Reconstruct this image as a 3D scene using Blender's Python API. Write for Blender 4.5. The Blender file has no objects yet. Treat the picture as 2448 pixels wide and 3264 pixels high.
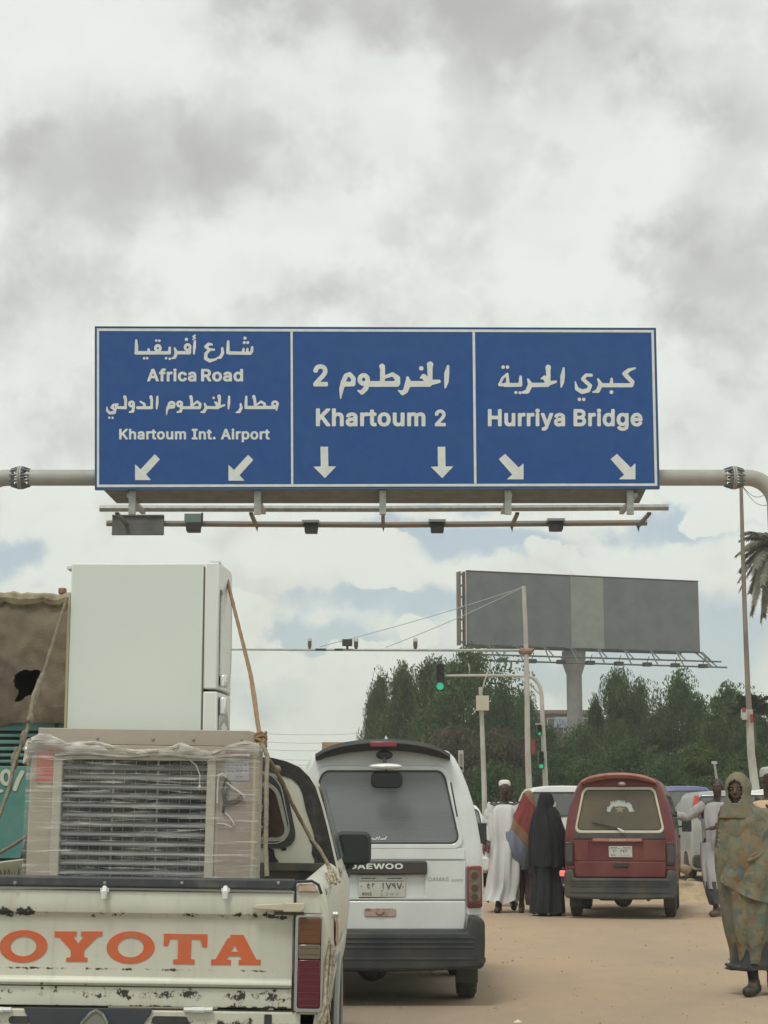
import bpy, bmesh, math, random
import numpy as np
from mathutils import Vector, Matrix, noise

# ------------------------------------------------------------------ camera, sky, sun, exposure
F = 5600.0                       # focal length in photo pixels (2448 x 3264)
TH = math.atan(962.0 / F)        # the camera looks up by this much
CAMZ = 1.37
SN, CS = math.sin(TH), math.cos(TH)
scene = bpy.context.scene
cam_d = bpy.data.cameras.new("camera")
cam = bpy.data.objects.new("camera", cam_d)
scene.collection.objects.link(cam)
cam.location = (0, 0, CAMZ)
cam.rotation_euler = (math.pi / 2 + TH, 0, 0)
cam_d.sensor_fit = 'VERTICAL'
cam_d.sensor_height = 32.64
cam_d.lens = F / 100.0
cam_d.clip_start = 0.1
cam_d.clip_end = 3000
scene.camera = cam
scene.view_settings.view_transform = 'Standard'
scene.view_settings.look = 'None'
scene.view_settings.exposure = 0.0
scene.view_settings.gamma = 1.0
scene.cycles.max_bounces = 6
scene.cycles.transparent_max_bounces = 8
scene.cycles.use_denoising = True

SUN_EL, SUN_AZ = math.radians(62), math.radians(205)   # azimuth clockwise from +Y
sd = bpy.data.lights.new("sun", 'SUN')
sd.energy = 1.5
sd.angle = math.radians(14)
sd.color = (1.0, 0.95, 0.87)
sun = bpy.data.objects.new("sun", sd)
scene.collection.objects.link(sun)
sv = Vector((math.sin(SUN_AZ) * math.cos(SUN_EL), math.cos(SUN_AZ) * math.cos(SUN_EL), math.sin(SUN_EL)))
sun.rotation_euler = sv.to_track_quat('Z', 'Y').to_euler()
sun.location = (0, 0, 40)

world = bpy.data.worlds.new("World")
scene.world = world
world.use_nodes = True
wt = world.node_tree
wt.nodes.clear()


def build_sky():
    N, L = wt.nodes, wt.links

    def math_(op, a, b=None, clamp=False):
        n = N.new('ShaderNodeMath'); n.operation = op; n.use_clamp = clamp
        for i, x in enumerate((a, b)):
            if x is None: continue
            if isinstance(x, (int, float)): n.inputs[i].default_value = x
            else: L.new(x, n.inputs[i])
        return n.outputs[0]

    def noise_(vec, scale, detail, rough=.55, stretch=None):
        if stretch:
            m = N.new('ShaderNodeMapping'); m.inputs['Scale'].default_value = stretch
            L.new(vec, m.inputs['Vector']); vec = m.outputs[0]
        n = N.new('ShaderNodeTexNoise')
        n.inputs['Scale'].default_value = scale; n.inputs['Detail'].default_value = detail
        n.inputs['Roughness'].default_value = rough
        L.new(vec, n.inputs['Vector'])
        return n

    tc = N.new('ShaderNodeTexCoord')
    d = tc.outputs['Generated']
    sx = N.new('ShaderNodeSeparateXYZ'); L.new(d, sx.inputs[0])
    az = math_('ARCTAN2', sx.outputs[0], sx.outputs[1])
    el = math_('ARCSINE', sx.outputs[2])
    cb = N.new('ShaderNodeCombineXYZ'); L.new(az, cb.inputs[0]); L.new(el, cb.inputs[1])
    big = noise_(d, 9, 3, .5)
    fine = noise_(d, 28, 8, .58)

    def warp(p, src, amp):
        s = N.new('ShaderNodeVectorMath'); s.operation = 'SUBTRACT'
        L.new(src.outputs['Color'], s.inputs[0]); s.inputs[1].default_value = (.5, .5, .5)
        m = N.new('ShaderNodeVectorMath'); m.operation = 'SCALE'; L.new(s.outputs[0], m.inputs[0])
        m.inputs['Scale'].default_value = amp
        a = N.new('ShaderNodeVectorMath'); a.operation = 'ADD'
        L.new(p, a.inputs[0]); L.new(m.outputs[0], a.inputs[1])
        f = N.new('ShaderNodeVectorMath'); f.operation = 'MULTIPLY'
        L.new(a.outputs[0], f.inputs[0]); f.inputs[1].default_value = (1, 1, 0)
        return f.outputs[0]
    p = warp(warp(cb.outputs[0], big, .07), fine, .04)

    def blob(u, v, ru, rv, amp, soft=1.0, rot=0.0):
        a, e = (u - 1224) / 5682.0, (2594 - v) / 5767.0
        s = N.new('ShaderNodeVectorMath'); s.operation = 'SUBTRACT'
        L.new(p, s.inputs[0]); s.inputs[1].default_value = (a, e, 0)
        m = N.new('ShaderNodeMapping'); m.vector_type = 'POINT'
        m.inputs['Scale'].default_value = (5682.0 / ru, 5767.0 / rv, 0)
        L.new(s.outputs[0], m.inputs['Vector'])
        ln = N.new('ShaderNodeVectorMath'); ln.operation = 'LENGTH'; L.new(m.outputs[0], ln.inputs[0])
        r = N.new('ShaderNodeMapRange'); r.interpolation_type = 'SMOOTHSTEP'
        r.inputs['From Min'].default_value = 1.0 + soft * .5; r.inputs['From Max'].default_value = max(0.0, 1.0 - soft * .7)
        r.inputs['To Min'].default_value = 0; r.inputs['To Max'].default_value = amp
        L.new(ln.outputs['Value'], r.inputs['Value'])
        return r.outputs[0]

    def total(lst):
        acc = None
        for b in lst:
            o = blob(*b)
            acc = o if acc is None else math_('ADD', acc, o)
        return acc
    dark = total([(1720, 70, 520, 200, .62, 1.2), (1050, -20, 520, 150, .55, 1.3), (430, 480, 470, 200, .60, 1.4),
                  (120, 600, 400, 150, .45, 1.3), (2330, 720, 230, 190, .55, 1.0), (2400, 960, 260, 150, .5, 1.2),
                  (2380, 420, 150, 130, .45, 1.2), (1150, 930, 460, 110, .35, 1.3), (100, 980, 270, 200, .4, 1.3),
                  (2330, 1320, 320, 170, .35, 1.2), (120, 1380, 260, 150, .3, 1.3), (1350, 640, 500, 90, .15, 1.3),
                  (950, 1900, 430, 60, .22, 1.1), (640, 1690, 420, 50, .15, 1.2),
                  (2050, 1830, 300, 35, .2, 1.1)])
    blue = total([(2200, 240, 120, 170, .3, 1.4), (2060, 90, 130, 60, .2, 1.2), (1560, 1740, 420, 70, .9, 1.0),
                  (1290, 1950, 420, 70, .75, 1.1), (1300, 2080, 260, 60, .5, 1.1), (60, 1840, 120, 70, .8, 1.0),
                  (960, 2060, 190, 50, .8, 1.0), (2200, 1990, 330, 160, .95, 1.1), (2200, 1640, 240, 70, .8, 1.0),
                  (2080, 2170, 420, 110, .7, 1.2), (780, 2180, 200, 80, .55, 1.2), (1560, 2210, 300, 90, .45, 1.2),
                  (1100, 530, 260, 60, .15, 1.2), (1500, 1600, 200, 50, .6, 1.0)])
    puff = total([(2010, 1770, 310, 60, .9, .8), (1310, 2045, 80, 50, .9, .6), (780, 1990, 90, 80, .9, .8),
                  (420, 1740, 320, 65, .8, .8), (1150, 1780, 220, 60, .8, .8), (1450, 1590, 220, 30, .5, .8),
                  (2330, 1620, 130, 70, .75, .8), (1050, 2130, 330, 60, .7, .9), (1250, 1880, 130, 45, .6, .9),])
    # the same kind of sky goes on everywhere else
    gen = noise_(d, 2.6, 7, .55, (1, 1, 1.7))
    g1 = N.new('ShaderNodeMapRange'); g1.interpolation_type = 'SMOOTHSTEP'
    g1.inputs['From Min'].default_value = .5; g1.inputs['From Max'].default_value = .72
    g1.inputs['To Max'].default_value = .22
    L.new(gen.outputs['Fac'], g1.inputs['Value'])
    det = math_('SUBTRACT', fine.outputs['Fac'], .5)
    med = noise_(d, 15, 6, .55)
    dm = math_('SUBTRACT', med.outputs['Fac'], .5)

    def crisp(x, lo, hi, amp):
        r = N.new('ShaderNodeMapRange'); r.interpolation_type = 'SMOOTHSTEP'
        r.inputs['From Min'].default_value = lo; r.inputs['From Max'].default_value = hi; r.inputs['To Max'].default_value = amp
        L.new(x, r.inputs['Value']); return r.outputs[0]
    # billowing edges: soft fields pushed through a narrow threshold with fine noise
    puffc = crisp(math_('ADD', puff, math_('MULTIPLY', det, 1.5)), .28, .50, 1.0)
    darkc = crisp(math_('ADD', dark, math_('ADD', math_('MULTIPLY', det, 1.2), math_('MULTIPLY', dm, .8))), .05, .70, .27)
    shade = math_('ADD', math_('MULTIPLY', dark, .62), darkc)
    bill = crisp(math_('ADD', med.outputs['Fac'], math_('MULTIPLY', det, .5)), .46, .62, .17)
    shade = math_('ADD', shade, bill)
    shade = math_('ADD', shade, math_('MULTIPLY', det, .35))
    shade = math_('ADD', shade, g1.outputs[0])
    pshade = math_('ADD', math_('MULTIPLY', crisp(dm, -.02, .16, 1.0), .38), math_('MULTIPLY', det, .3))
    mxp = N.new('ShaderNodeMix'); mxp.data_type = 'FLOAT'
    L.new(puffc, mxp.inputs['Factor']); L.new(shade, mxp.inputs['A']); L.new(pshade, mxp.inputs['B'])
    shade = mxp.outputs['Result']
    ramp = N.new('ShaderNodeValToRGB')
    cr = ramp.color_ramp
    cr.elements[0].position = 0; cr.elements[0].color = (.84, .89, .835, 1)
    cr.elements[1].position = 1; cr.elements[1].color = (.50, .50, .485, 1)
    e = cr.elements.new(.4); e.color = (.70, .715, .68, 1)
    L.new(shade, ramp.inputs[0])
    # low clouds near the horizon fade to a pale milky tone
    hz = N.new('ShaderNodeMapRange'); hz.inputs['From Min'].default_value = .20; hz.inputs['From Max'].default_value = 0
    hz.inputs['To Max'].default_value = .8
    L.new(el, hz.inputs['Value'])
    mixh = N.new('ShaderNodeMix'); mixh.data_type = 'RGBA'
    L.new(hz.outputs[0], mixh.inputs['Factor']); L.new(ramp.outputs[0], mixh.inputs['A'])
    mixh.inputs['B'].default_value = (.63, .66, .56, 1)
    bluec = crisp(math_('ADD', blue, math_('MULTIPLY', det, .9)), .15, .75, .62)
    cover = math_('SUBTRACT', 1.0, math_('MULTIPLY', bluec, math_('SUBTRACT', 1.0, puffc, True)), True)
    sky = N.new('ShaderNodeTexSky'); sky.sky_type = 'NISHITA'; sky.sun_disc = False
    sky.sun_elevation = SUN_EL; sky.sun_rotation = SUN_AZ
    sky.dust_density = 1.5; sky.air_density = 1.0
    b1 = N.new('ShaderNodeBackground'); b1.inputs['Strength'].default_value = .11
    L.new(sky.outputs[0], b1.inputs[0])
    b2 = N.new('ShaderNodeBackground'); b2.inputs['Strength'].default_value = 1.0
    L.new(mixh.outputs['Result'], b2.inputs[0])
    mx = N.new('ShaderNodeMixShader')
    L.new(cover, mx.inputs[0]); L.new(b1.outputs[0], mx.inputs[1]); L.new(b2.outputs[0], mx.inputs[2])
    out = N.new('ShaderNodeOutputWorld'); L.new(mx.outputs[0], out.inputs[0])


build_sky()

# ------------------------------------------------------------------ helpers
COL = scene.collection


def P(u, v, Y):
    """world point at distance Y seen at photo pixel (u, v)"""
    dx, dy = (u - 1224) / F, (1632 - v) / F
    dyy, dz = CS - dy * SN, SN + dy * CS
    t = Y / dyy
    return Vector((dx * t, Y, CAMZ + dz * t))


def tag(o, label=None, cat=None, group=None, kind=None):
    if label: o['label'] = label
    if cat: o['category'] = cat
    if group: o['group'] = group
    if kind: o['kind'] = kind
    return o


def thing(name, label, cat, loc=(0, 0, 0), rot=(0, 0, 0), group=None):
    o = bpy.data.objects.new(name, None)
    o.empty_display_size = .2
    COL.objects.link(o)
    o.location = loc
    o.rotation_euler = rot
    return tag(o, label, cat, group)


def dup(root, loc=None, rot=None, label=None):
    r = root.copy(); COL.objects.link(r)
    if loc is not None: r.location = loc
    if rot is not None: r.rotation_euler = rot
    if label: r['label'] = label
    for ch in list(root.children):
        c = ch.copy(); COL.objects.link(c); c.parent = r
        for g in list(ch.children):
            e = g.copy(); COL.objects.link(e); e.parent = c
    return r


def srgb(r, g, b):
    f = lambda c: (c / 255 / 12.92) if c / 255 <= .04045 else ((c / 255 + .055) / 1.055) ** 2.4
    return (f(r), f(g), f(b))


MATS = {}


def mat(name, col, rough=.6, metal=0.0, col2=None, scale=6.0, amt=.5, detail=5, bump=0.0, bscale=30.0,
        dust=None, dust_amt=.5, dust_scale=3.0, spec=.5, coat=0.0, emit=0.0, alpha=1.0, stretch=None, sharp=.15, trans=0.0):
    if name in MATS: return MATS[name]
    m = bpy.data.materials.new(name); m.use_nodes = True
    t = m.node_tree; N, L = t.nodes, t.links
    b = N['Principled BSDF']
    b.inputs['Base Color'].default_value = (*col, 1)
    b.inputs['Roughness'].default_value = rough
    b.inputs['Metallic'].default_value = metal
    b.inputs['Specular IOR Level'].default_value = spec
    b.inputs['Coat Weight'].default_value = coat
    b.inputs['Alpha'].default_value = alpha
    b.inputs['Transmission Weight'].default_value = trans
    if emit:
        b.inputs['Emission Color'].default_value = (*col, 1); b.inputs['Emission Strength'].default_value = emit
    tc = N.new('ShaderNodeTexCoord'); vec = tc.outputs['Object']
    if stretch:
        mp = N.new('ShaderNodeMapping'); mp.inputs['Scale'].default_value = stretch
        L.new(vec, mp.inputs[0]); vec = mp.outputs[0]
    cur = None

    def nz(sc, det, w=0.0):
        n = N.new('ShaderNodeTexNoise'); n.inputs['Scale'].default_value = sc; n.inputs['Detail'].default_value = det
        n.inputs['Roughness'].default_value = .6
        L.new(vec, n.inputs['Vector']); return n
    if col2 is not None:
        n = nz(scale, detail)
        r = N.new('ShaderNodeMapRange'); r.interpolation_type = 'SMOOTHSTEP'
        r.inputs['From Min'].default_value = amt - sharp; r.inputs['From Max'].default_value = amt + sharp
        L.new(n.outputs['Fac'], r.inputs['Value'])
        mx = N.new('ShaderNodeMix'); mx.data_type = 'RGBA'
        mx.inputs['A'].default_value = (*col, 1); mx.inputs['B'].default_value = (*col2, 1)
        L.new(r.outputs[0], mx.inputs['Factor']); cur = mx.outputs['Result']
    if dust is not None:
        n = nz(dust_scale, 8)
        r = N.new('ShaderNodeMapRange'); r.inputs['From Min'].default_value = .35; r.inputs['From Max'].default_value = .7
        r.inputs['To Max'].default_value = dust_amt
        L.new(n.outputs['Fac'], r.inputs['Value'])
        mx = N.new('ShaderNodeMix'); mx.data_type = 'RGBA'
        L.new(r.outputs[0], mx.inputs['Factor'])
        if cur is not None: L.new(cur, mx.inputs['A'])
        else: mx.inputs['A'].default_value = (*col, 1)
        mx.inputs['B'].default_value = (*dust, 1); cur = mx.outputs['Result']
        ra = N.new('ShaderNodeMath'); ra.operation = 'MULTIPLY_ADD'; ra.use_clamp = True
        L.new(r.outputs[0], ra.inputs[0]); ra.inputs[1].default_value = .6; ra.inputs[2].default_value = rough
        L.new(ra.outputs[0], b.inputs['Roughness'])
    if cur is not None:
        L.new(cur, b.inputs['Base Color'])
        if emit: L.new(cur, b.inputs['Emission Color'])
    if bump:
        n = nz(bscale, 6)
        bp = N.new('ShaderNodeBump'); bp.inputs['Strength'].default_value = bump; bp.inputs['Distance'].default_value = .02
        L.new(n.outputs['Fac'], bp.inputs['Height']); L.new(bp.outputs[0], b.inputs['Normal'])
    MATS[name] = m
    return m


class MB:
    def __init__(s): s.v = []; s.f = []

    def add(s, vs, fs):
        o = len(s.v); s.v += [tuple(p) for p in vs]; s.f += [tuple(i + o for i in f) for f in fs]; return s

    def box(s, a, b, M=None):
        (x0, y0, z0), (x1, y1, z1) = a, b
        vs = [Vector(p) for p in ((x0, y0, z0), (x1, y0, z0), (x1, y1, z0), (x0, y1, z0), (x0, y0, z1), (x1, y0, z1), (x1, y1, z1), (x0, y1, z1))]
        if M is not None: vs = [M @ p for p in vs]
        return s.add(vs, [(3, 2, 1, 0), (4, 5, 6, 7), (0, 1, 5, 4), (1, 2, 6, 5), (2, 3, 7, 6), (3, 0, 4, 7)])

    def cbox(s, c, d, M=None):
        return s.box([c[i] - d[i] / 2 for i in range(3)], [c[i] + d[i] / 2 for i in range(3)], M)

    def prism(s, pts, y0, y1, yf=None):
        """polygon in (x,z) extruded along y; yf(z) adds an offset"""
        n = len(pts); yf = yf or (lambda z: 0)
        vs = [(x, y0 + yf(z), z) for x, z in pts] + [(x, y1 + yf(z), z) for x, z in pts]
        return s.add(vs, [tuple(range(n)), tuple(range(2 * n - 1, n - 1, -1))] + [((i + 1) % n, i, n + i, n + (i + 1) % n) for i in range(n)])

    def xprism(s, pts, x0, x1):
        """polygon in (y,z) extruded along x"""
        n = len(pts)
        vs = [(x0, y, z) for y, z in pts] + [(x1, y, z) for y, z in pts]
        return s.add(vs, [tuple(range(n)), tuple(range(2 * n - 1, n - 1, -1))] + [((i + 1) % n, i, n + i, n + (i + 1) % n) for i in range(n)])

    def ring(s, outer, inner, y0, y1, yf=None):
        """frame between two outlines of the same count in (x,z)"""
        n = len(outer); yf = yf or (lambda z: 0)
        vs = []
        for pts, y in ((outer, y0), (inner, y0), (outer, y1), (inner, y1)):
            vs += [(x, y + yf(z), z) for x, z in pts]
        fs = []
        for i in range(n):
            j = (i + 1) % n
            fs += [(i, j, n + j, n + i), (i, 2 * n + i, 2 * n + j, j), (n + i, n + j, 3 * n + j, 3 * n + i), (2 * n + i, 3 * n + i, 3 * n + j, 2 * n + j)]
        return s.add(vs, fs)

    def tube(s, pts, r, n=8, cap=True, flat=None):
        pts = [Vector(p) for p in pts]
        rs = list(r) if isinstance(r, (list, tuple)) else [r] * len(pts)
        nrm = None; vs = []
        for i, p in enumerate(pts):
            t = (pts[min(i + 1, len(pts) - 1)] - pts[max(i - 1, 0)])
            t = t.normalized() if t.length > 1e-9 else Vector((0, 0, 1))
            if nrm is None:
                nrm = t.cross(Vector((0, 1, 0)) if abs(t.y) < .9 else Vector((1, 0, 0))).normalized()
            else:
                nrm = (nrm - t * nrm.dot(t))
                nrm = nrm.normalized() if nrm.length > 1e-6 else t.orthogonal().normalized()
            bn = t.cross(nrm)
            for k in range(n):
                a = 2 * math.pi * k / n
                q = nrm * math.cos(a) + bn * math.sin(a)
                if flat: q = Vector((q.x * flat[0], q.y * flat[1], q.z * flat[2]))
                vs.append(p + q * rs[i])
        fs = [(i * n + k, i * n + (k + 1) % n, (i + 1) * n + (k + 1) % n, (i + 1) * n + k) for i in range(len(pts) - 1) for k in range(n)]
        if cap: fs += [tuple(range(n - 1, -1, -1)), tuple((len(pts) - 1) * n + k for k in range(n))]
        return s.add(vs, fs)

    def loft(s, rings, cap=True, close=True):
        n = len(rings[0]); vs = [p for r in rings for p in r]
        m = n if close else n - 1
        fs = [(i * n + k, i * n + (k + 1) % n, (i + 1) * n + (k + 1) % n, (i + 1) * n + k) for i in range(len(rings) - 1) for k in range(m)]
        if cap and close: fs += [tuple(range(n - 1, -1, -1)), tuple((len(rings) - 1) * n + k for k in range(n))]
        return s.add(vs, fs)

    def ell(s, c, r, nu=16, nv=10, M=None):
        vs = [(0, 0, -1)]
        for j in range(1, nv):
            b = -math.pi / 2 + math.pi * j / nv
            vs += [(math.cos(b) * math.cos(2 * math.pi * i / nu), math.cos(b) * math.sin(2 * math.pi * i / nu), math.sin(b)) for i in range(nu)]
        vs.append((0, 0, 1))
        pv = []
        for p in vs:
            q = Vector((p[0] * r[0], p[1] * r[1], p[2] * r[2]))
            if M is not None: q = M @ q
            pv.append(q + Vector(c))
        fs = [(0, 1 + (i + 1) % nu, 1 + i) for i in range(nu)]
        for j in range(nv - 2):
            a = 1 + j * nu
            fs += [(a + i, a + (i + 1) % nu, a + nu + (i + 1) % nu, a + nu + i) for i in range(nu)]
        a = 1 + (nv - 2) * nu
        fs += [(a + i, a + (i + 1) % nu, len(vs) - 1) for i in range(nu)]
        return s.add(pv, fs)

    def lathe(s, prof, c, axis='x', n=24):
        """prof = (radius, offset along axis)"""
        rings = []
        for r, h in prof:
            ring = []
            for k in range(n):
                a = 2 * math.pi * k / n
                p, q = r * math.cos(a), r * math.sin(a)
                d = {'x': (h, p, q), 'y': (q, h, p), 'z': (p, q, h)}[axis]
                ring.append((c[0] + d[0], c[1] + d[1], c[2] + d[2]))
            rings.append(ring)
        return s.loft(rings)

    def xf(s, M):
        s.v = [tuple(M @ Vector(p)) for p in s.v]; return s

    def build(s, name, m, parent=None, smooth=False, bevel=0.0, origin=None, label=None, angle=40, segs=2, kind=None):
        me = bpy.data.meshes.new(name)
        if origin is not None:
            o = Vector(origin); s.v = [tuple(Vector(p) - o) for p in s.v]
        me.from_pydata(s.v, [], s.f)
        me.validate()
        me.materials.append(m)
        if smooth:
            me.polygons.foreach_set('use_smooth', [True] * len(me.polygons))
            me.set_sharp_from_angle(angle=math.radians(angle))
        me.update()
        ob = bpy.data.objects.new(name, me)
        COL.objects.link(ob)
        if parent is not None: ob.parent = parent
        elif origin is not None: ob.location = origin
        if bevel:
            md = ob.modifiers.new('bevel', 'BEVEL'); md.width = bevel; md.segments = segs; md.limit_method = 'ANGLE'
            md.angle_limit = math.radians(35)
            me.polygons.foreach_set('use_smooth', [True] * len(me.polygons))
            me.set_sharp_from_angle(angle=math.radians(50))
        if label: ob['label'] = label
        if kind: ob['kind'] = kind
        return ob


def rrect(x0, z0, x1, z1, r, k=4, skew=0.0):
    """rounded rectangle outline; skew narrows the top on both sides"""
    pts = []
    for cx, cz, a0 in ((x1 - r, z0 + r, -90), (x1 - r, z1 - r, 0), (x0 + r, z1 - r, 90), (x0 + r, z0 + r, 180)):
        for i in range(k + 1):
            a = math.radians(a0 + 90 * i / k)
            x, z = cx + r * math.cos(a), cz + r * math.sin(a)
            if skew:
                xm = (x0 + x1) / 2; t = (z - z0) / (z1 - z0)
                x = xm + (x - xm) * (1 - skew * t)
            pts.append((x, z))
    return pts


def ink(strokes, cell=1.5):
    """union of tapered strokes [(x,y,r),...] as non-overlapping polygons in 2-D (marching squares)"""
    allp = np.array([p for st in strokes for p in st], float)
    m = allp[:, 2].max() + 2 * cell
    x0, y0 = allp[:, 0].min() - m, allp[:, 1].min() - m
    nx = int((allp[:, 0].max() + m - x0) / cell) + 2
    ny = int((allp[:, 1].max() + m - y0) / cell) + 2
    gx, gy = np.meshgrid(x0 + np.arange(nx) * cell, y0 + np.arange(ny) * cell)
    D = np.full(gx.shape, 1e9)
    for st in strokes:
        seg = list(zip(st[:-1], st[1:])) if len(st) > 1 else [(st[0], st[0])]
        for a, b in seg:
            ax, ay, ar = a; bx, by, br = b
            dx, dy = bx - ax, by - ay
            l2 = dx * dx + dy * dy
            t = np.clip(((gx - ax) * dx + (gy - ay) * dy) / l2, 0, 1) if l2 > 0 else 0
            d = np.hypot(gx - ax - t * dx, gy - ay - t * dy) - (ar + (br - ar) * t)
            D = np.minimum(D, d)
    return squares(D, gx, gy)


def squares(D, gx, gy):
    ny, nx = D.shape
    V, Fc = [], []
    ins = D < 0
    for j in range(ny - 1):
        run = None
        for i in range(nx):
            full = i < nx - 1 and ins[j, i] and ins[j, i + 1] and ins[j + 1, i] and ins[j + 1, i + 1]
            if full:
                if run is None: run = i
                continue
            if run is not None:
                o = len(V)
                V += [(gx[j, run], gy[j, run]), (gx[j, i], gy[j, i]), (gx[j + 1, i], gy[j + 1, i]), (gx[j + 1, run], gy[j + 1, run])]
                Fc.append((o, o + 1, o + 2, o + 3)); run = None
            if i == nx - 1: break
            c = [(i, j), (i + 1, j), (i + 1, j + 1), (i, j + 1)]
            if not any(ins[b, a] for a, b in c): continue
            poly = []
            for k in range(4):
                (a, b), (a2, b2) = c[k], c[(k + 1) % 4]
                d1, d2 = D[b, a], D[b2, a2]
                if d1 < 0: poly.append((gx[b, a], gy[b, a]))
                if (d1 < 0) != (d2 < 0):
                    t = d1 / (d1 - d2)
                    poly.append((gx[b, a] + t * (gx[b2, a2] - gx[b, a]), gy[b, a] + t * (gy[b2, a2] - gy[b, a])))
            if len(poly) >= 3:
                o = len(V); V += poly; Fc.append(tuple(range(o, o + len(poly))))
    return V, Fc


def arc(cx, cy, rx, ry, a0, a1, w, n=16):
    return [(cx + rx * math.cos(math.radians(a0 + (a1 - a0) * i / n)), cy + ry * math.sin(math.radians(a0 + (a1 - a0) * i / n)), w) for i in range(n + 1)]


def flat_mesh(name, V2, F2, fn, m, parent, origin=(0, 0, 0), label=None, flip=False):
    """2-D polygons mapped by fn(x,y)->3-D point"""
    mb = MB(); mb.add([fn(x, y) for x, y in V2], [tuple(reversed(f)) if flip else f for f in F2])
    return mb.build(name, m, parent, origin=origin, label=label)


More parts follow.
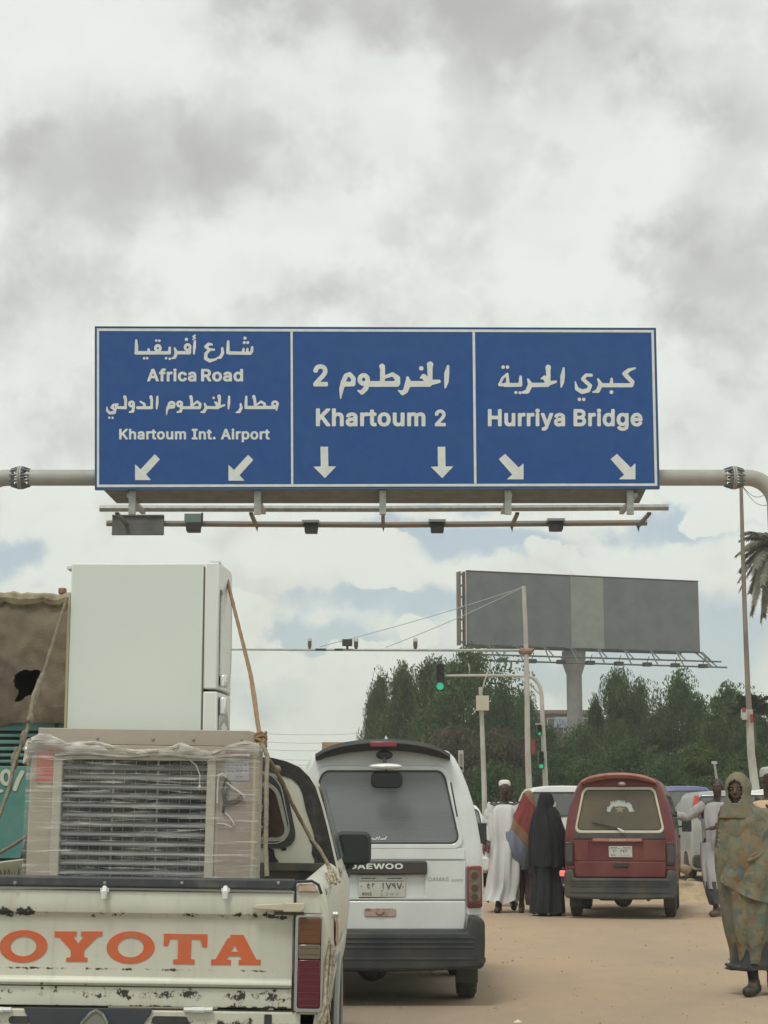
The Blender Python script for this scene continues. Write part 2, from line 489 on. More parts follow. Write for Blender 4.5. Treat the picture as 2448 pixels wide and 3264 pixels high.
GLYPHS = {
    '.': (188, ['88,-4 75,0 58,14 54,20 50,34 50,48 54,62 63,73 75,82 81,85 95,87 110,85 122,78 132,68 139,55 141,41 139,27 132,14 122,4 116,0 103,-4']),
    '1': (453, ['76,0 76,55 391,55 391,0', '276,509 276,0 212,0 212,448 209,448 86,358 86,427 198,509']),
    '2': (453, ['64,0 64,47 256,252 282,282 302,309 317,344 320,362 320,382 316,402 308,419 296,433 282,444 264,453 245,458 224,460 201,458 181,452 156,436 144,422 131,395 127,373 127,362 66,362 66,380 73,413 86,442 95,456 105,468 129,488 158,503 174,509 207,515 225,516 260,513 276,509 306,497 332,479 343,469 361,445 374,418 378,403 381,361 375,328 361,296 336,259 313,230 153,60 153,57 389,57 389,0']),
    '3': (453, ['218,-7 182,-4 165,-1 133,10 104,25 80,46 70,57 55,84 49,99 44,132 109,132 113,112 126,87 148,68 165,59 185,53 207,50 231,50 265,57 285,66 293,71 315,93 324,111 329,133 329,156 321,187 310,205 295,221 275,234 263,239 235,245 201,248 157,248 157,299 288,448 288,452 70,452 70,509 372,509 372,461 211,278 211,289 254,290 273,287 308,276 324,268 350,248 361,236 371,222 379,208 385,193 392,162 393,145 392,127 385,95 379,80 361,53 350,41 324,21 309,12 275,0 257,-4']),
    '4': (453, ['40,105 40,158 247,509 311,509 109,166 109,163 413,163 413,105', '282,0 282,318 343,318 343,0']),
    '7': (453, ['97,0 323,448 323,452 62,452 62,509 391,509 391,449 165,0']),
    '9': (453, ['226,516 245,515 279,508 295,502 324,485 349,462 359,449 368,434 375,419 386,384 389,347 386,317 383,302 373,270 356,234 331,192 200,0 130,0 301,248 307,248 301,236 282,216 264,205 250,199 226,195 200,195 167,202 151,207 124,222 101,243 91,255 76,283 67,316 64,333 64,370 71,405 77,421 94,450 104,463 128,485 158,502 174,508 208,515', '215,460 193,455 174,446 157,433 144,417 138,407 130,387 127,375 125,352 127,327 138,295 157,270 174,257 193,248 226,243 259,248 279,257 302,277 309,286 323,315 327,338 327,363 323,386 309,417 295,433 279,446 259,455 238,460']),
    'A': (480, ['16,0 201,509 276,509 463,0 395,0 264,372 232,478 245,478 225,408 194,314 191,302 85,0', '110,142 110,199 370,199 370,142']),
    'B': (456, ['60,0 60,509 241,509 280,506 314,497 329,491 354,474 373,454 381,442 392,416 397,389 398,361 391,329 382,312 364,291 341,277 324,269 315,267 315,262 334,259 354,251 372,239 389,223 396,214 408,192 415,166 418,136 415,107 407,79 392,55 383,44 372,34 344,18 328,11 311,6 270,1 247,0', '125,57 245,57 267,58 304,65 318,72 330,80 339,89 346,100 351,111 354,123 355,147 351,166 337,192 315,213 296,223 273,229 248,231 125,231', '125,285 238,285 269,289 288,296 304,306 318,319 328,334 334,352 336,372 335,385 328,409 313,429 302,437 290,443 275,448 259,451 240,452 125,452']),
    'D': (502, ['219,0 96,0 96,57 215,57 239,58 261,61 301,72 318,81 333,91 347,103 360,117 370,132 379,149 392,187 396,209 399,255 396,302 392,323 379,361 360,392 348,406 335,418 320,428 303,437 265,448 244,451 221,452 93,452 93,509 225,509 281,504 307,498 331,489 353,478 373,465 391,450 407,432 421,413 433,391 444,367 457,315 462,255 457,195 451,168 443,142 433,119 421,97 406,77 390,60 371,44 351,31 328,20 303,11 277,5 249,1', '125,509 125,0 60,0 60,509']),
    'E': (419, ['60,0 60,509 372,509 372,452 125,452 125,286 355,286 355,229 125,229 125,57 375,57 375,0']),
    'H': (517, ['60,0 60,509 125,509 125,289 392,289 392,509 457,509 457,0 392,0 392,232 125,232 125,0']),
    'I': (300, ['31,0 31,57 118,57 118,452 31,452 31,509 269,509 269,452 183,452 183,57 269,57 269,0']),
    'K': (467, ['104,145 104,216 189,320 364,509 448,509 231,276 228,276', '60,0 60,509 125,509 124,225 125,193 125,0', '372,0 188,259 228,309 449,0']),
    'L': (393, ['60,0 60,509 125,509 125,57 361,57 361,0']),
    'M': (628, ['60,0 60,509 152,509 287,159 322,49 307,49 352,187 476,509 568,509 568,0 504,0 504,327 507,457 513,457 482,363 456,291 342,0 286,0 170,291 112,457 119,457 122,291 122,0']),
    'O': (533, ['267,-7 241,-6 217,-2 171,13 150,25 131,39 113,55 97,73 82,93 70,115 59,140 51,166 45,193 41,223 40,254 41,285 45,315 51,343 59,369 70,393 82,415 97,436 113,454 131,470 150,484 171,495 194,504 217,510 241,514 267,516 293,514 317,510 340,504 363,495 384,484 403,470 421,454 437,436 464,393 474,369 482,343 488,315 492,285 493,254 492,223 488,193 482,166 474,140 464,115 451,93 437,73 421,55 403,39 384,25 363,13 317,-2 293,-6', '267,53 285,54 318,61 349,76 364,86 377,98 399,127 408,144 416,163 427,205 430,254 427,303 416,346 408,365 399,382 377,411 364,423 349,433 334,441 302,452 285,455 267,456 249,455 232,452 199,441 184,433 157,411 145,397 125,364 117,345 111,325 104,279 103,254 104,229 111,183 117,163 125,144 145,112 157,98 170,86 184,76 215,61 249,54']),
    'R': (449, ['60,0 60,509 236,509 259,508 299,501 317,496 333,489 348,480 361,470 382,447 397,419 403,403 409,370 409,334 403,301 390,271 382,258 361,235 333,217 317,210 279,201 258,198 96,198 96,255 234,255 276,259 298,267 315,278 329,292 338,309 345,340 345,364 341,386 334,405 329,413 315,428 298,440 275,448 248,452 125,452 125,0', '353,0 230,229 303,229 428,0']),
    'S': (447, ['224,-9 182,-6 144,3 128,9 112,17 85,36 64,60 49,88 40,120 38,137 104,137 112,105 123,88 130,80 156,63 177,55 224,49 263,53 286,60 315,77 323,84 335,100 340,109 345,129 346,139 341,165 332,179 313,195 296,205 267,216 184,239 160,247 138,256 118,266 101,277 86,289 74,303 64,318 57,335 53,353 52,372 53,389 60,420 75,448 96,471 122,490 138,498 171,509 189,513 227,516 266,513 300,504 316,498 331,490 357,471 377,449 392,422 399,393 401,378 337,378 335,393 330,406 323,418 302,437 289,445 275,451 243,458 225,459 188,455 167,448 149,438 141,432 124,411 117,394 115,376 118,356 125,340 138,327 169,308 212,293 292,271 312,264 350,244 375,224 395,198 403,177 408,152 407,122 405,107 394,77 377,51 366,39 353,28 339,19 306,4 288,-2 268,-6']),
    'W': (686, ['155,0 16,509 82,509 175,145 197,40 189,40 211,145 306,509 380,509 472,156 497,40 488,40 510,145 603,509 670,509 530,0 455,0 351,391 336,475 350,475 329,366 230,0']),
    'a': (389, ['160,-9 119,-4 94,5 73,18 63,26 41,55 33,80 30,108 32,132 35,143 43,161 55,176 69,188 95,202 125,211 178,220 249,229 265,235 272,241 276,257 270,290 263,303 253,314 240,322 224,328 196,331 166,328 142,319 123,306 113,296 102,279 100,274 41,291 53,317 69,337 88,354 121,371 145,379 182,384 220,383 249,377 277,366 302,347 310,339 322,320 331,297 336,268 337,251 337,0 277,0 277,52 272,52 257,30 246,19 232,9 206,-2 184,-7', '170,45 207,50 237,64 258,85 268,102 274,119 276,138 276,190 264,183 200,171 134,159 108,144 99,134 92,113 93,90 98,78 106,67 123,55 145,48']),
    'c': (396, ['187,-7 168,-4 150,1 117,16 88,39 65,68 48,103 42,123 35,165 34,187 35,211 42,253 48,273 65,308 88,337 117,360 133,369 150,376 187,383 218,384 250,380 270,374 305,356 334,330 355,296 362,277 303,262 294,284 275,307 248,323 236,327 215,330 193,329 179,327 167,323 155,317 136,302 120,282 108,258 98,217 96,187 98,158 108,117 127,83 145,66 155,59 167,53 193,47 207,46 229,48 255,56 276,70 288,83 298,99 304,117 363,102 352,73 329,41 306,21 280,6 261,-1 218,-8']),
    'd': (424, ['177,-7 159,-4 126,7 111,16 85,39 74,52 63,68 47,103 37,143 34,189 37,234 47,274 55,293 74,325 85,338 112,361 143,376 159,381 209,384 222,383 244,377 269,363 282,352 306,319 311,319 311,509 372,509 372,0 313,0 313,59 307,59 287,31 275,19 243,-1 209,-8', '218,47 242,53 253,58 272,73 288,92 304,128 310,157 312,189 310,221 304,250 300,263 288,286 281,296 263,312 242,323 231,327 205,330 178,327 155,318 135,303 120,284 108,261 98,220 96,189 98,158 104,130 114,104 120,93 136,74 155,59 178,50']),
    'e': (404, ['191,-7 170,-4 151,1 133,8 117,16 88,39 65,68 48,103 42,122 35,164 34,187 35,210 42,252 55,290 64,307 87,336 100,349 131,368 148,375 166,380 185,383 218,384 242,381 266,374 289,364 319,341 337,321 351,296 362,267 369,233 371,214 371,169 75,169 75,221 338,221 310,202 308,231 302,257 298,269 286,290 271,307 263,314 253,320 231,328 205,330 179,327 167,324 146,313 121,290 109,270 104,259 96,223 98,146 105,118 110,106 124,85 141,68 151,61 173,52 199,47 221,46 246,50 268,59 290,78 303,98 306,105 365,91 356,68 343,48 326,31 306,16 283,4 256,-4 227,-8']),
    'f': (254, ['228,379 228,327 6,327 6,379', '81,0 81,444 86,467 90,477 109,502 135,519 155,526 195,530 228,526 243,521 227,468 212,473 195,474 175,472 160,465 154,460 146,447 142,429 142,0']),
    'g': (425, ['207,-151 160,-147 134,-140 100,-124 74,-103 55,-78 51,-69 101,-41 127,-71 146,-84 163,-92 183,-96 207,-97 241,-94 270,-83 282,-75 293,-65 301,-53 307,-40 310,-24 311,-6 311,68 306,68 287,41 261,20 243,12 209,5 177,6 160,8 128,19 99,36 86,47 74,60 64,74 55,90 42,126 35,168 34,191 37,236 47,275 64,310 74,325 98,350 112,361 143,376 160,381 196,384 222,383 244,377 270,363 283,352 308,319 313,319 313,379 372,379 372,-28 369,-46 358,-77 341,-102 318,-121 291,-136 259,-145 225,-150', '205,59 231,62 254,69 273,82 288,99 300,121 308,147 312,176 312,208 308,238 305,251 295,276 281,296 273,305 254,319 231,327 205,330 178,327 155,318 145,312 128,295 120,285 104,250 98,222 96,193 98,162 104,135 114,111 128,91 145,76 167,65 191,60']),
    'h': (410, ['114,0 53,0 53,509 114,509 114,287 102,287 110,307 119,324 129,339 140,352 152,362 165,370 195,381 211,384 242,384 270,379 295,369 306,362 326,344 341,321 347,307 351,293 356,259 357,240 357,0 296,0 296,235 295,252 292,268 288,281 281,294 273,304 263,313 252,320 239,325 225,328 199,329 179,325 170,322 152,312 138,299 126,283 118,263 114,240']),
    'i': (167, ['53,0 53,379 114,379 114,0', '77,443 59,450 49,460 43,471 41,483 43,496 49,507 59,516 71,522 84,524 97,522 109,516 122,502 126,490 126,477 122,465 109,450 91,443']),
    'm': (610, ['53,0 53,379 112,379 112,295 108,295 115,318 132,346 163,372 190,383 209,386 235,385 250,382 264,377 276,370 287,361 297,350 312,325 321,295 312,295 325,326 330,335 353,358 371,370 391,379 425,386 450,386 474,381 497,372 517,358 534,339 541,328 551,303 556,272 557,255 557,0 496,0 496,254 495,269 492,283 487,295 481,305 473,313 453,324 442,328 431,330 399,329 382,324 367,315 355,304 345,290 337,266 335,247 335,0 274,0 274,260 271,283 267,293 261,303 244,318 224,327 212,330 182,329 166,324 150,316 131,297 121,281 114,250 114,0']),
    'n': (410, ['114,0 53,0 53,379 112,379 112,287 102,287 110,307 119,324 129,339 140,352 152,362 165,370 195,381 211,384 242,384 270,379 295,369 306,362 325,344 341,321 347,307 351,293 356,259 357,240 357,0 296,0 296,235 295,252 292,268 288,281 281,294 273,304 263,313 252,320 239,325 225,328 199,329 179,325 170,322 152,312 138,299 126,283 118,263 114,240']),
    'o': (415, ['207,-8 187,-7 168,-4 150,1 117,16 88,39 65,68 48,103 42,123 35,165 34,187 35,211 42,253 48,273 65,308 88,337 117,360 133,369 150,376 187,383 207,384 228,383 265,376 282,369 299,360 314,349 327,337 350,308 367,273 378,233 381,187 378,143 367,103 350,68 327,39 314,27 299,16 265,1 247,-4 228,-7', '207,46 222,47 248,53 260,59 280,74 288,83 302,105 315,144 319,173 319,202 315,231 302,271 280,302 260,317 248,323 236,327 207,330 179,327 167,323 155,317 136,302 120,282 108,258 98,217 96,187 98,158 108,117 127,83 145,66 155,59 167,53 193,47']),
    'p': (424, ['53,-143 53,379 112,379 112,319 118,319 137,346 155,363 171,373 203,383 229,384 265,381 282,376 313,361 327,350 351,325 370,293 383,255 387,234 390,189 387,143 383,122 370,84 351,52 340,39 313,16 298,7 266,-4 248,-7 216,-8 192,-4 182,-1 156,14 143,25 118,59 114,59 114,-143', '247,50 269,59 289,74 304,93 316,117 324,144 328,174 328,205 324,234 316,261 311,273 297,294 280,311 270,318 247,327 220,330 194,327 171,318 161,312 144,296 130,275 117,236 113,206 113,173 117,142 125,115 137,92 152,73 172,58 183,53 207,47']),
    'r': (259, ['53,0 53,379 112,379 112,321 115,321 126,342 142,360 163,374 187,382 213,385 243,384 243,322 207,326 177,322 159,315 137,298 126,284 118,267 114,247 114,0']),
    't': (227, ['204,379 204,327 6,327 6,379', '65,471 126,471 126,88 132,66 141,57 146,54 161,50 185,51 202,54 213,2 192,-3 168,-4 150,-3 133,0 117,5 104,12 92,21 82,32 69,59 66,75 65,93']),
    'u': (410, ['182,-5 153,-3 127,5 104,18 84,36 69,59 63,72 55,103 53,120 53,379 114,379 114,144 117,112 122,98 137,75 147,66 158,59 171,54 185,51 200,50 231,54 249,62 265,73 278,88 288,106 294,128 296,140 296,379 357,379 357,0 298,0 298,92 307,92 300,72 291,54 281,39 257,17 244,9 215,-2']),
    'x': (379, ['21,0 171,218 171,171 29,379 100,379 155,295 207,206 175,206 187,224 219,284 282,379 352,379 209,169 209,214 358,0 287,0 217,106 173,182 205,182 188,155 162,106 91,0']),
    'y': (389, ['47,-139 61,-86 85,-90 110,-88 125,-79 139,-62 151,-36 163,-1 17,379 84,379 175,128 206,21 184,21 210,114 305,379 371,379 199,-70 189,-90 177,-107 163,-121 148,-132 121,-142 102,-145']),
    ' ': (188, []),
}


_gly = {}


def glyph_mesh(ch, bold):
    """one letter grown by `bold`, from its signed distance on a fine grid"""
    if (ch, bold) in _gly: return _gly[ch, bold]
    cons = [[tuple(float(n) / 1000 for n in q.split(',')) for q in c.split()] for c in GLYPHS[ch][1]]
    if not cons: return [], []
    P_ = np.array([p for c in cons for p in c]); cell = .011
    x0, y0 = P_.min(0) - .06; x1, y1 = P_.max(0) + .06
    gx, gy = np.meshgrid(np.arange(x0, x1 + cell, cell), np.arange(y0, y1 + cell, cell))
    wind = np.zeros(gx.shape, int); dist = np.full(gx.shape, 1e9)
    for c in cons:
        for (ax, ay), (bx, by) in zip(c, c[1:] + c[:1]):
            dx, dy = bx - ax, by - ay; l2 = dx * dx + dy * dy
            if l2 == 0: continue
            t = np.clip(((gx - ax) * dx + (gy - ay) * dy) / l2, 0, 1)
            dist = np.minimum(dist, np.hypot(gx - ax - t * dx, gy - ay - t * dy))
            side = dx * (gy - ay) - dy * (gx - ax)
            wind += ((ay <= gy) & (by > gy) & (side > 0)).astype(int) - ((ay > gy) & (by <= gy) & (side < 0)).astype(int)
    _gly[ch, bold] = squares(np.where(wind != 0, -dist, dist) - bold, gx, gy)
    return _gly[ch, bold]


def text_poly(s, bold=.02, shear=0.0, spacing=1.0):
    """a line of grotesque lettering as a flat 2-D mesh: verts, faces"""
    V, Fc, pen = [], [], 0.0
    for ch in s:
        gv_, gf_ = glyph_mesh(ch, bold)
        o_ = len(V)
        V += [(x + pen + shear * y, y) for x, y in gv_]; Fc += [tuple(k + o_ for k in f) for f in gf_]
        pen += GLYPHS[ch][0] / 1000.0 * spacing + bold * 1.2
    return V, Fc


def text_fit(s, x0, x1, ytop, ybase, bold=.02, shear=0.0, spacing=1.0):
    """text scaled so that it spans x0..x1 with cap height ytop..ybase (any 2-D units)"""
    V, Fc = text_poly(s, bold, shear, spacing)
    H, _ = text_poly('H', bold)
    cap = max(p[1] for p in H); b0 = min(p[1] for p in H)
    xa, xb = min(p[0] for p in V), max(p[0] for p in V)
    sy = (ytop - ybase) / (cap - b0)
    return [(x0 + (p[0] - xa) / (xb - xa) * (x1 - x0), ybase + (p[1] - b0) * sy) for p in V], Fc


def z2(v, Y): return P(1224, v, Y).z


def build_haze(density):
    mb = MB(); mb.box((-70, -3, -1.0), (70, 130, 22))
    m = bpy.data.materials.new('thin_haze'); m.use_nodes = True
    t = m.node_tree; t.nodes.clear()
    v = t.nodes.new('ShaderNodeVolumePrincipled'); v.inputs['Density'].default_value = density
    v.inputs['Color'].default_value = (.93, .95, .93, 1); v.inputs['Anisotropy'].default_value = .2
    o_ = t.nodes.new('ShaderNodeOutputMaterial'); t.links.new(v.outputs[0], o_.inputs['Volume'])
    tag(mb.build('haze', m), kind='stuff')
# ------------------------------------------------------------------ materials used widely
CREAM = mat('cream_paint', (.52, .50, .375), .38, col2=(.58, .55, .43), scale=3, amt=.5, dust=(.42, .34, .23), dust_amt=.3, coat=.15)
VANWHITE = mat('van_white_paint', (.66, .70, .71), .28, col2=(.60, .635, .63), scale=2.0, dust=(.50, .44, .34), dust_amt=.22, coat=.3)
WHITECAR = mat('white_car_paint', (.74, .76, .74), .3, dust=(.5, .43, .33), dust_amt=.25, coat=.3)
RED = mat('faded_red_paint', (.118, .017, .021), .42, col2=(.155, .032, .030), scale=3.2, amt=.52, dust=(.18, .10, .08), dust_amt=.28, coat=.1)
REDFADE = mat('sunburnt_red_paint', (.36, .16, .12), .55, col2=(.22, .065, .055), scale=7, amt=.56)
BLACKP = mat('black_plastic', (.022, .026, .028), .55, dust=(.14, .125, .10), dust_amt=.35)
DARKP = mat('dusty_dark_plastic', (.035, .042, .045), .6, dust=(.20, .17, .13), dust_amt=.4, bump=.1)
RUBBER = mat('tyre_rubber', (.028, .03, .032), .85, dust=(.20, .17, .13), dust_amt=.5)
STEEL = mat('galvanised_steel', (.40, .41, .39), .5, .35, col2=(.30, .31, .29), scale=9, bump=.05)
RIM = mat('rim_steel', (.33, .32, .30), .5, .4, dust=(.25, .2, .15), dust_amt=.5)
POLEG = mat('grey_painted_steel', (.50, .50, .46), .5, 0, col2=(.36, .355, .32), scale=2.2, amt=.55, dust=(.36, .32, .25), dust_amt=.35)
GLASSD = mat('dark_tinted_glass', (.085, .095, .10), .12, dust=(.22, .21, .18), dust_amt=.35, dust_scale=2, spec=.6)
CHROME = mat('dull_chrome', (.62, .63, .62), .2, .9)
WHITEP = mat('white_plastic', (.72, .74, .72), .4)
REDLENS = mat('red_lens', (.105, .012, .026), .18, coat=.5)
AMBER = mat('amber_lens', (.14, .058, .022), .2, coat=.5)
CLEARL = mat('clear_lens', (.15, .135, .09), .2, coat=.5)
RUST = mat('rusty_steel', (.20, .10, .06), .8, col2=(.34, .22, .15), scale=30, bump=.3)

# ------------------------------------------------------------------ ground
def ground_material():
    m = bpy.data.materials.new('dusty_ground'); m.use_nodes = True
    t = m.node_tree; N, L = t.nodes, t.links; b = N['Principled BSDF']
    tc = N.new('ShaderNodeTexCoord')

    def nz(sc, det, st=(1, 1, 1)):
        mp = N.new('ShaderNodeMapping'); mp.inputs['Scale'].default_value = st; L.new(tc.outputs['Object'], mp.inputs[0])
        n = N.new('ShaderNodeTexNoise'); n.inputs['Scale'].default_value = sc; n.inputs['Detail'].default_value = det
        n.inputs['Roughness'].default_value = .65; L.new(mp.outputs[0], n.inputs['Vector']); return n.outputs['Fac']

    def mr(x, a, b_, c=0, d=1):
        r = N.new('ShaderNodeMapRange'); r.interpolation_type = 'SMOOTHSTEP'
        for k, q in zip(('From Min', 'From Max', 'To Min', 'To Max'), (a, b_, c, d)): r.inputs[k].default_value = q
        L.new(x, r.inputs['Value']); return r.outputs[0]

    def mix(f, a, b_):
        x = N.new('ShaderNodeMix'); x.data_type = 'RGBA'
        if isinstance(f, float): x.inputs['Factor'].default_value = f
        else: L.new(f, x.inputs['Factor'])
        for k, q in (('A', a), ('B', b_)):
            if isinstance(q, tuple): x.inputs[k].default_value = (*q, 1)
            else: L.new(q, x.inputs[k])
        return x.outputs['Result']
    sand = mix(mr(nz(.5, 4, (1, .35, 1)), .3, .75), (.455, .325, .215), (.365, .285, .205))
    sand = mix(mr(nz(45, 5), .42, .75, 0, .32), sand, (.25, .18, .12))
    sand = mix(mr(nz(2.2, 6, (1, .5, 1)), .5, .72, 0, .35), sand, (.29, .235, .175))
    asph = mix(mr(nz(120, 3), .35, .7), (.15, .14, .12), (.24, .215, .175))
    sp = N.new('ShaderNodeSeparateXYZ'); L.new(tc.outputs['Object'], sp.inputs[0])
    # bare tarmac shows where the traffic runs (left lane, nearer), dust lies over the rest
    a = N.new('ShaderNodeMath'); a.operation = 'MULTIPLY_ADD'; L.new(sp.outputs[0], a.inputs[0]); a.inputs[1].default_value = -.18
    L.new(nz(.7, 6, (1, .4, 1)), a.inputs[2])
    a2 = N.new('ShaderNodeMath'); a2.operation = 'MULTIPLY_ADD'; L.new(sp.outputs[1], a2.inputs[0]); a2.inputs[1].default_value = -.05
    L.new(a.outputs[0], a2.inputs[2])
    bare = mr(a2.outputs[0], -.75, .32, 0, .88)
    col = mix(bare, sand, asph)
    L.new(col, b.inputs['Base Color']); b.inputs['Roughness'].default_value = .92
    b.inputs['Specular IOR Level'].default_value = .2
    bp = N.new('ShaderNodeBump'); bp.inputs['Strength'].default_value = .35; bp.inputs['Distance'].default_value = .02
    L.new(nz(25, 8), bp.inputs['Height']); L.new(bp.outputs[0], b.inputs['Normal'])
    return m


GROUND = ground_material()
g = MB()
xs = [-900, -300, -100, -40] + [-20 + i * .8 for i in range(51)] + [40, 100, 300, 900]
ys = [-200, -60, -20, 0] + [3 + i * .8 for i in range(60)] + [60, 80, 120, 200, 400, 900, 1800]
gv = []
for y in ys:
    for x in xs:
        a = 0.012 if (-18 < x < 20 and 2 < y < 50) else 0
        gv.append((x, y, a * (noise.noise(Vector((x * .35, y * .2, 0))) - .6)))
nx = len(xs)
g.add(gv, [(j * nx + i, j * nx + i + 1, (j + 1) * nx + i + 1, (j + 1) * nx + i) for j in range(len(ys) - 1) for i in range(nx - 1)])
tag(g.build('ground', GROUND, smooth=True), kind='structure')

# ------------------------------------------------------------------ trees
def leaf_mat(name, c1, c2, c3):
    m = bpy.data.materials.new(name); m.use_nodes = True
    t = m.node_tree; N, L = t.nodes, t.links; b = N['Principled BSDF']
    tc = N.new('ShaderNodeTexCoord')
    n1 = N.new('ShaderNodeTexNoise'); n1.inputs['Scale'].default_value = .9; n1.inputs['Detail'].default_value = 3
    n2 = N.new('ShaderNodeTexNoise'); n2.inputs['Scale'].default_value = 7; n2.inputs['Detail'].default_value = 2
    for n in (n1, n2): L.new(tc.outputs['Object'], n.inputs['Vector'])

    def mr(x, a, c):
        r = N.new('ShaderNodeMapRange'); r.inputs['From Min'].default_value = a; r.inputs['From Max'].default_value = c
        L.new(x, r.inputs['Value']); return r.outputs[0]
    x1 = N.new('ShaderNodeMix'); x1.data_type = 'RGBA'; x1.inputs['A'].default_value = (*c1, 1); x1.inputs['B'].default_value = (*c2, 1)
    L.new(mr(n1.outputs['Fac'], .4, .62), x1.inputs['Factor'])
    x2 = N.new('ShaderNodeMix'); x2.data_type = 'RGBA'; x2.inputs['B'].default_value = (*c3, 1)
    L.new(x1.outputs['Result'], x2.inputs['A']); L.new(mr(n2.outputs['Fac'], .5, .75), x2.inputs['Factor'])
    L.new(x2.outputs['Result'], b.inputs['Base Color'])
    b.inputs['Roughness'].default_value = .7; b.inputs['Specular IOR Level'].default_value = .25
    # thin leaves let a little light through
    tr = N.new('ShaderNodeBsdfTranslucent'); L.new(x2.outputs['Result'], tr.inputs[0])
    ms = N.new('ShaderNodeMixShader'); ms.inputs[0].default_value = .38
    out = N['Material Output']
    L.new(b.outputs[0], ms.inputs[1]); L.new(tr.outputs[0], ms.inputs[2]); L.new(ms.outputs[0], out.inputs[0])
    return m


LEAFG = leaf_mat('green_leaves', (.052, .094, .028), (.092, .145, .040), (.160, .200, .068))
LEAFD = leaf_mat('dark_green_leaves', (.042, .078, .028), (.072, .118, .036), (.115, .155, .054))
LEAFB = leaf_mat('dry_brown_leaves', (.075, .060, .038), (.13, .105, .062), (.19, .155, .095))
BARK = mat('bark', (.11, .085, .06), .9, col2=(.17, .14, .10), scale=20, bump=.4)


def crown_mesh(name, seed, nclump, nleaf, size, pointy, m):
    rng = np.random.default_rng(seed)
    V = []
    Fc = []
    cl = []
    for i in range(nclump):
        a = rng.uniform(0, 2 * math.pi); h = rng.uniform(0.0, 1) ** .85
        prof = (1 - h ** 2.2) ** .5 if not pointy else (1 - h ** 1.6) ** .6
        rr = prof * rng.uniform(.3, 1.05) * (1 + .35 * math.sin(2 * a + seed) + .2 * math.sin(5 * a + 3 * h * seed))
        s = rng.uniform(.09, .27) * (.72 + .35 * prof)
        cl.append((rr * math.cos(a) * .5, rr * math.sin(a) * .5, .06 + h * .86, s))
    per = nleaf // nclump
    for cx, cy, cz, s in cl:
        d = rng.normal(size=(per, 3)); d /= np.linalg.norm(d, axis=1)[:, None]
        rad = s * (.55 + .5 * rng.random(per) ** .6)
        c = np.stack([cx + d[:, 0] * rad, cy + d[:, 1] * rad, cz + d[:, 2] * rad * .8], 1)
        nrm = d + rng.normal(size=(per, 3)) * .55; nrm /= np.linalg.norm(nrm, axis=1)[:, None]
        t = np.cross(nrm, rng.normal(size=(per, 3))); t /= np.linalg.norm(t, axis=1)[:, None]
        bt = np.cross(nrm, t)
        sz = size * rng.uniform(.6, 1.4, per)[:, None]
        o = len(V)
        q = np.stack([c - t * sz, c - bt * sz * .5, c + t * sz, c + bt * sz * .5], 1).reshape(-1, 3)
        V += q.tolist()
        Fc += [(o + 4 * k, o + 4 * k + 1, o + 4 * k + 2, o + 4 * k + 3) for k in range(per)]
    me = bpy.data.meshes.new(name); me.from_pydata(V, [], Fc); me.materials.append(m); me.update()
    return me


CROWNS = {}
for kind, m in (('g', LEAFG), ('d', LEAFD), ('b', LEAFB)):
    for s in range(3):
        CROWNS[kind, s, 0] = crown_mesh('crown_leaves', 11 + s, 64, 17000, .0165, False, m)
    if kind != 'b':
        for s in range(2):
            CROWNS[kind, s, 1] = crown_mesh('crown_leaves', 31 + s, 56, 14000, .0175, True, m)
_tm = {}


def trunk_mesh(seed):
    if seed in _tm: return _tm[seed]
    r = random.Random(seed)
    mb = MB()
    mb.tube([(0, 0, -.02), (.01, .005, .15), (-.01, 0, .35), (.02, .01, .62)], [.035, .028, .022, .012], 8)
    for i in range(7):
        a = r.uniform(0, 6.28); z = r.uniform(.15, .45); l = r.uniform(.2, .38)
        mb.tube([(0, 0, z), (math.cos(a) * l * .5, math.sin(a) * l * .5, z + l * .5), (math.cos(a) * l, math.sin(a) * l, z + l * .75)], [.014, .009, .003], 6)
    ob = mb.build('trunk', BARK, smooth=True); _tm[seed] = ob.data
    bpy.data.objects.remove(ob)
    return _tm[seed]


def tree(u, vtop, Y, width_px, label, kind='g', pointy=0, seed=0, sink=.12, rot=None):
    top = P(u, vtop, Y); H = top.z
    W = width_px * Y / 5682
    r = thing('tree', label, 'tree', (top.x, Y, 0), (0, 0, seed * 1.3 if rot is None else rot), 'trees across the junction')
    t = bpy.data.objects.new('trunk', trunk_mesh(seed % 4)); COL.objects.link(t); t.parent = r
    t.scale = (H * .8, H * .8, H)
    ns = 2 if pointy else 3
    c = bpy.data.objects.new('crown', CROWNS[kind, seed % ns, pointy]); COL.objects.link(c); c.parent = r
    c.location = (0, 0, H * sink); c.scale = (W * (1.25 if pointy else 1.22),) * 2 + (H * (1 - sink) / .97,)
    return r


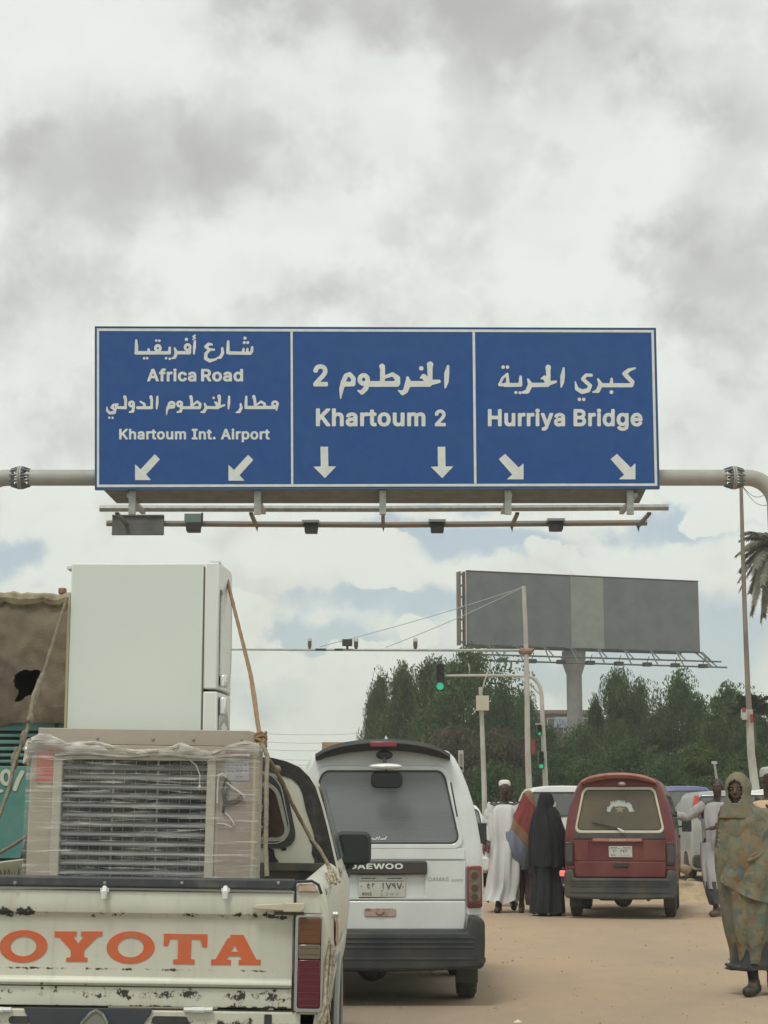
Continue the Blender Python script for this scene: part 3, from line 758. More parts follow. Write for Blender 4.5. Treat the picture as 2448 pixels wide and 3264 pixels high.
TREES = [
    # u, vtop, Y, width, kind, pointy, seed, label
    (1190, 2215, 84, 85, 'g', 1, 0, 'narrow pointed tree at the left end of the tree line, beside the van roof'),
    (1212, 2158, 82, 110, 'd', 1, 1, 'dark cypress-like tree, second peak from the left end of the tree line'),
    (1284, 2142, 80, 150, 'g', 1, 0, 'pointed green tree between the left peaks and the traffic light'),
    (1375, 2128, 78, 200, 'd', 0, 1, 'broad dark green tree behind the hanging traffic light'),
    (1500, 2092, 76, 270, 'g', 0, 2, 'tallest broad green tree behind the grey box on a pole'),
    (1440, 2330, 64, 260, 'b', 0, 0, 'dry brown scrubby tree in front of the tall green trees, above the white minivan'),
    (1585, 2345, 62, 200, 'b', 0, 1, 'brownish low tree behind the thin pole with the grey box'),
    (1600, 2190, 74, 130, 'd', 0, 0, 'dark green tree on the right shoulder of the tallest tree'),
    (1668, 2225, 80, 110, 'g', 0, 1, 'small green tree behind the camera mast'),
    (1740, 2330, 70, 190, 'd', 0, 2, 'low dark tree below the flat roofed building'),
    (1850, 2320, 72, 170, 'g', 0, 0, 'low green tree at the foot of the billboard column'),
    (1898, 2240, 76, 90, 'd', 1, 0, 'slim dark tree just right of the billboard column'),
    (1965, 2160, 74, 150, 'g', 0, 1, 'tall loose green tree under the right half of the billboard'),
    (2040, 2192, 76, 130, 'g', 0, 2, 'green tree with an open top right of the tall loose tree'),
    (2000, 2370, 60, 240, 'd', 0, 0, 'dense low tree behind the roof of the red minivan'),
    (2100, 2290, 70, 150, 'd', 0, 1, 'dark tree in the dip between two taller trees'),
    (2165, 2155, 72, 160, 'g', 0, 0, 'tall leafy tree right of the billboard'),
    (2225, 2240, 70, 150, 'd', 0, 2, 'mid green tree beside the tall leafy tree'),
    (2225, 2390, 58, 230, 'g', 0, 1, 'low bushy tree behind the blue roofed car'),
    (2320, 2205, 68, 190, 'g', 0, 2, 'rounded green tree left of the utility pole'),
    (2420, 2280, 62, 190, 'd', 0, 0, 'dark green tree at the right edge below the palms'),
    (2400, 2390, 56, 200, 'g', 0, 2, 'bushy tree behind the man with the pale cap'),
    (1300, 2380, 66, 210, 'd', 0, 1, 'low dark tree behind the roof of the white minivan'),
    (1760, 2420, 60, 230, 'd', 0, 2, 'dark undergrowth tree behind the low traffic signals'),
    (1880, 2440, 56, 200, 'd', 0, 1, 'low dense tree left of the red minivan roof'),
    (1570, 2440, 58, 220, 'd', 0, 0, 'dark shrubby tree behind the man in white'),
    (2110, 2430, 54, 200, 'd', 0, 0, 'low dark tree directly above the blue roofed car'),
    (1250, 2300, 92, 170, 'g', 0, 0, 'green tree filling the back of the left end of the tree line'),
    (1340, 2240, 94, 220, 'd', 0, 2, 'dark tree at the back behind the dry brown tree'),
    (1960, 2290, 94, 240, 'g', 0, 1, 'green tree at the back under the middle of the billboard'),
    (2090, 2330, 92, 240, 'd', 0, 0, 'dark tree at the back between billboard and utility pole'),
    (2290, 2300, 90, 260, 'g', 0, 1, 'green tree at the back behind the rounded tree by the utility pole'),
]
for u, vt, Y, w, k, pt, sd_, lb in TREES:
    tree(u, vt, Y, w, lb, k, pt, sd_)

# ground cover under the trees so that the line reads as one mass
rngh = np.random.default_rng(5)
V, Fc = [], []
for i in range(26000):
    x = rngh.uniform(-12, 24); y = rngh.uniform(57, 88)
    if x < -2 + (y - 57) * .02: continue
    z = abs(rngh.normal()) * 1.3 + .05
    c = Vector((x, y, min(z, 4)))
    n = Vector(rngh.normal(size=3)).normalized(); t = n.orthogonal().normalized(); b = n.cross(t); s = rngh.uniform(.08, .2)
    o = len(V); V += [tuple(c - t * s), tuple(c - b * s * .5), tuple(c + t * s), tuple(c + b * s * .5)]; Fc.append((o, o + 1, o + 2, o + 3))
mb = MB(); mb.add(V, Fc)
tag(mb.build('undergrowth', LEAFD), 'dark leafy undergrowth below the line of trees', 'undergrowth', kind='stuff')

# ------------------------------------------------------------------ far building
bt = thing('flat_roofed_building', 'flat roofed brown building showing between the trees left of the billboard column', 'building', P(1765, 2594, 108) * 1)
bt.location.z = 0
BR = mat('brown_render', (.155, .115, .095), .85, col2=(.20, .155, .13), scale=1.2, bump=.1)
W = 3.2; Htop = z2(2275, 108)
mb = MB(); mb.box((-1.6, 0, 0), (2.6, 6, Htop)); mb.build('wall', BR, bt)
mb = MB(); mb.box((-1.75, -.15, Htop), (2.75, 6.1, Htop + .22)); mb.build('roof', mat('roof_concrete', (.20, .15, .13), .8), bt)
mb = MB(); mb.box((-1.7, 0.3, Htop + .22), (-1.15, .9, Htop + .62)); mb.build('chimney', BR, bt)
for i in range(4):
    for k in range(3):
        x = -1.25 + i * .98; z = Htop - 1.1 - k * 1.6
        mb = MB(); mb.box((x, -.03, z), (x + .55, .02, z + .8)); w_ = mb.build('window', GLASSD, bt)
        mb = MB(); mb.ring(rrect(x - .05, z - .05, x + .6, z + .85, .01, 1), rrect(x, z, x + .55, z + .8, .01, 1), -.05, -.031); mb.build('frame', POLEG, w_)
mb = MB(); mb.box((.1, -.14, Htop - .85), (1.9, -.07, Htop - .2)); mb.build('blue_sign', mat('washed_blue', (.12, .19, .30), .6, col2=(.35, .38, .40), scale=3), bt)

# ------------------------------------------------------------------ billboard
YL, YR = 90.0, 94.2
A = P(1490, 2057, YL); B = P(2231, 2077, YR)
az_ = math.atan2(B.y - A.y, B.x - A.x)
bb = thing('billboard', 'large blank grey billboard with a pale vertical strip on a single thick column', 'billboard', (A.x, A.y, 0), (0, 0, az_))
LW = math.hypot(B.x - A.x, B.y - A.y)
zb = A.z; zt = P(1490, 1821, YL).z
zb = (A.z + B.z) / 2; zt = (P(1490, 1821, YL).z + P(2229, 1854, YR).z) / 2
BBG = mat('weathered_grey_sheet', (.115, .13, .14), .7, col2=(.155, .17, .175), scale=.9, dust=(.2, .2, .19), dust_amt=.4, bump=.05, bscale=6)
BBL = mat('pale_grey_sheet', (.26, .28, .26), .7, col2=(.21, .235, .22), scale=1.4, dust=(.3, .3, .27), dust_amt=.4)
# eight sheets, the sixth of them pale
edges = [0, .14, .30, .435, .575, .72, .86, 1.0]
edges = [0, .148, .296, .436, .578, .72, .86, 1.0]
for i in range(7):
    x0, x1 = edges[i] * LW, edges[i + 1] * LW
    mb = MB(); mb.box((x0 + .003, -.03 - .001 * (i % 2), zb + .02), (x1 - .003, .02, zt - .02))
    mb.build('sheet', BBL if i == 3 else BBG, bb, label='pale sheet in the middle of the billboard' if i == 3 else None)
mb = MB()
mb.box((0, .02, zb), (LW, .12, zb + .12)); mb.box((0, .02, zt - .12), (LW, .12, zt)); mb.box((0, .02, zb), (.1, .12, zt)); mb.box((LW - .1, .02, zb), (LW, .12, zt))
mb.box((-.02, -.05, zt), (LW + .02, .14, zt + .05)); mb.box((-.02, -.05, zb - .06), (LW + .02, .14, zb))
mb.build('frame', DARKP, bb)
mb = MB(); mb.box((.6, 1.5, zb), (LW - .3, 1.6, zt)); mb.build('rear_face', BBG, bb)
mb = MB()
for k in range(7):
    z = zb + .1 + k * (zt - zb - .3) / 6
    mb.box((-.30, .14, z), (-.02, .28, z + .1))
mb.box((-.36, .14, zb), (-.28, .6, zt)); mb.box((-.12, .14, zb - .05), (-.02, .4, zt))
mb.build('side_truss', mat('rusty_brown_truss', (.13, .105, .085), .8, col2=(.19, .16, .13), scale=6), bb, label='rusty edge frame on the left side of the billboard')
cx = (P(1850, 2150, 92).x - A.x) / math.cos(az_)
mb = MB(); n = 28
CONC = mat('pale_concrete_column', (.30, .31, .30), .7, col2=(.24, .25, .25), scale=2, bump=.05)
r0 = 25 * 92 / 5682
mb.lathe([(r0 * 1.05, 0), (r0, .3), (r0, zb - 1.35), (r0 * 1.5, zb - .75), (r0 * 1.55, zb - .1)], (cx, .8, 0), 'z', 28)
mb.build('column', CONC, bb, smooth=True)
zc = zb - (2128 - 2070) * 92 / 5767
mb = MB()
for yy, zz in ((-1.6, zc), (-1.0, zc + .35)):
    mb.tube([(-.9, yy, zz), (LW + .7, yy, zz)], .045, 6)
for k in range(9):
    x = .9 + k * (LW - 1.2) / 8
    mb.tube([(x, 0, zb), (x, -.8, zb - .1), (x, -1.6, zc)], .04, 5)
    mb.tube([(x + .45, 0, zb), (x + .45, -1.0, zc + .35)], .035, 5)
mb.tube([(LW, 0, zb), (LW + .3, -1.4, zc)], .04, 5); mb.tube([(LW - .3, 0, zb), (LW, -1.4, zc)], .04, 5)
mb.tube([(-.2, 0, zb), (-.8, -1.4, zc)], .05, 5); mb.tube([(.1, 0, zb), (-.5, -1.4, zc)], .05, 5)
mb.build('walkway', mat('walkway_steel', (.13, .14, .135), .6, .3), bb)
for k in range(8):
    x = 1.2 + k * (LW - 2.0) / 7
    mb = MB(); mb.cbox((x, -1.75, zc + .02), (.42, .3, .2)); mb.tube([(x, -1.75, zc + .12), (x + .1, -1.8, zc + .45)], .02, 5)
    mb.build('floodlight', BLACKP, bb)

# ------------------------------------------------------------------ camera mast with a long arm and stay wires
YM = 40.0
foot = P(1691, 2594, YM); foot.z = 0
mast = thing('camera_mast', 'slim pale leaning mast with a long arm held by two stay wires', 'mast', foot)
o = mast.location.copy()


def lp(u, v, Y): return P(u, v, Y) - o


MASTM = mat('chalky_mast_paint', (.46, .46, .42), .6, col2=(.33, .29, .25), scale=2.5, amt=.57, stretch=(1, 1, .6))
mb = MB(); mb.tube([(0, 0, -.05), lp(1688, 2540, YM), lp(1682, 2400, YM), lp(1680, 2200, YM), lp(1675, 2000, YM), lp(1669, 1868, YM)], [.072, .07, .066, .058, .052, .045], 12)
mb.build('pole', MASTM, mast, smooth=True)
mb = MB()
for i in range(7):
    z = .62 + i * .21
    mb.tube([(-.012 * z, 0, z), (-.012 * z - .001, 0, z + .075)], .0755, 12)
mb.build('red_band', mat('faded_red_bands', (.34, .10, .085), .7, col2=(.45, .40, .36), scale=14, amt=.56), mast, smooth=True)
mb = MB(); mb.tube([lp(720, 2070, YM), lp(1200, 2072, YM), lp(1662, 2073, YM)], [.022, .028, .034], 8)
mb.build('arm', STEEL, mast, smooth=True)
mb = MB()
c = lp(1678, 2073, YM)
mb.tube([c + Vector((-.17, 0, .0)), c + Vector((-.08, 0, -.03)), c + Vector((.08, 0, -.03)), c + Vector((.17, 0, .03))], [.05, .085, .085, .03], 8)
mb.build('bracket', RUST, mast, smooth=True)
for (u1, v1) in ((1020, 2061), (1228, 2064)):
    mb = MB(); pA, pB = lp(1664, 1873, YM), lp(u1, v1, YM)
    mb.tube([pA.lerp(pB, t) + Vector((0, 0, -.05 * math.sin(math.pi * t))) for t in [i / 10 for i in range(11)]], .0085, 5)
    mb.build('stay_wire', STEEL, mast)
for (u1, hh, ww) in ((987, 24, 6), (1135, 22, 7), (1324, 22, 7)):
    q = lp(u1, 2067, YM); hz_ = hh * YM / 5767; w1 = ww * YM / 5682
    mb = MB(); mb.lathe([(w1 * .5, -.02), (w1, .05), (w1, hz_)], q, 'z', 12)
    s_ = mb.build('sensor', mat('sensor_brown', (.12, .085, .07), .6), mast, smooth=True)
    mb = MB(); mb.lathe([(w1 * 1.1, hz_ + .001), (w1 * 1.15, hz_ + .05), (w1 * .8, hz_ + .085), (.005, hz_ + .1)], q, 'z', 12)
    mb.build('cap', mat('sensor_cap', (.55, .52, .47), .5), s_, smooth=True)
q = lp(1107, 2067, YM)
mb = MB(); mb.cbox(q + Vector((0, -.03, .13)), (.23, .16, .15)); mb.cbox(q + Vector((0, 0, .03)), (.05, .05, .1)); mb.build('camera_housing', BLACKP, mast, bevel=.01)
for uc, wc in ((1080, .19), (1022, .24)):
    mb = MB(); mb.cbox(lp(uc, 2071, YM), (wc, .07, .05)); mb.build('clamp', BLACKP, mast)

# red and dark banners hanging on the mast pole
for uu, w_, nm, cc, lb in ((1668, .115, 'dark_banner', (.05, .03, .03), 'small dark brown hanging banner on the left of the camera mast'), (1700, .085, 'red_banner', (.30, .06, .045), 'small faded red hanging banner on the right of the camera mast')):
    a_, b_ = P(uu, 2356, YM), P(uu, 2402, YM)
    t_ = MB(); t_.box((a_.x - w_ / 2, YM - .006, b_.z), (a_.x + w_ / 2, YM + .006, a_.z)); t_.tube([(a_.x - w_ / 2, YM, a_.z), (P(1686, 2356, YM).x, YM, a_.z)], .008, 5)
    ob = t_.build(nm, mat(nm, cc, .8, col2=tuple(x * .6 for x in cc), scale=12), origin=(a_.x, YM, b_.z)); tag(ob, lb, 'banner')

# ------------------------------------------------------------------ traffic signal with curved arm
YS = 46.0
foot = P(1741, 2594, YS); foot.z = 0
ts = thing('traffic_signal', 'traffic signal on a curved grey arm showing green, with lower signal heads on its post', 'traffic light', foot)
o = ts.location.copy()
mb = MB()
curve = [(0, 0, 0), lp(1739, 2500, YS), lp(1731, 2330, YS), lp(1727, 2230, YS), lp(1725, 2205, YS), lp(1720, 2186, YS), lp(1711, 2171, YS), lp(1699, 2161, YS), lp(1685, 2155, YS), lp(1560, 2153, YS), lp(1415, 2154, YS)]
mb.tube(curve, [.075, .07, .06, .055, .052, .05, .05, .048, .045, .036, .028], 10)
mb.build('post', POLEG, ts, smooth=True)
mb = MB(); mb.tube([lp(1687, 2180, YS), lp(1724, 2216, YS)], .02, 6)
mb.tube([lp(1532, 2151, YS), lp(1494, 2150, YS), lp(1497, 2135, YS), lp(1493, 2115, YS)], .015, 6)
mb.build('brace', POLEG, ts, smooth=True)
GREENL = mat('lit_green_lamp', (.02, .38, .20), .4, emit=.9)
OFFL = mat('unlit_lamp', (.03, .015, .015), .3)


def signal_head(u, v0, v1, wpx, lit, parent, Y):
    a, b = lp(u, v0, Y), lp(u, v1, Y); h = a.z - b.z; w = wpx * Y / 5682
    mb = MB(); mb.box((a.x - w / 2, a.y - .14, b.z), (a.x + w / 2, a.y + .06, a.z))
    hd = mb.build('signal_head', BLACKP, parent, bevel=.02)
    for k in range(3):
        zc_ = a.z - h * (k + .5) / 3
        r = min(w * .40, h / 6 * .85)
        mb = MB(); mb.lathe([(r, -.16), (r * .98, -.175), (.001, -.185)], (a.x, a.y, zc_), 'y', 16)
        mb.build('lamp', GREENL if k == lit else OFFL, hd, smooth=True, label='lit green lamp' if k == lit else None)
        mb = MB()
        mb.loft([[(a.x + (r + .012) * math.cos(math.radians(t)), a.y - .15 - d, zc_ + (r + .012) * math.sin(math.radians(t))) for t in range(-10, 191, 20)] for d in (0, .13)], cap=False, close=False)
        mb.build('visor', BLACKP, hd)


signal_head(1402, 2117, 2203, 30, 2, ts, YS)
signal_head(1718, 2312, 2345, 15, 2, ts, YS - .1)
signal_head(1723, 2395, 2452, 17, 2, ts, YS - .1)
mb = MB(); mb.cbox(lp(1715, 2308, YS - .2), (.13, .2, .04)); mb.build('hood', STEEL, ts)

# ------------------------------------------------------------------ thin pole with a pale box
YB = 37.0
foot = P(1547, 2594, YB); foot.z = 0
bp_ = thing('box_pole', 'slim pale pole carrying a square beige cabinet and a looped cable', 'pole', foot)
o = bp_.location.copy()
mb = MB(); mb.tube([(0, 0, 0), lp(1543, 2500, YB), lp(1536, 2300, YB), lp(1531, 2190, YB)], [.055, .053, .046, .038], 12); mb.build('pole', MASTM, bp_, smooth=True)
mb = MB(); a = lp(1517, 2266, YB); b = lp(1557, 2219, YB); mb.box((a.x, -.17, a.z), (b.x, -.05, b.z)); mb.build('cabinet', mat('beige_cabinet', (.52, .49, .38), .5, dust=(.4, .34, .25)), bp_, bevel=.008)
mb = MB(); mb.tube([lp(1537, 2200, YB), lp(1545, 2170, YB), lp(1554, 2145, YB), lp(1560, 2128, YB), lp(1557, 2114, YB)], .013, 6)
mb.tube([lp(1512, 2273, YB), lp(1516, 2262, YB)], .02, 6); mb.build('cable', MASTM, bp_, smooth=True)

# small white post behind the van
YW = 30.0
foot = P(1472, 2594, YW); foot.z = 0
mk = thing('marker_post', 'small pale marker board on a post, just right of the white minivan roof', 'sign', foot)
o = mk.location.copy()
mb = MB(); mb.tube([(0, .03, 0), lp(1471, 2470, YW) + Vector((0, .03, 0))], .03, 8); mb.build('post', MASTM, mk, smooth=True)
mb = MB(); a = lp(1461, 2462, YW); b = lp(1477, 2392, YW); mb.box((a.x, -.03, a.z), (b.x, 0, b.z)); mb.build('board', mat('marker_white', (.5, .5, .46), .6, dust=(.3, .27, .2)), mk, bevel=.004)
mb = MB(); mb.box((a.x + .025, -.034, a.z + .12), (b.x - .02, -.0305, b.z - .06)); mb.build('panel', mat('marker_grey', (.22, .22, .2), .6), mk)
mb = MB(); mb.lathe([(.03, -.05), (.032, -.06), (.001, -.07)], ((a.x + b.x) / 2, 0, a.z + .07), 'y', 12); mb.build('lamp', BLACKP, mk)

# ------------------------------------------------------------------ utility pole at right
YU = 34.0
foot = P(2412, 2594, YU); foot.z = 0
up = thing('utility_pole', 'tall thin utility pole rising past the sign gantry joint at the right', 'pole', foot)
o = up.location.copy()
mb = MB(); mb.tube([(0, 0, 0), lp(2408, 2520, YU), lp(2394, 2400, YU), lp(2388, 2262, YU)], [.088, .085, .075, .068], 14); mb.build('lower_pole', MASTM, up, smooth=True)
mb = MB(); mb.tube([lp(2388, 2262, YU), lp(2384, 2200, YU), lp(2374, 1950, YU), lp(2366, 1700, YU), lp(2361, 1500, YU)], [.055, .052, .046, .04, .034], 12)
mb.build('upper_pole', mat('weathered_wood_pole', (.17, .15, .125), .8, col2=(.26, .23, .19), scale=5, stretch=(1, 1, .3)), up, smooth=True)
mb = MB(); mb.cbox(lp(2372, 2278, YU - .1), (.11, .1, .20)); mb.build('lantern', POLEG, up, bevel=.01)
mb = MB(); mb.cbox(lp(2371, 2263, YU - .14), (.07, .03, .09)); mb.cbox(lp(2396, 2290, YU - .1), (.05, .03, .16)); mb.build('red_tag', mat('red_tag', (.30, .05, .04), .6), up)
mb = MB(); mb.cbox(lp(2370, 2296, YU - .1), (.10, .08, .09)); mb.build('bracket', BLACKP, up)
for du, dv in ((0, 0), (3, 22), (5, 45)):
    pass
mb = MB()
pA = lp(2363, 1545, YU)
for q in ((2440, 1575), (2445, 1610)):
    pB = lp(q[0], q[1], YU + 6)
    mb.tube([pA.lerp(pB, t / 8) - Vector((0, 0, .15 * math.sin(math.pi * t / 8))) for t in range(9)], .007, 4)
mb.build('wire', BLACKP, up)

# ------------------------------------------------------------------ palms
PALM = leaf_mat('dusty_palm_leaf', (.22, .20, .165), (.28, .26, .21), (.36, .335, .28))
PALMG = leaf_mat('green_palm_leaf', (.06, .085, .04), (.09, .11, .055), (.13, .14, .08))


def frond(mb, p0, az, el, L, droop, rng, w=.36):
    pts = []
    for i in range(13):
        t = i / 12
        r = L * t * math.cos(el) * (1 - .15 * t * droop)
        z = L * t * math.sin(el) - droop * L * t * t
        pts.append(Vector((p0[0] + math.cos(az) * r, p0[1] + math.sin(az) * r, p0[2] + z)))
    mb.tube(pts, [.035 * (1 - .8 * i / 12) for i in range(13)], 5)
    for i in range(1, 12):
        for k in range(8):
            t = k / 8
            p = pts[i].lerp(pts[i + 1], t); tan = (pts[i + 1] - pts[i]).normalized()
            side = tan.cross(Vector((0, 0, 1))).normalized()
            for s in (-1, 1):
                ll = w * (1 - abs(i / 12 - .45) * 1.1) * rng.uniform(.8, 1.15)
                q = p + side * s * ll * .7 + tan * ll * .5 + Vector((0, 0, rng.uniform(-.6, -.1) * ll))
                wv = tan * .04
                mb.add([p - wv, p + wv, q], [(0, 1, 2)])


def palm(u, v, Y, label, nf, L, m, seed, spread=1.0, updown=(0.9, -.5)):
    rng = random.Random(seed)
    top = P(u, v, Y)
    t = thing('palm_tree', label, 'palm tree', (top.x, Y, 0), group=None)
    H = top.z
    mb = MB(); mb.tube([(.02 * math.sin(i * 2), .02 * math.cos(i * 3), H * i / 10) for i in range(11)], [.2 - .006 * i for i in range(11)], 12)
    mb.build('trunk', BARK, t, smooth=True)
    for k in range(nf):
        el = updown[0] + (updown[1] - updown[0]) * (k / max(1, nf - 1)) + rng.uniform(-.1, .1)
        mb = MB(); frond(mb, (0, 0, H), k * 2.4 + rng.uniform(-.2, .2), el, L * rng.uniform(.85, 1.1), .35 * spread, rng)
        mb.build('frond', m, t)
    return t


palm(2462, 1740, 55, 'tall dusty date palm with drooping grey fronds behind the gantry post', 44, 1.55, PALM, 4, 1.5, (1.2, -1.3))
palm(2395, 2268, 58, 'short green palm with upright fronds behind the utility pole', 20, .95, PALMG, 9, .8, (1.2, .1))

# ------------------------------------------------------------------ overhead cables far left of the white minivan
for k, (v0, sag) in enumerate(((2322, .25), (2345, .3), (2366, .35), (2392, .4), (2415, .3), (2436, .2))):
    a, b = P(560, v0 - 6, 70), P(1240, v0 + 10, 95)
    mb = MB(); mb.tube([a.lerp(b, t / 14) - Vector((0, 0, sag * math.sin(math.pi * t / 14))) for t in range(15)], .006, 4)
    ob = mb.build('overhead_cable', BLACKP, origin=a)
    tag(ob, 'thin overhead cable crossing the pale sky behind the pickup rope, %s' % ('topmost of the six', 'second from the top', 'third from the top', 'third from the bottom', 'second from the bottom', 'lowest of the six')[k], 'cable', 'overhead cables left of the white minivan')
# ------------------------------------------------------------------ overhead sign on its gantry
YG = 26.0
SB = mat('sign_blue', (.008, .066, .255), .45, col2=(.011, .076, .28), scale=5, dust=(.06, .11, .22), dust_amt=.12, dust_scale=1.5, spec=.3)
SW = mat('sign_white', (.70, .74, .71), .5, col2=(.62, .66, .635), scale=6)
SEDGE = mat('sign_edge', (.045, .10, .17), .5)
SBACK = mat('sign_underside_steel', (.115, .12, .112), .7, col2=(.16, .165, .155), scale=4, bump=.05)
gloc = P(2450, 1700, YG); gloc = Vector((gloc.x, YG, 0))
gan = thing('sign_gantry', 'blue three panel overhead road sign with white lettering on a grey tubular gantry', 'road sign', gloc)
o = gloc.copy()


def sp(u, v, dy=0.0):
    q = P(u, v, YG); q.y += dy
    return q - o


pan_edges = [(302, 302, 931, 933), (931, 933, 1512, 1517), (1512, 1517, 2091, 2103)]


def top_v(u): return 1040 + (u - 302) / 1789 * 5
def bot_v(u): return 1560 - (u - 302) / 1801 * 3


panels = []
for (ul0, ul1, ur0, ur1) in pan_edges:
    mb = MB()
    fr = [sp(ul0, top_v(ul0)), sp(ur0, top_v(ur0)), sp(ur1, bot_v(ur1)), sp(ul1, bot_v(ul1))]
    e = .0015
    if ul0 != 302: fr[0].x += e; fr[3].x += e
    if ur0 != 2091: fr[1].x -= e; fr[2].x -= e
    bk = [p + Vector((0, .09, 0)) for p in fr]
    mb.add(fr + bk, [(3, 2, 1, 0), (4, 5, 6, 7), (0, 1, 5, 4), (1, 2, 6, 5), (2, 3, 7, 6), (3, 0, 4, 7)])
    panels.append(mb.build('sign_panel', SB, gan))
# white border and dividers, thin proud strips
def strip(quad, parent, name='border', m=SW):
    mb = MB(); f = [sp(u, v, -.004) for u, v in quad]; b = [sp(u, v, -.0008) for u, v in quad]
    mb.add(f + b, [(3, 2, 1, 0), (0, 1, 5, 4), (1, 2, 6, 5), (2, 3, 7, 6), (3, 0, 4, 7)])
    return mb.build(name, m, parent)


w = 8
strip([(309, 1047), (2084, 1052), (2084, 1052 + w), (309, 1047 + w)], gan)
strip([(309, 1545), (2095, 1541), (2095, 1549), (309, 1553)], gan)
strip([(309, 1055), (309 + w - 1, 1055), (309 + w - 1, 1545), (309, 1545)], gan)
strip([(2076, 1060), (2084, 1060), (2095, 1541), (2087, 1541)], gan)
strip([(926, 1057.2), (933, 1057.2), (935, 1543.3), (928, 1543.3)], gan, 'divider')
strip([(1506, 1059), (1514, 1059), (1519, 1541.8), (1511, 1541.8)], gan, 'divider')
# thin dark edge frame
strip([(302, 1040), (2091, 1045), (2091, 1047.5), (302, 1042.5)], gan, 'edge', SEDGE)
strip([(302, 1557.5), (2103, 1554.5), (2103, 1557), (302, 1560)], gan, 'edge', SEDGE)
strip([(302, 1042.5), (304.5, 1042.5), (304.5, 1557.5), (302, 1557.5)], gan, 'edge', SEDGE)
strip([(2088.5, 1047.5), (2091, 1047.5), (2103, 1554.5), (2100.5, 1554.5)], gan, 'edge', SEDGE)

LIFT = -.005


def sign_ink(strokes, ox, oy, sc, parent, name='lettering', grow=1.0, cell=1.3):
    st = [[(ox + x / sc, oy + y / sc, r / sc * grow) for x, y, r in s] for s in strokes]
    V, Fc = ink(st, cell)
    return flat_mesh(name, V, Fc, lambda x, y: sp(x, y, LIFT), SW, parent)


def sign_text(s, x0, x1, ytop, ybase, parent, bold=.03):
    V, Fc = text_fit(s, x0, x1, -ytop, -ybase, bold)
    return flat_mesh('lettering', V, Fc, lambda x, y: sp(x, -y, LIFT), SW, parent)


def loop(cx, cy, rx, ry, w): return arc(cx, cy, rx, ry, 0, 360, w)


p1, p2, p3 = panels
# first panel: three lines of Arabic / English
sign_ink([[(1215, 58, 17)], [(1208, 103, 16)], [(1243, 103, 16)],
          [(1288, 150, 13), (1285, 190, 15), (1268, 212, 16), (1060, 208, 17)], [(1240, 168, 12), (1237, 205, 14)], [(1200, 168, 12), (1195, 205, 14)],
          [(1044, 92, 13), (1043, 150, 17), (1042, 205, 18)],
          [(984, 160, 12), (988, 210, 16), (965, 252, 16), (925, 262, 7)],
          [(880, 122, 10), (845, 118, 16), (818, 145, 17), (850, 172, 14), (900, 175, 11)], [(855, 178, 14), (818, 215, 17), (815, 262, 18), (855, 288, 18), (922, 272, 10)],
          [(706, 88, 12), (701, 150, 16), (696, 216, 9)], [(708, 28, 9), (688, 42, 9), (710, 58, 8), (684, 72, 6)],
          [(620, 70, 17)], loop(632, 150, 26, 28, 14), [(655, 175, 14), (650, 207, 17), (515, 205, 17)],
          [(500, 160, 10), (518, 205, 17), (502, 252, 16), (470, 265, 7)],
          [(450, 155, 12), (447, 207, 17), (108, 207, 18)], [(413, 262, 13)], [(450, 268, 13)],
          loop(330, 160, 24, 28, 15), [(314, 82, 13)], [(345, 84, 13)], [(236, 172, 12), (232, 205, 15)], [(190, 262, 13)], [(221, 262, 13)],
          [(110, 80, 11), (112, 140, 17), (112, 205, 18)]], 400, 1060, 3.19, p1)
sign_text('Africa', 469, 626, 1176, 1216, p1)
sign_text('Road', 641, 775, 1176, 1216, p1)
sign_ink([loop(1543, 128, 22, 20, 11), [(1560, 150, 10), (1556, 180, 7)], [(1540, 158, 14), (1295, 158, 14)],
          [(1362, 66, 15), (1370, 90, 12), (1375, 150, 12)], [(1385, 135, 9), (1425, 108, 10), (1455, 128, 11), (1452, 155, 13)],
          [(1298, 66, 10), (1295, 155, 13)],
          [(1250, 128, 9), (1255, 162, 13), (1238, 194, 13), (1212, 200, 6)],
          [(1152, 66, 9), (1150, 120, 12), (1146, 168, 7)],
          [(1066, 62, 15), (1070, 90, 12), (1066, 145, 12)], [(1112, 138, 8), (1060, 155, 13)], [(1028, 112, 6), (1040, 120, 12), (1058, 148, 14)], [(1020, 76, 11)],
          [(1055, 160, 13), (960, 158, 13)], [(944, 125, 8), (956, 160, 13), (938, 194, 13), (912, 198, 6)],
          [(825, 66, 14), (832, 95, 12), (832, 150, 12)], [(845, 135, 9), (880, 108, 10), (905, 128, 12), (900, 156, 13)], [(898, 160, 13), (745, 160, 13)],
          loop(730, 128, 19, 19, 11), [(748, 150, 11), (738, 190, 13), (708, 198, 6)],
          loop(662, 132, 22, 18, 12), [(632, 150, 12), (622, 180, 10), (618, 220, 4)], [(680, 155, 11), (635, 160, 11)],
          [(540, 66, 9), (538, 120, 12), (534, 168, 7)], [(485, 68, 14), (492, 95, 12), (490, 150, 12)], [(490, 160, 13), (372, 160, 13)], [(396, 108, 8), (430, 130, 11), (428, 155, 12)],
          loop(320, 128, 19, 19, 11), [(338, 150, 11), (330, 190, 13), (300, 198, 6)],
          [(262, 68, 14), (270, 95, 12), (268, 150, 12)], [(268, 160, 13), (190, 158, 12)],
          [(200, 132, 10), (165, 138, 12), (150, 158, 11), (180, 178, 12), (172, 202, 13), (135, 205, 13), (112, 185, 10), (110, 155, 5)], [(130, 245, 10)], [(158, 246, 10)]],
         300, 1240, 2.676, p1, cell=1.2)
sign_text('Khartoum Int. Airport', 380, 860, 1367, 1401, p1, .028)
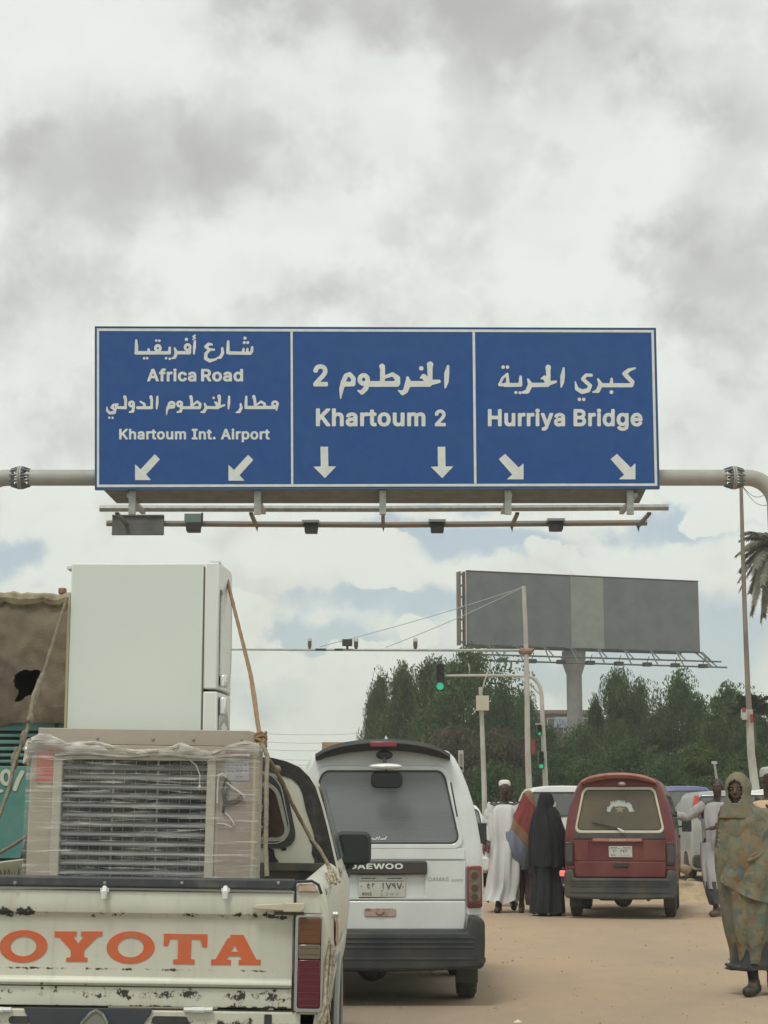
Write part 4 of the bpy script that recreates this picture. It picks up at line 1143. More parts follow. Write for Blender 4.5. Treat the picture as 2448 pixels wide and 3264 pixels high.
# second panel
sign_ink([[(1520, 125, 14), (1507, 200, 27), (1503, 290, 23), (1490, 352, 8)],
          [(1330, 108, 34), (1328, 140, 28), (1330, 240, 26), (1325, 290, 30)], [(1425, 285, 18), (1340, 295, 30)], [(1228, 248, 8), (1262, 232, 26), (1305, 280, 34)],
          [(1320, 312, 30), (1120, 312, 31)], [(1237, 147, 24)], [(1092, 245, 14), (1100, 300, 34), (1070, 385, 28), (1040, 408, 24), (998, 382, 8)],
          [(822, 128, 30), (828, 150, 26), (826, 290, 26)], [(850, 240, 18), (935, 210, 22), (985, 250, 28), (985, 300, 30)], [(980, 312, 30), (670, 312, 31)],
          loop(628, 265, 42, 44, 24), [(665, 300, 26), (650, 360, 27), (610, 402, 24), (568, 382, 8)],
          [(412, 290, 26), (440, 225, 24), (480, 208, 22), (520, 255, 24), (515, 312, 26), (430, 314, 26)], [(410, 300, 26), (392, 370, 24), (384, 465, 6)]],
         970, 1130, 3.318, p2)
sign_text('2', 998.5, 1045, 1162, 1232, p2)
sign_text('Khartoum', 1007, 1356, 1302, 1359, p2)
sign_text('2', 1386, 1421, 1306, 1359, p2)
# third panel
sign_ink([[(1490, 132, 9), (1430, 150, 18), (1390, 185, 22), (1415, 215, 22), (1465, 265, 20), (1455, 295, 20)], [(1455, 296, 20), (1165, 296, 20)],
          [(1265, 235, 12), (1262, 290, 18)], [(1263, 362, 19)], [(1135, 238, 10), (1160, 290, 22), (1132, 350, 21), (1085, 362, 7)],
          [(1070, 200, 15), (1020, 198, 16), (988, 235, 18), (1025, 270, 18), (1060, 300, 18), (1040, 345, 21), (980, 358, 22), (930, 330, 18), (916, 262, 6)], [(955, 432, 17)], [(997, 432, 17)],
          [(804, 132, 10), (794, 210, 22), (790, 270, 18), (780, 316, 6)],
          [(655, 125, 27), (655, 150, 22), (658, 250, 20)], [(728, 262, 12), (660, 278, 22)], [(590, 232, 8), (620, 222, 20), (650, 268, 24)],
          [(650, 292, 21), (490, 294, 21)], [(462, 240, 10), (485, 290, 24), (455, 356, 21), (415, 365, 14)], [(345, 366, 15)], [(385, 368, 15)],
          [(390, 215, 13), (388, 292, 19), (240, 294, 19)], [(185, 292, 12), (218, 225, 13), (262, 188, 12), (268, 285, 18), (200, 294, 14)],
          [(222, 122, 17)], [(264, 122, 17)]], 1530, 1130, 3.016, p3)
sign_text('Hurriya', 1555, 1801, 1304, 1359, p3, .03)
sign_text('Bridge', 1828, 2048, 1304, 1359, p3, .03)


def arrow(pts, dx, dy, parent, ox, oy, sc):
    P2 = [(ox + x / sc + dx, oy + y / sc + dy) for x, y in pts]
    mb = MB(); mb.add([sp(x, y, LIFT) for x, y in P2], [tuple(range(len(P2)))])
    mb.build('arrow', SW, parent)


dl = [(272, 812), (302, 840), (378, 758), (406, 786), (332, 868), (358, 898), (272, 898)]
arrow(dl, 0, 0, p1, 270, 1000, 1.6929); arrow(dl, 297.7, 2, p1, 270, 1000, 1.6929)
dn = [(1272, 718), (1313, 718), (1315, 824), (1357, 824), (1297, 888), (1234, 826), (1274, 824)]
arrow(dn, 0, 0, p2, 270, 1000, 1.6929); arrow(dn, 373.5, 0, p2, 270, 1000, 1.6929)
dr = [(545, 594), (603, 652), (623, 634), (623, 702), (552, 702), (575, 682), (518, 616)]
arrow(dr, 0, 0, p3, 1200, 1000, 1.3293); arrow(dr, 356.6, 0, p3, 1200, 1000, 1.3293)

# tubular beam, bolted flange joints, bends and posts
R_ = 27 * YG / 5682
bm = sp(1200, 1510); yb = .32
bz = bm.z
xl = sp(52, 1510).x; xr = sp(2352, 1512).x
GP = mat('gantry_grey_paint', (.40, .40, .37), .5, col2=(.33, .325, .30), scale=2.0, amt=.55, dust=(.30, .27, .22), dust_amt=.3, bump=.04)
xl2 = xl - .62; xr2 = xr + .62
mb = MB(); mb.tube([(xl + .12, yb, bz), ((xl + xr) / 2, yb, bz), (xr - .12, yb, bz)], R_, 28); mb.build('beam', GP, gan, smooth=True)


def bend(x, s):
    rr = .42
    pts = [(x + s * .12, yb, bz), (x + s * .2, yb, bz)]
    for i in range(11):
        a = math.radians(90 - 9 * i)
        pts.append((x + s * (.2 + rr * math.cos(a)), yb, bz - rr + rr * math.sin(a)))
    pts += [(x + s * (.2 + rr), yb, bz - rr - 2), (x + s * (.2 + rr), yb, .02)]
    mb = MB(); mb.tube(pts, R_ * 1.02, 28); po = mb.build('post', GP, gan, smooth=True)
    mb = MB(); mb.box((x + s * .62 - .35, yb - .35, 0), (x + s * .62 + .35, yb + .35, .03)); mb.build('base_plate', STEEL, po)


bend(xl, -1); bend(xr, 1)
FL = mat('flange_steel', (.20, .205, .195), .55, .2, col2=(.13, .13, .125), scale=8)
for x in (xl, xr):
    mb = MB()
    mb.lathe([(R_ * 1.45, -.028), (R_ * 1.45, -.004)], (x, yb, bz), 'x', 28)
    mb.lathe([(R_ * 1.45, .004), (R_ * 1.45, .028)], (x, yb, bz), 'x', 28)
    fj = mb.build('flange_joint', GP, gan, smooth=True)
    mb = MB()
    for k in range(10):
        a = 2 * math.pi * (k + .3) / 10
        M = Matrix.Translation((x, yb, bz)) @ Matrix.Rotation(a, 4, 'X')
        for s in (-1, 1):
            # triangular stiffener
            q = [Vector(p) for p in ((s * .03, -.012, R_), (s * .15, -.012, R_), (s * .15, -.012, R_ * 1.12), (s * .03, -.012, R_ * 1.43),
                                     (s * .03, .012, R_), (s * .15, .012, R_), (s * .15, .012, R_ * 1.12), (s * .03, .012, R_ * 1.43))]
            mb.add([M @ p for p in q], [(3, 2, 1, 0), (4, 5, 6, 7), (0, 1, 5, 4), (1, 2, 6, 5), (2, 3, 7, 6), (3, 0, 4, 7)])
    mb.build('stiffener_ribs', FL, fj)
    for k in range(10):
        a = 2 * math.pi * (k + .8) / 10
        c = (x, yb + R_ * 1.25 * math.sin(-a), bz + R_ * 1.25 * math.cos(a))
        mb = MB(); mb.lathe([(.018, -.06), (.018, .06)], c, 'x', 6); mb.build('bolt', FL, fj)

# brackets from beam to the back of the sign, underside channel
for u in (420, 820, 1220, 1620, 2010):
    mb = MB(); q = sp(u, 1510)
    mb.box((q.x - .05, .09, bz - .6), (q.x + .05, .17, sp(u, 1060).z)); mb.build('bracket', STEEL, gan)
q0, q1 = sp(325, 1563, .09), sp(2062, 1563, .09)
ub = MB()
ub.add([(q0.x, .10, q0.z + .03), (q1.x, .10, q0.z + .03), (q1.x + .02, .95, q0.z - .03), (q0.x + .08, .95, q0.z - .03),
        (q0.x, .10, q0.z + .09), (q1.x, .10, q0.z + .09), (q1.x + .02, .95, q0.z + .03), (q0.x + .08, .95, q0.z + .03)],
       [(3, 2, 1, 0), (4, 5, 6, 7), (0, 1, 5, 4), (1, 2, 6, 5), (2, 3, 7, 6), (3, 0, 4, 7)])
ub.build('walkway_tray', SBACK, gan)
YR1, YR2 = 27.7, 28.9


def gp(u, v, Y): return P(u, v, Y) - o


mb = MB(); mb.tube([gp(318, 1621, YR1), gp(1224, 1622, YR1), gp(2130, 1617, YR1)], .052, 8)
mb.build('rail', STEEL, gan, smooth=True)
mb = MB(); mb.tube([gp(340, 1668, YR2), gp(1224, 1673, YR2), gp(2062, 1666, YR2)], .05, 8)
mb.build('rail', mat('rusty_grey_rail', (.24, .22, .19), .7, col2=(.30, .19, .12), scale=3, amt=.6), gan, smooth=True)
for u, k in ((412, 0), (818, 1), (1218, 1), (1625, 1), (2025, 1)):
    a, b = gp(u, 1568, 26.12), gp(u + 4, 1626, YR1)
    mb = MB(); mb.box((a.x - .036, a.y, a.z - .075), (a.x + .036, b.y, a.z - .02)); mb.build('outrigger', STEEL, gan)
    c, d = gp(u + 3, 1690, YR2 + .35), gp(u + 3, 1632, YR1)
    mb = MB(); mb.box((c.x - .03, YR1 - o.y + .05, a.z - .07), (c.x + .03, YR2 - o.y + .12, a.z - .03)); mb.prism([(c.x - .03, a.z - .03), (c.x + .03, a.z - .03), (c.x + .01, a.z - .15)], YR2 - o.y + .12, YR2 - o.y + .14)
    mb.build('bracket', mat('bracket_dark_steel', (.13, .13, .12), .6), gan)
a, b = gp(356, 1705, YR2 - .1), gp(523, 1641, YR2 - .1)
mb = MB(); mb.box((a.x, a.y, a.z), (b.x, a.y + .05, b.z)); mb.box((a.x, a.y - .03, a.z), (b.x, a.y, a.z + .03)); mb.box((a.x, a.y - .03, b.z - .03), (b.x, a.y, b.z))
mb.build('dark_plate', SBACK, gan, bevel=.008)
for u, v0, v1, wp, big in ((617, 1636, 1697, 60, 1), (992, 1660, 1700, 56, 0), (1394, 1658, 1698, 56, 0), (1772, 1655, 1693, 58, 0)):
    c = gp(u, (v0 + v1) / 2, YR2 - .12); h = (v1 - v0) * YR2 / 5767; w_ = wp * YR2 / 5682
    mb = MB()
    if big:
        mb.prism([(c.x - w_ * .42, c.z), (c.x - w_ * .36, c.z - h * .5), (c.x + w_ * .36, c.z - h * .5), (c.x + w_ * .42, c.z)], c.y - .1, c.y + .12)
        fl = mb.build('floodlight', BLACKP, gan, bevel=.01)
        mb = MB(); mb.box((c.x - w_ * .5, c.y - .02, c.z + .005), (c.x + w_ * .42, c.y + .01, c.z + h * .5)); mb.build('glass', mat('green_glass', (.22, .31, .26), .25), fl)
        mb = MB(); mb.box((c.x + w_ * .42, c.y - .03, c.z + .005), (c.x + w_ * .5, c.y + .05, c.z + h * .55)); mb.build('frame', BLACKP, fl)
    else:
        mb.prism([(c.x - w_ * .42, c.z + h * .3), (c.x - w_ * .36, c.z - h * .5), (c.x + w_ * .36, c.z - h * .5), (c.x + w_ * .42, c.z + h * .3)], c.y - .1, c.y + .12)
        fl = mb.build('floodlight', BLACKP, gan, bevel=.01)
        mb = MB(); mb.box((c.x - w_ * .52, c.y - .14, c.z + h * .302), (c.x + w_ * .48, c.y + .1, c.z + h * .5)); mb.build('glass', mat('grey_lamp_glass', (.36, .40, .37), .3), fl)
# ------------------------------------------------------------------ vehicles
def wheel(parent, x, y, r, w, side):
    mb = MB(); p = [(r * .62, -w / 2), (r * .9, -w / 2), (r * .985, -w / 2 + .02), (r, -w / 2 + .045), (r, w / 2 - .045), (r * .985, w / 2 - .02), (r * .9, w / 2), (r * .62, w / 2)]
    mb.lathe(p, (x, y, r), 'x', 32)
    for k in range(28):
        a = 2 * math.pi * k / 28
        M = Matrix.Translation((x, y, r)) @ Matrix.Rotation(a, 4, 'X')
        mb.box((-w / 2 + .015, -.012, r - .004), (-.008, .012, r + .004), M); mb.box((.008, -.012, r - .004), (w / 2 - .015, .012, r + .004), M)
    t = mb.build('wheel', RUBBER, parent, smooth=True)
    mb = MB(); s = side
    mb.lathe([(r * .63, s * w * .42), (r * .60, s * w * .30), (r * .3, s * w * .25), (r * .22, s * w * .42), (.001, s * w * .44)], (x, y, r), 'x', 24)
    mb.build('rim', RIM, t, smooth=True)
    return t


def body_shell(parent, prof, stations, arches, m, name='body', rearlean=None, cap_rows=True, zmin=.25):
    """prof: half outline [(x,z)] from bottom to roof centre; stations: [(y, sx, ztop_scale, cut)];
    arches: [(yc, r)] wheel openings"""
    n = len(prof); ztop = prof[-1][1]
    rings = []
    for (y, sx, zk, lean) in stations:
        ring = []
        zl = prof[0][1]
        for i, (x, z) in enumerate(prof):
            zz = zl + (z - zl) * zk
            for yc, rr in arches:
                dy = abs(y - yc)
                if dy < rr:
                    za = .30 + math.sqrt(rr * rr - dy * dy)
                    if zz < za and x > .3: zz = za
            yy = y + lean(zz) if lean else y
            ring.append((x * sx, yy, zz))
        full = ring + [(-x, yy, zz) for (x, yy, zz) in reversed(ring[:-1])]
        rings.append(full)
    mb = MB(); mb.loft(rings, cap=False, close=False)
    m2 = len(rings[0])
    for ri, flip in ((0, False), (len(rings) - 1, True)):
        vs = rings[ri]; fs = []
        for i in range(n - 1):
            a, b, c, d = i, m2 - 1 - i, m2 - 2 - i, i + 1
            f = (a, b, c, d) if c != d else (a, b, d)
            fs.append(tuple(reversed(f)) if flip else f)
        mb.add(vs, fs)
    ob = mb.build(name, m, parent, smooth=True, angle=32)
    bm = bmesh.new(); bm.from_mesh(ob.data); bmesh.ops.remove_doubles(bm, verts=bm.verts, dist=.0005)
    bmesh.ops.recalc_face_normals(bm, faces=bm.faces); bm.to_mesh(ob.data); bm.free()
    ob.data.set_sharp_from_angle(angle=math.radians(38))
    return ob


def seg_digits(st_list, x, z, s):
    return [[(x + a * s, z + b * s, r * s) for a, b, r in st] for st in st_list]


AR = {'1': [[(.5, 1, .11), (.45, .5, .1), (.5, 0, .07)]], '7': [[(.1, 1, .11), (.5, 0, .12), (.9, 1, .11)]],
      '9': [arc(.45, .72, .24, .24, 0, 360, .1), [(.7, .7, .1), (.72, .35, .1), (.78, 0, .08)]],
      '4': [[(.8, .95, .1), (.3, .85, .1), (.6, .6, .1), (.2, .45, .1), (.5, .15, .1), (.85, .1, .08)]],
      'kh': [[(.2, .6, .08), (.8, .6, .1), (.3, .3, .1), (.4, -.1, .1), (.9, -.1, .08)], [(.5, .95, .1)]],
      '2': [[(.3, 1, .1), (.32, .7, .1), (.75, .75, .1), (.8, 1, .08)], [(.3, .8, .1), (.38, 0, .08)]],
      '3': [[(.2, 1, .1), (.22, .75, .1), (.5, .8, .1), (.5, .95, .08)], [(.5, .8, .1), (.85, .8, .1), (.85, 1, .08)], [(.2, .8, .1), (.3, 0, .08)]]}


def plate(parent, x0, z0, x1, z1, yfun, dirty=.3, seq=('1', '7', '9', '7')):
    PL = mat('plate_white', (.52, .54, .50), .5, dust=(.42, .38, .28), dust_amt=.5)
    INK = mat('plate_ink', (.10, .11, .10), .6)
    mb = MB(); mb.prism(rrect(x0, z0, x1, z1, .008, 2), -.014, -.004, yfun)
    pl = mb.build('number_plate', PL, parent)
    w, h = x1 - x0, z1 - z0
    st = []
    for k, d in enumerate(seq):
        st += seg_digits(AR[d], x0 + w * (.47 + k * .115), z0 + h * .42, h * .24)
    st += seg_digits(AR['kh'], x0 + w * .16, z0 + h * .48, h * .2); st += seg_digits(AR['2'], x0 + w * .27, z0 + h * .5, h * .16)
    st += [[(x0 + w * .5, z0 + h * .33, h * .03)], [(x0 + w * .06, z0 + h * .52, h * .03)], [(x1 - w * .05, z0 + h * .5, h * .03)]]
    for a, b in ((.02, .98),):
        st.append([(x0 + w * a, z0 + h * .76, h * .012), (x0 + w * b, z0 + h * .76, h * .012)])
    for a, b in ((.06, .12), (.14, .2), (.22, .26), (.29, .36), (.62, .7), (.72, .8), (.83, .92)):
        st.append([(x0 + w * a, z0 + h * .87, h * .022), (x0 + w * b, z0 + h * .88, h * .022)])
    V, Fc = ink(st, h * .02)
    flat_mesh('lettering', V, Fc, lambda x, z: (x, -.0165 + yfun(z), z), INK, pl, flip=False)
    V, Fc = text_fit('KH2', x0 + w * .08, x0 + w * .28, z0 + h * .26, z0 + h * .12)
    flat_mesh('lettering', V, Fc, lambda x, z: (x, -.0165 + yfun(z), z), INK, pl)
    V, Fc = text_fit('1797' if len(seq) == 4 else '243', x0 + w * .46, x0 + w * .86, z0 + h * .24, z0 + h * .11, .0)
    flat_mesh('lettering', V, Fc, lambda x, z: (x, -.0165 + yfun(z), z), mat('plate_ink_pale', (.3, .31, .29), .6), pl)
    return pl


def microvan(loc, rot, label, kind, group='small vans queuing ahead'):
    white = kind == 'white'
    PAINT = VANWHITE if white else RED
    van = thing('minivan', label, 'van', loc, rot, group)
    prof = [(.30, .30), (.655, .30), (.70, .34), (.725, .45), (.738, .63), (.742, .85), (.737, 1.05), (.722, 1.18), (.703, 1.30), (.672, 1.45), (.635, 1.57), (.585, 1.70), (.54, 1.785), (.49, 1.835), (.38, 1.868), (.2, 1.885), (0, 1.89)]
    lean = lambda z: 0.0 if z < 1.0 else (z - 1.0) ** 1.25 * .155
    L0 = lambda z: lean(z)
    st = [(0, .93, .995, L0), (.025, .975, .998, L0), (.07, 1, 1, L0)]
    for y in [.15, .3, .38, .42, .46, .5, .55, .6, .65, .7, .75, .8, .85, .9, .94, .98, 1.05, 1.2, 1.5, 1.8, 2.05, 2.3, 2.34, 2.38, 2.42, 2.48, 2.55, 2.62, 2.7, 2.78, 2.84, 2.88, 2.92]:
        st.append((y, 1, 1, (lambda z, y=y: lean(z) * max(0, 1 - y / .8))))
    front = lambda z: -max(0, z - .95) * .42
    st += [(3.1, .995, .995, front), (3.3, .97, .98, front), (3.38, .9, .95, front)]
    body_shell(van, prof, st, [(.66, .33), (2.6, .33)], PAINT)
    # underbody, axle and differential
    mb = MB(); mb.box((-.56, .12, .30), (.56, 3.2, .42)); mb.box((-.30, .2, .22), (.12, .55, .30))
    mb.build('underbody', BLACKP, van, bevel=.02)
    mb = MB(); mb.tube([(-.6, .66, .27), (.6, .66, .27)], .04, 10)
    mb.lathe([(.02, -.13), (.09, -.1), (.13, 0), (.09, .1), (.02, .13)], (-.08 if white else 0, .62, .245), 'y', 20)
    mb.build('rear_axle', DARKP, van, smooth=True)
    mb = MB(); mb.tube([(.36, .1, .25), (.36, .9, .26)], .03, 10); mb.build('exhaust', RUST, van, smooth=True)
    for x, y in ((-.635, .66), (.635, .66), (-.635, 2.6), (.635, 2.6)):
        wheel(van, x, y, .27, .15, 1 if x > 0 else -1)
    for s in (-1, 1):
        mb = MB(); mb.box((s * .63 - .08, .36, .13), (s * .63 + .08, .37, .36)); mb.build('mud_flap', BLACKP, van)
    # rear bumper
    BM = BLACKP if white else DARKP
    mb = MB()
    bp = [(-.735, .28), (-.70, .265), (-.3, .25), (0, .245), (.3, .25), (.70, .265), (.735, .28), (.742, .44), (.742, .60), (.70, .635), (.625, .64), (.61, .525), (-.61, .525), (-.625, .64), (-.70, .635), (-.742, .60), (-.742, .44)]
    mb.prism(bp, -.10, .14); mb.build('bumper', BM, van, bevel=.03, segs=3)
    for z in (.49, .455, .42, .34):
        mb = MB(); mb.box((-.66, -.106, z - .006), (.66, -.0995, z + .006)); mb.build('bumper_groove', DARKP if white else BLACKP, van)
    if white:
        for s in (-1, 1):
            mb = MB(); mb.prism(rrect(s * .715 - .028, .31, s * .715 + .028, .35, .008, 2), -.112, -.101); mb.build('tow_cover', BLACKP, van)
    # tailgate: lower pressed panel, proud of the body
    yf = lean
    mb = MB(); mb.prism([(-.598, .535), (.598, .535), (.606, .60), (.606, .745), (-.606, .745), (-.606, .60)], -.026, .0)
    tg = mb.build('tailgate', PAINT, van, bevel=.014)
    z0g, z1g = .75, 1.03
    mb = MB()
    # upper part of the tailgate with a shallow plate recess
    rec = rrect(-.40, .76, .30, 1.0, .02, 2)
    out = []
    for (x, z) in rec: out.append((min(.606, max(-.606, (x + .05) * 1.9)), z0g + .0005 if z < .88 else z1g))
    mb.ring([(.606, z0g), (.606, z1g), (-.606, z1g), (-.606, z0g)], [(.31, .772), (.31, 1.0), (-.41, 1.0), (-.41, .772)], -.026, .0, yf)
    mb.build('tailgate_frame', PAINT, tg, bevel=.008)
    mb = MB(); mb.prism([(-.41, .7725), (.31, .7725), (.31, 1.0), (-.41, 1.0)], -.009, 0.0, yf); mb.build('plate_recess', PAINT, tg)
    mb = MB(); mb.prism([(-.606, 1.04), (.606, 1.04), (.60, 1.12), (-.60, 1.12)], -.02, 0, yf); mb.build('belt_panel', PAINT if white else DARKP, tg, bevel=.006)
    # rear window, seal and opening line
    ws = rrect(-.605, 1.115, .605, 1.725, .085, 5, .205)
    wi = rrect(-.572, 1.15, .572, 1.69, .07, 5, .20)
    mb = MB(); mb.ring(ws, wi, -.022, .012, yf)
    seal = mb.build('window_seal', PAINT if white else mat('white_window_rubber', (.60, .58, .47), .5, dust=(.4, .34, .24)), van, bevel=.006)
    mb = MB(); mb.prism(wi, -.010, .006, yf)
    if white:
        GL = mat('grey_film_glass', (.145, .16, .175), .22, col2=(.175, .19, .20), scale=1.6, stretch=(.3, 1, 3), dust=(.2, .2, .18), dust_amt=.35, dust_scale=2, spec=.5)
    else:
        GL = mat('dusty_brown_glass', (.085, .080, .055), .3, col2=(.12, .10, .068), scale=1.2, amt=.5, dust=(.16, .13, .085), dust_amt=.4, spec=.4)
    gl = mb.build('rear_window', GL, van)
    mb = MB(); mb.ring(rrect(-.576, 1.146, .576, 1.694, .072, 5, .20), rrect(-.558, 1.163, .558, 1.677, .06, 5, .20), -.016, -.0105, yf)
    mb.build('gasket', BLACKP, gl)
    # roof spoiler
    mb = MB(); pts_t = []
    n = 16; hw = .50
    rings = []
    for i in range(n + 1):
        t = -1 + 2 * i / n
        x = t * hw
        zt = 1.905 - .07 * t * t - .035 * t ** 6; yb_ = .12
        e = 1 - abs(t) ** 8 * .5
        rings.append([(x, -.06 + .05 * t * t, zt - .045 * e), (x, -.085 + .05 * t * t, zt - .018), (x, -.03, zt + .012 * e), (x, .30, zt + .005), (x, .30, zt - .05), (x, .04, zt - .07 * e)])
    mb.loft(rings); spo = mb.build('roof_spoiler', BLACKP if white else REDFADE, van, smooth=True)
    if white:
        mb = MB()
        zt = 1.885
        mb.box((-.095, -.0905, zt - .028), (.105, -.055, zt + .012)); mb.build('brake_light', mat('dark_red_lens', (.20, .03, .04), .3, coat=.3), spo, bevel=.008)
        # antenna fin
        mb = MB(); mb.prism([(.0, 1.90), (.055, 1.90), (.034, 1.945), (.024, 1.96), (.016, 1.945)], .35, .40); mb.build('antenna_fin', WHITEP, van)
        # convex parking mirror hanging over the glass
        mb = MB(); mb.ell((.012, .0, 1.80), (.062, .04, .035)); mb.build('mirror_base', BLACKP, van, smooth=True)
        mb = MB(); mb.tube([(.012, -.02, 1.79), (.015, -.10, 1.745), (.02, -.14, 1.725)], .014, 8); ma = mb.build('mirror_arm', BLACKP, van, smooth=True)
        mb = MB(); mb.ell((.022, -.14, 1.712), (.125, .07, .024), 20, 8); mb.build('rear_mirror', mat('glossy_white_shell', (.80, .82, .80), .2, coat=.5), van, smooth=True)
        mb = MB(); mb.prism(rrect(-.088, 1.555, .146, 1.675, .045, 5), -.10, -.06); mm = mb.build('mirror_face', mat('black_mirror_face', (.012, .013, .014), .12), van, bevel=.01)
        mb = MB(); mb.tube([(.03, -.08, 1.67), (.024, -.12, 1.70)], .008, 6); mb.build('stem', BLACKP, mm)
        for x0, z0_, x1, z1_ in ((-.53, 1.42, -.505, 1.60), (.505, 1.60, .55, 1.35)):
            mb = MB(); mb.tube([(x0, yf(z0_) - .02, z0_), (x1, yf(z1_) - .02, z1_)], .006, 5); mb.build('defroster_strip', BLACKP, gl)
        ss = []
        for k in range(14):
            x = -.42 + k * .016; ss.append([(x, 1.18, .004), (x + .012, 1.19 + .012 * math.sin(k * 2.1), .004)])
        for k in range(9):
            x = -.12 + k * .017; ss.append([(x, 1.185, .004), (x + .012, 1.195 + .01 * math.sin(k * 1.7), .004)])
        V, Fc = ink(ss, .0015); flat_mesh('sticker', V, Fc, lambda x, z: (x, yf(z) - .0125, z), SW, gl)
    else:
        mb = MB(); mb.ell((.05, -.02, 1.765), (.055, .05, .03), 14, 8); mb.build('fog_lamp', mat('scuffed_silver', (.35, .32, .30), .45, .3), van, smooth=True)
        # wiper
        mb = MB(); mb.tube([(.06, -.05, 1.135), (-.02, -.045 + yf(1.18), 1.18)], [.014, .008], 6); mb.build('wiper_arm', WHITEP, van)
        mb = MB(); mb.tube([(-.02, -.035 + yf(1.18), 1.18), (-.36, -.025 + yf(1.25), 1.255)], .008, 6); mb.build('wiper_blade', BLACKP, van)
        # arched lettering and star sticker
        st_ = []
        cx, cz, r = .01, 1.40, .135
        rr_ = random.Random(3)
        for k in range(19):
            a = math.radians(176 - k * 9.6)
            ro = r + rr_.uniform(.02, .055); wv = rr_.uniform(.009, .016)
            st_.append([(cx + r * math.cos(a), cz + r * math.sin(a) * .78, wv), (cx + ro * math.cos(a), cz + ro * math.sin(a) * .8, wv * .8)])
        st_.append(arc(cx, cz, r, r * .78, 176, 120, .012, 10)); st_.append(arc(cx, cz, r, r * .78, 66, 4, .012, 10))
        st_.append([(cx - .06, cz + .075, .012), (cx, cz + .085, .014), (cx + .065, cz + .075, .012)])
        V, Fc = ink(st_, .004)
        flat_mesh('sticker', V, Fc, lambda x, z: (x, yf(z) - .0125, z), mat('sticker_white', (.42, .47, .44), .6), gl, label='arched white lettering sticker')
        st_ = []
        for k in range(5):
            a = math.radians(90 + 72 * k); st_.append([(cx, cz + .03, .02), (cx + .07 * math.cos(a), cz + .03 + .055 * math.sin(a), .004)])
        V, Fc = ink(st_, .004)
        flat_mesh('star_sticker', V, Fc, lambda x, z: (x, yf(z) - .0125, z), mat('sticker_cream', (.26, .25, .165), .6), gl)
    # trim strip with maker's name
    g0, g1 = (.932, 1.03) if white else (1.0, 1.045)
    hwg = .325 if white else .33
    cx = 0.0 if white else -.03
    mb = MB(); mb.prism(rrect(-hwg + cx, g0, hwg + cx, g1, .018, 3), -.052, -.024, yf)
    gar = mb.build('garnish', mat('dark_brown_garnish', (.035, .030, .028), .35, dust=(.16, .13, .09), dust_amt=.25) if white else REDFADE, van, bevel=.01)
    if white: tx = text_fit('DAEWOO', -.245, .148, 1.012, .972, .03)
    else: tx = text_fit('DAEWOO', -.13, .075, 1.040, 1.008, .03)
    flat_mesh('lettering', tx[0], tx[1], lambda x, z: (x, yf(z) - .0545, z), SW if white else mat('pale_letters', (.52, .36, .28), .5), gar)
    if white:
        tx = text_fit('DAMAS', .336, .482, .912, .884, .0)
        flat_mesh('badge', tx[0], tx[1], lambda x, z: (x, yf(z) - .0275, z), mat('badge_grey', (.20, .21, .21), .4), tg)
        tx = text_fit('Luxury', .500, .590, .906, .882, -.005, .35)
        flat_mesh('badge', tx[0], tx[1], lambda x, z: (x, yf(z) - .0275, z), mat('badge_grey', (.2, .21, .21), .4), tg)
        plate(tg, -.176, .763, .165, .925, lambda z: -.012)
        mb = MB(); mb.prism(rrect(-.134, .630, .097, .690, .012, 2), -.034, -.0262)
        h_ = mb.build('handle_recess', mat('pinkish_primer', (.40, .31, .26), .7, col2=(.17, .08, .05), scale=22, amt=.6), tg, bevel=.004)
        mb = MB(); mb.tube([(-.05, -.036, .665), (-.03, -.04, .65), (-.01, -.04, .65), (.01, -.036, .668)], .006, 5); mb.build('latch', RUST, h_)
    else:
        plate(tg, -.145, .80, .165, .945, lambda z: -.012, seq=('2', '4', '3'))
        mb = MB(); mb.prism(rrect(-.085, .672, .11, .728, .012, 2), -.05, -.0262); mb.build('tailgate_handle', BLACKP, tg, bevel=.006)
    # tail lights
    for s in (-1, 1):
        mb = MB(); mb.prism(rrect(min(s * .617, s * .727), .695, max(s * .617, s * .727), .995, .012, 2), -.03, .03)
        tl = mb.build('tail_light', mat('red_light_frame', (.19, .045, .04), .3, coat=.4) if white else mat('dark_smoked_lens', (.045, .03, .03), .3), van, bevel=.008)
        mb = MB(); mb.prism(rrect(min(s * .63, s * .715), .735, max(s * .63, s * .715), .965, .03, 4), -.0365, -.0305)
        mb.build('lens', mat('cloudy_lens', (.20, .175, .14), .25, col2=(.13, .10, .075), scale=20, coat=.4) if white else mat('dark_smoked_lens2', (.07, .06, .06), .3, coat=.3), tl)
        if white:
            for z in (.925, .835, .77):
                mb = MB(); mb.lathe([(.026, -.044), (.023, -.041), (.02, -.044), (.008, -.043), (.001, -.046)], (s * .672, 0, z), 'y', 16); mb.build('lamp', mat('lens_core', (.10, .05, .04), .2), tl, smooth=True)
            mb = MB(); mb.prism(rrect(min(s * .622, s * .724), .70, max(s * .622, s * .724), .725, .008, 2), -.0385, -.0305); mb.build('reflector', REDLENS, tl)
        mb = MB(); mb.prism(rrect(min(s * .611, s * .728), .642, max(s * .611, s * .728), .692, .01, 2), -.012, .03); mb.build('corner_panel', PAINT, van, bevel=.004)
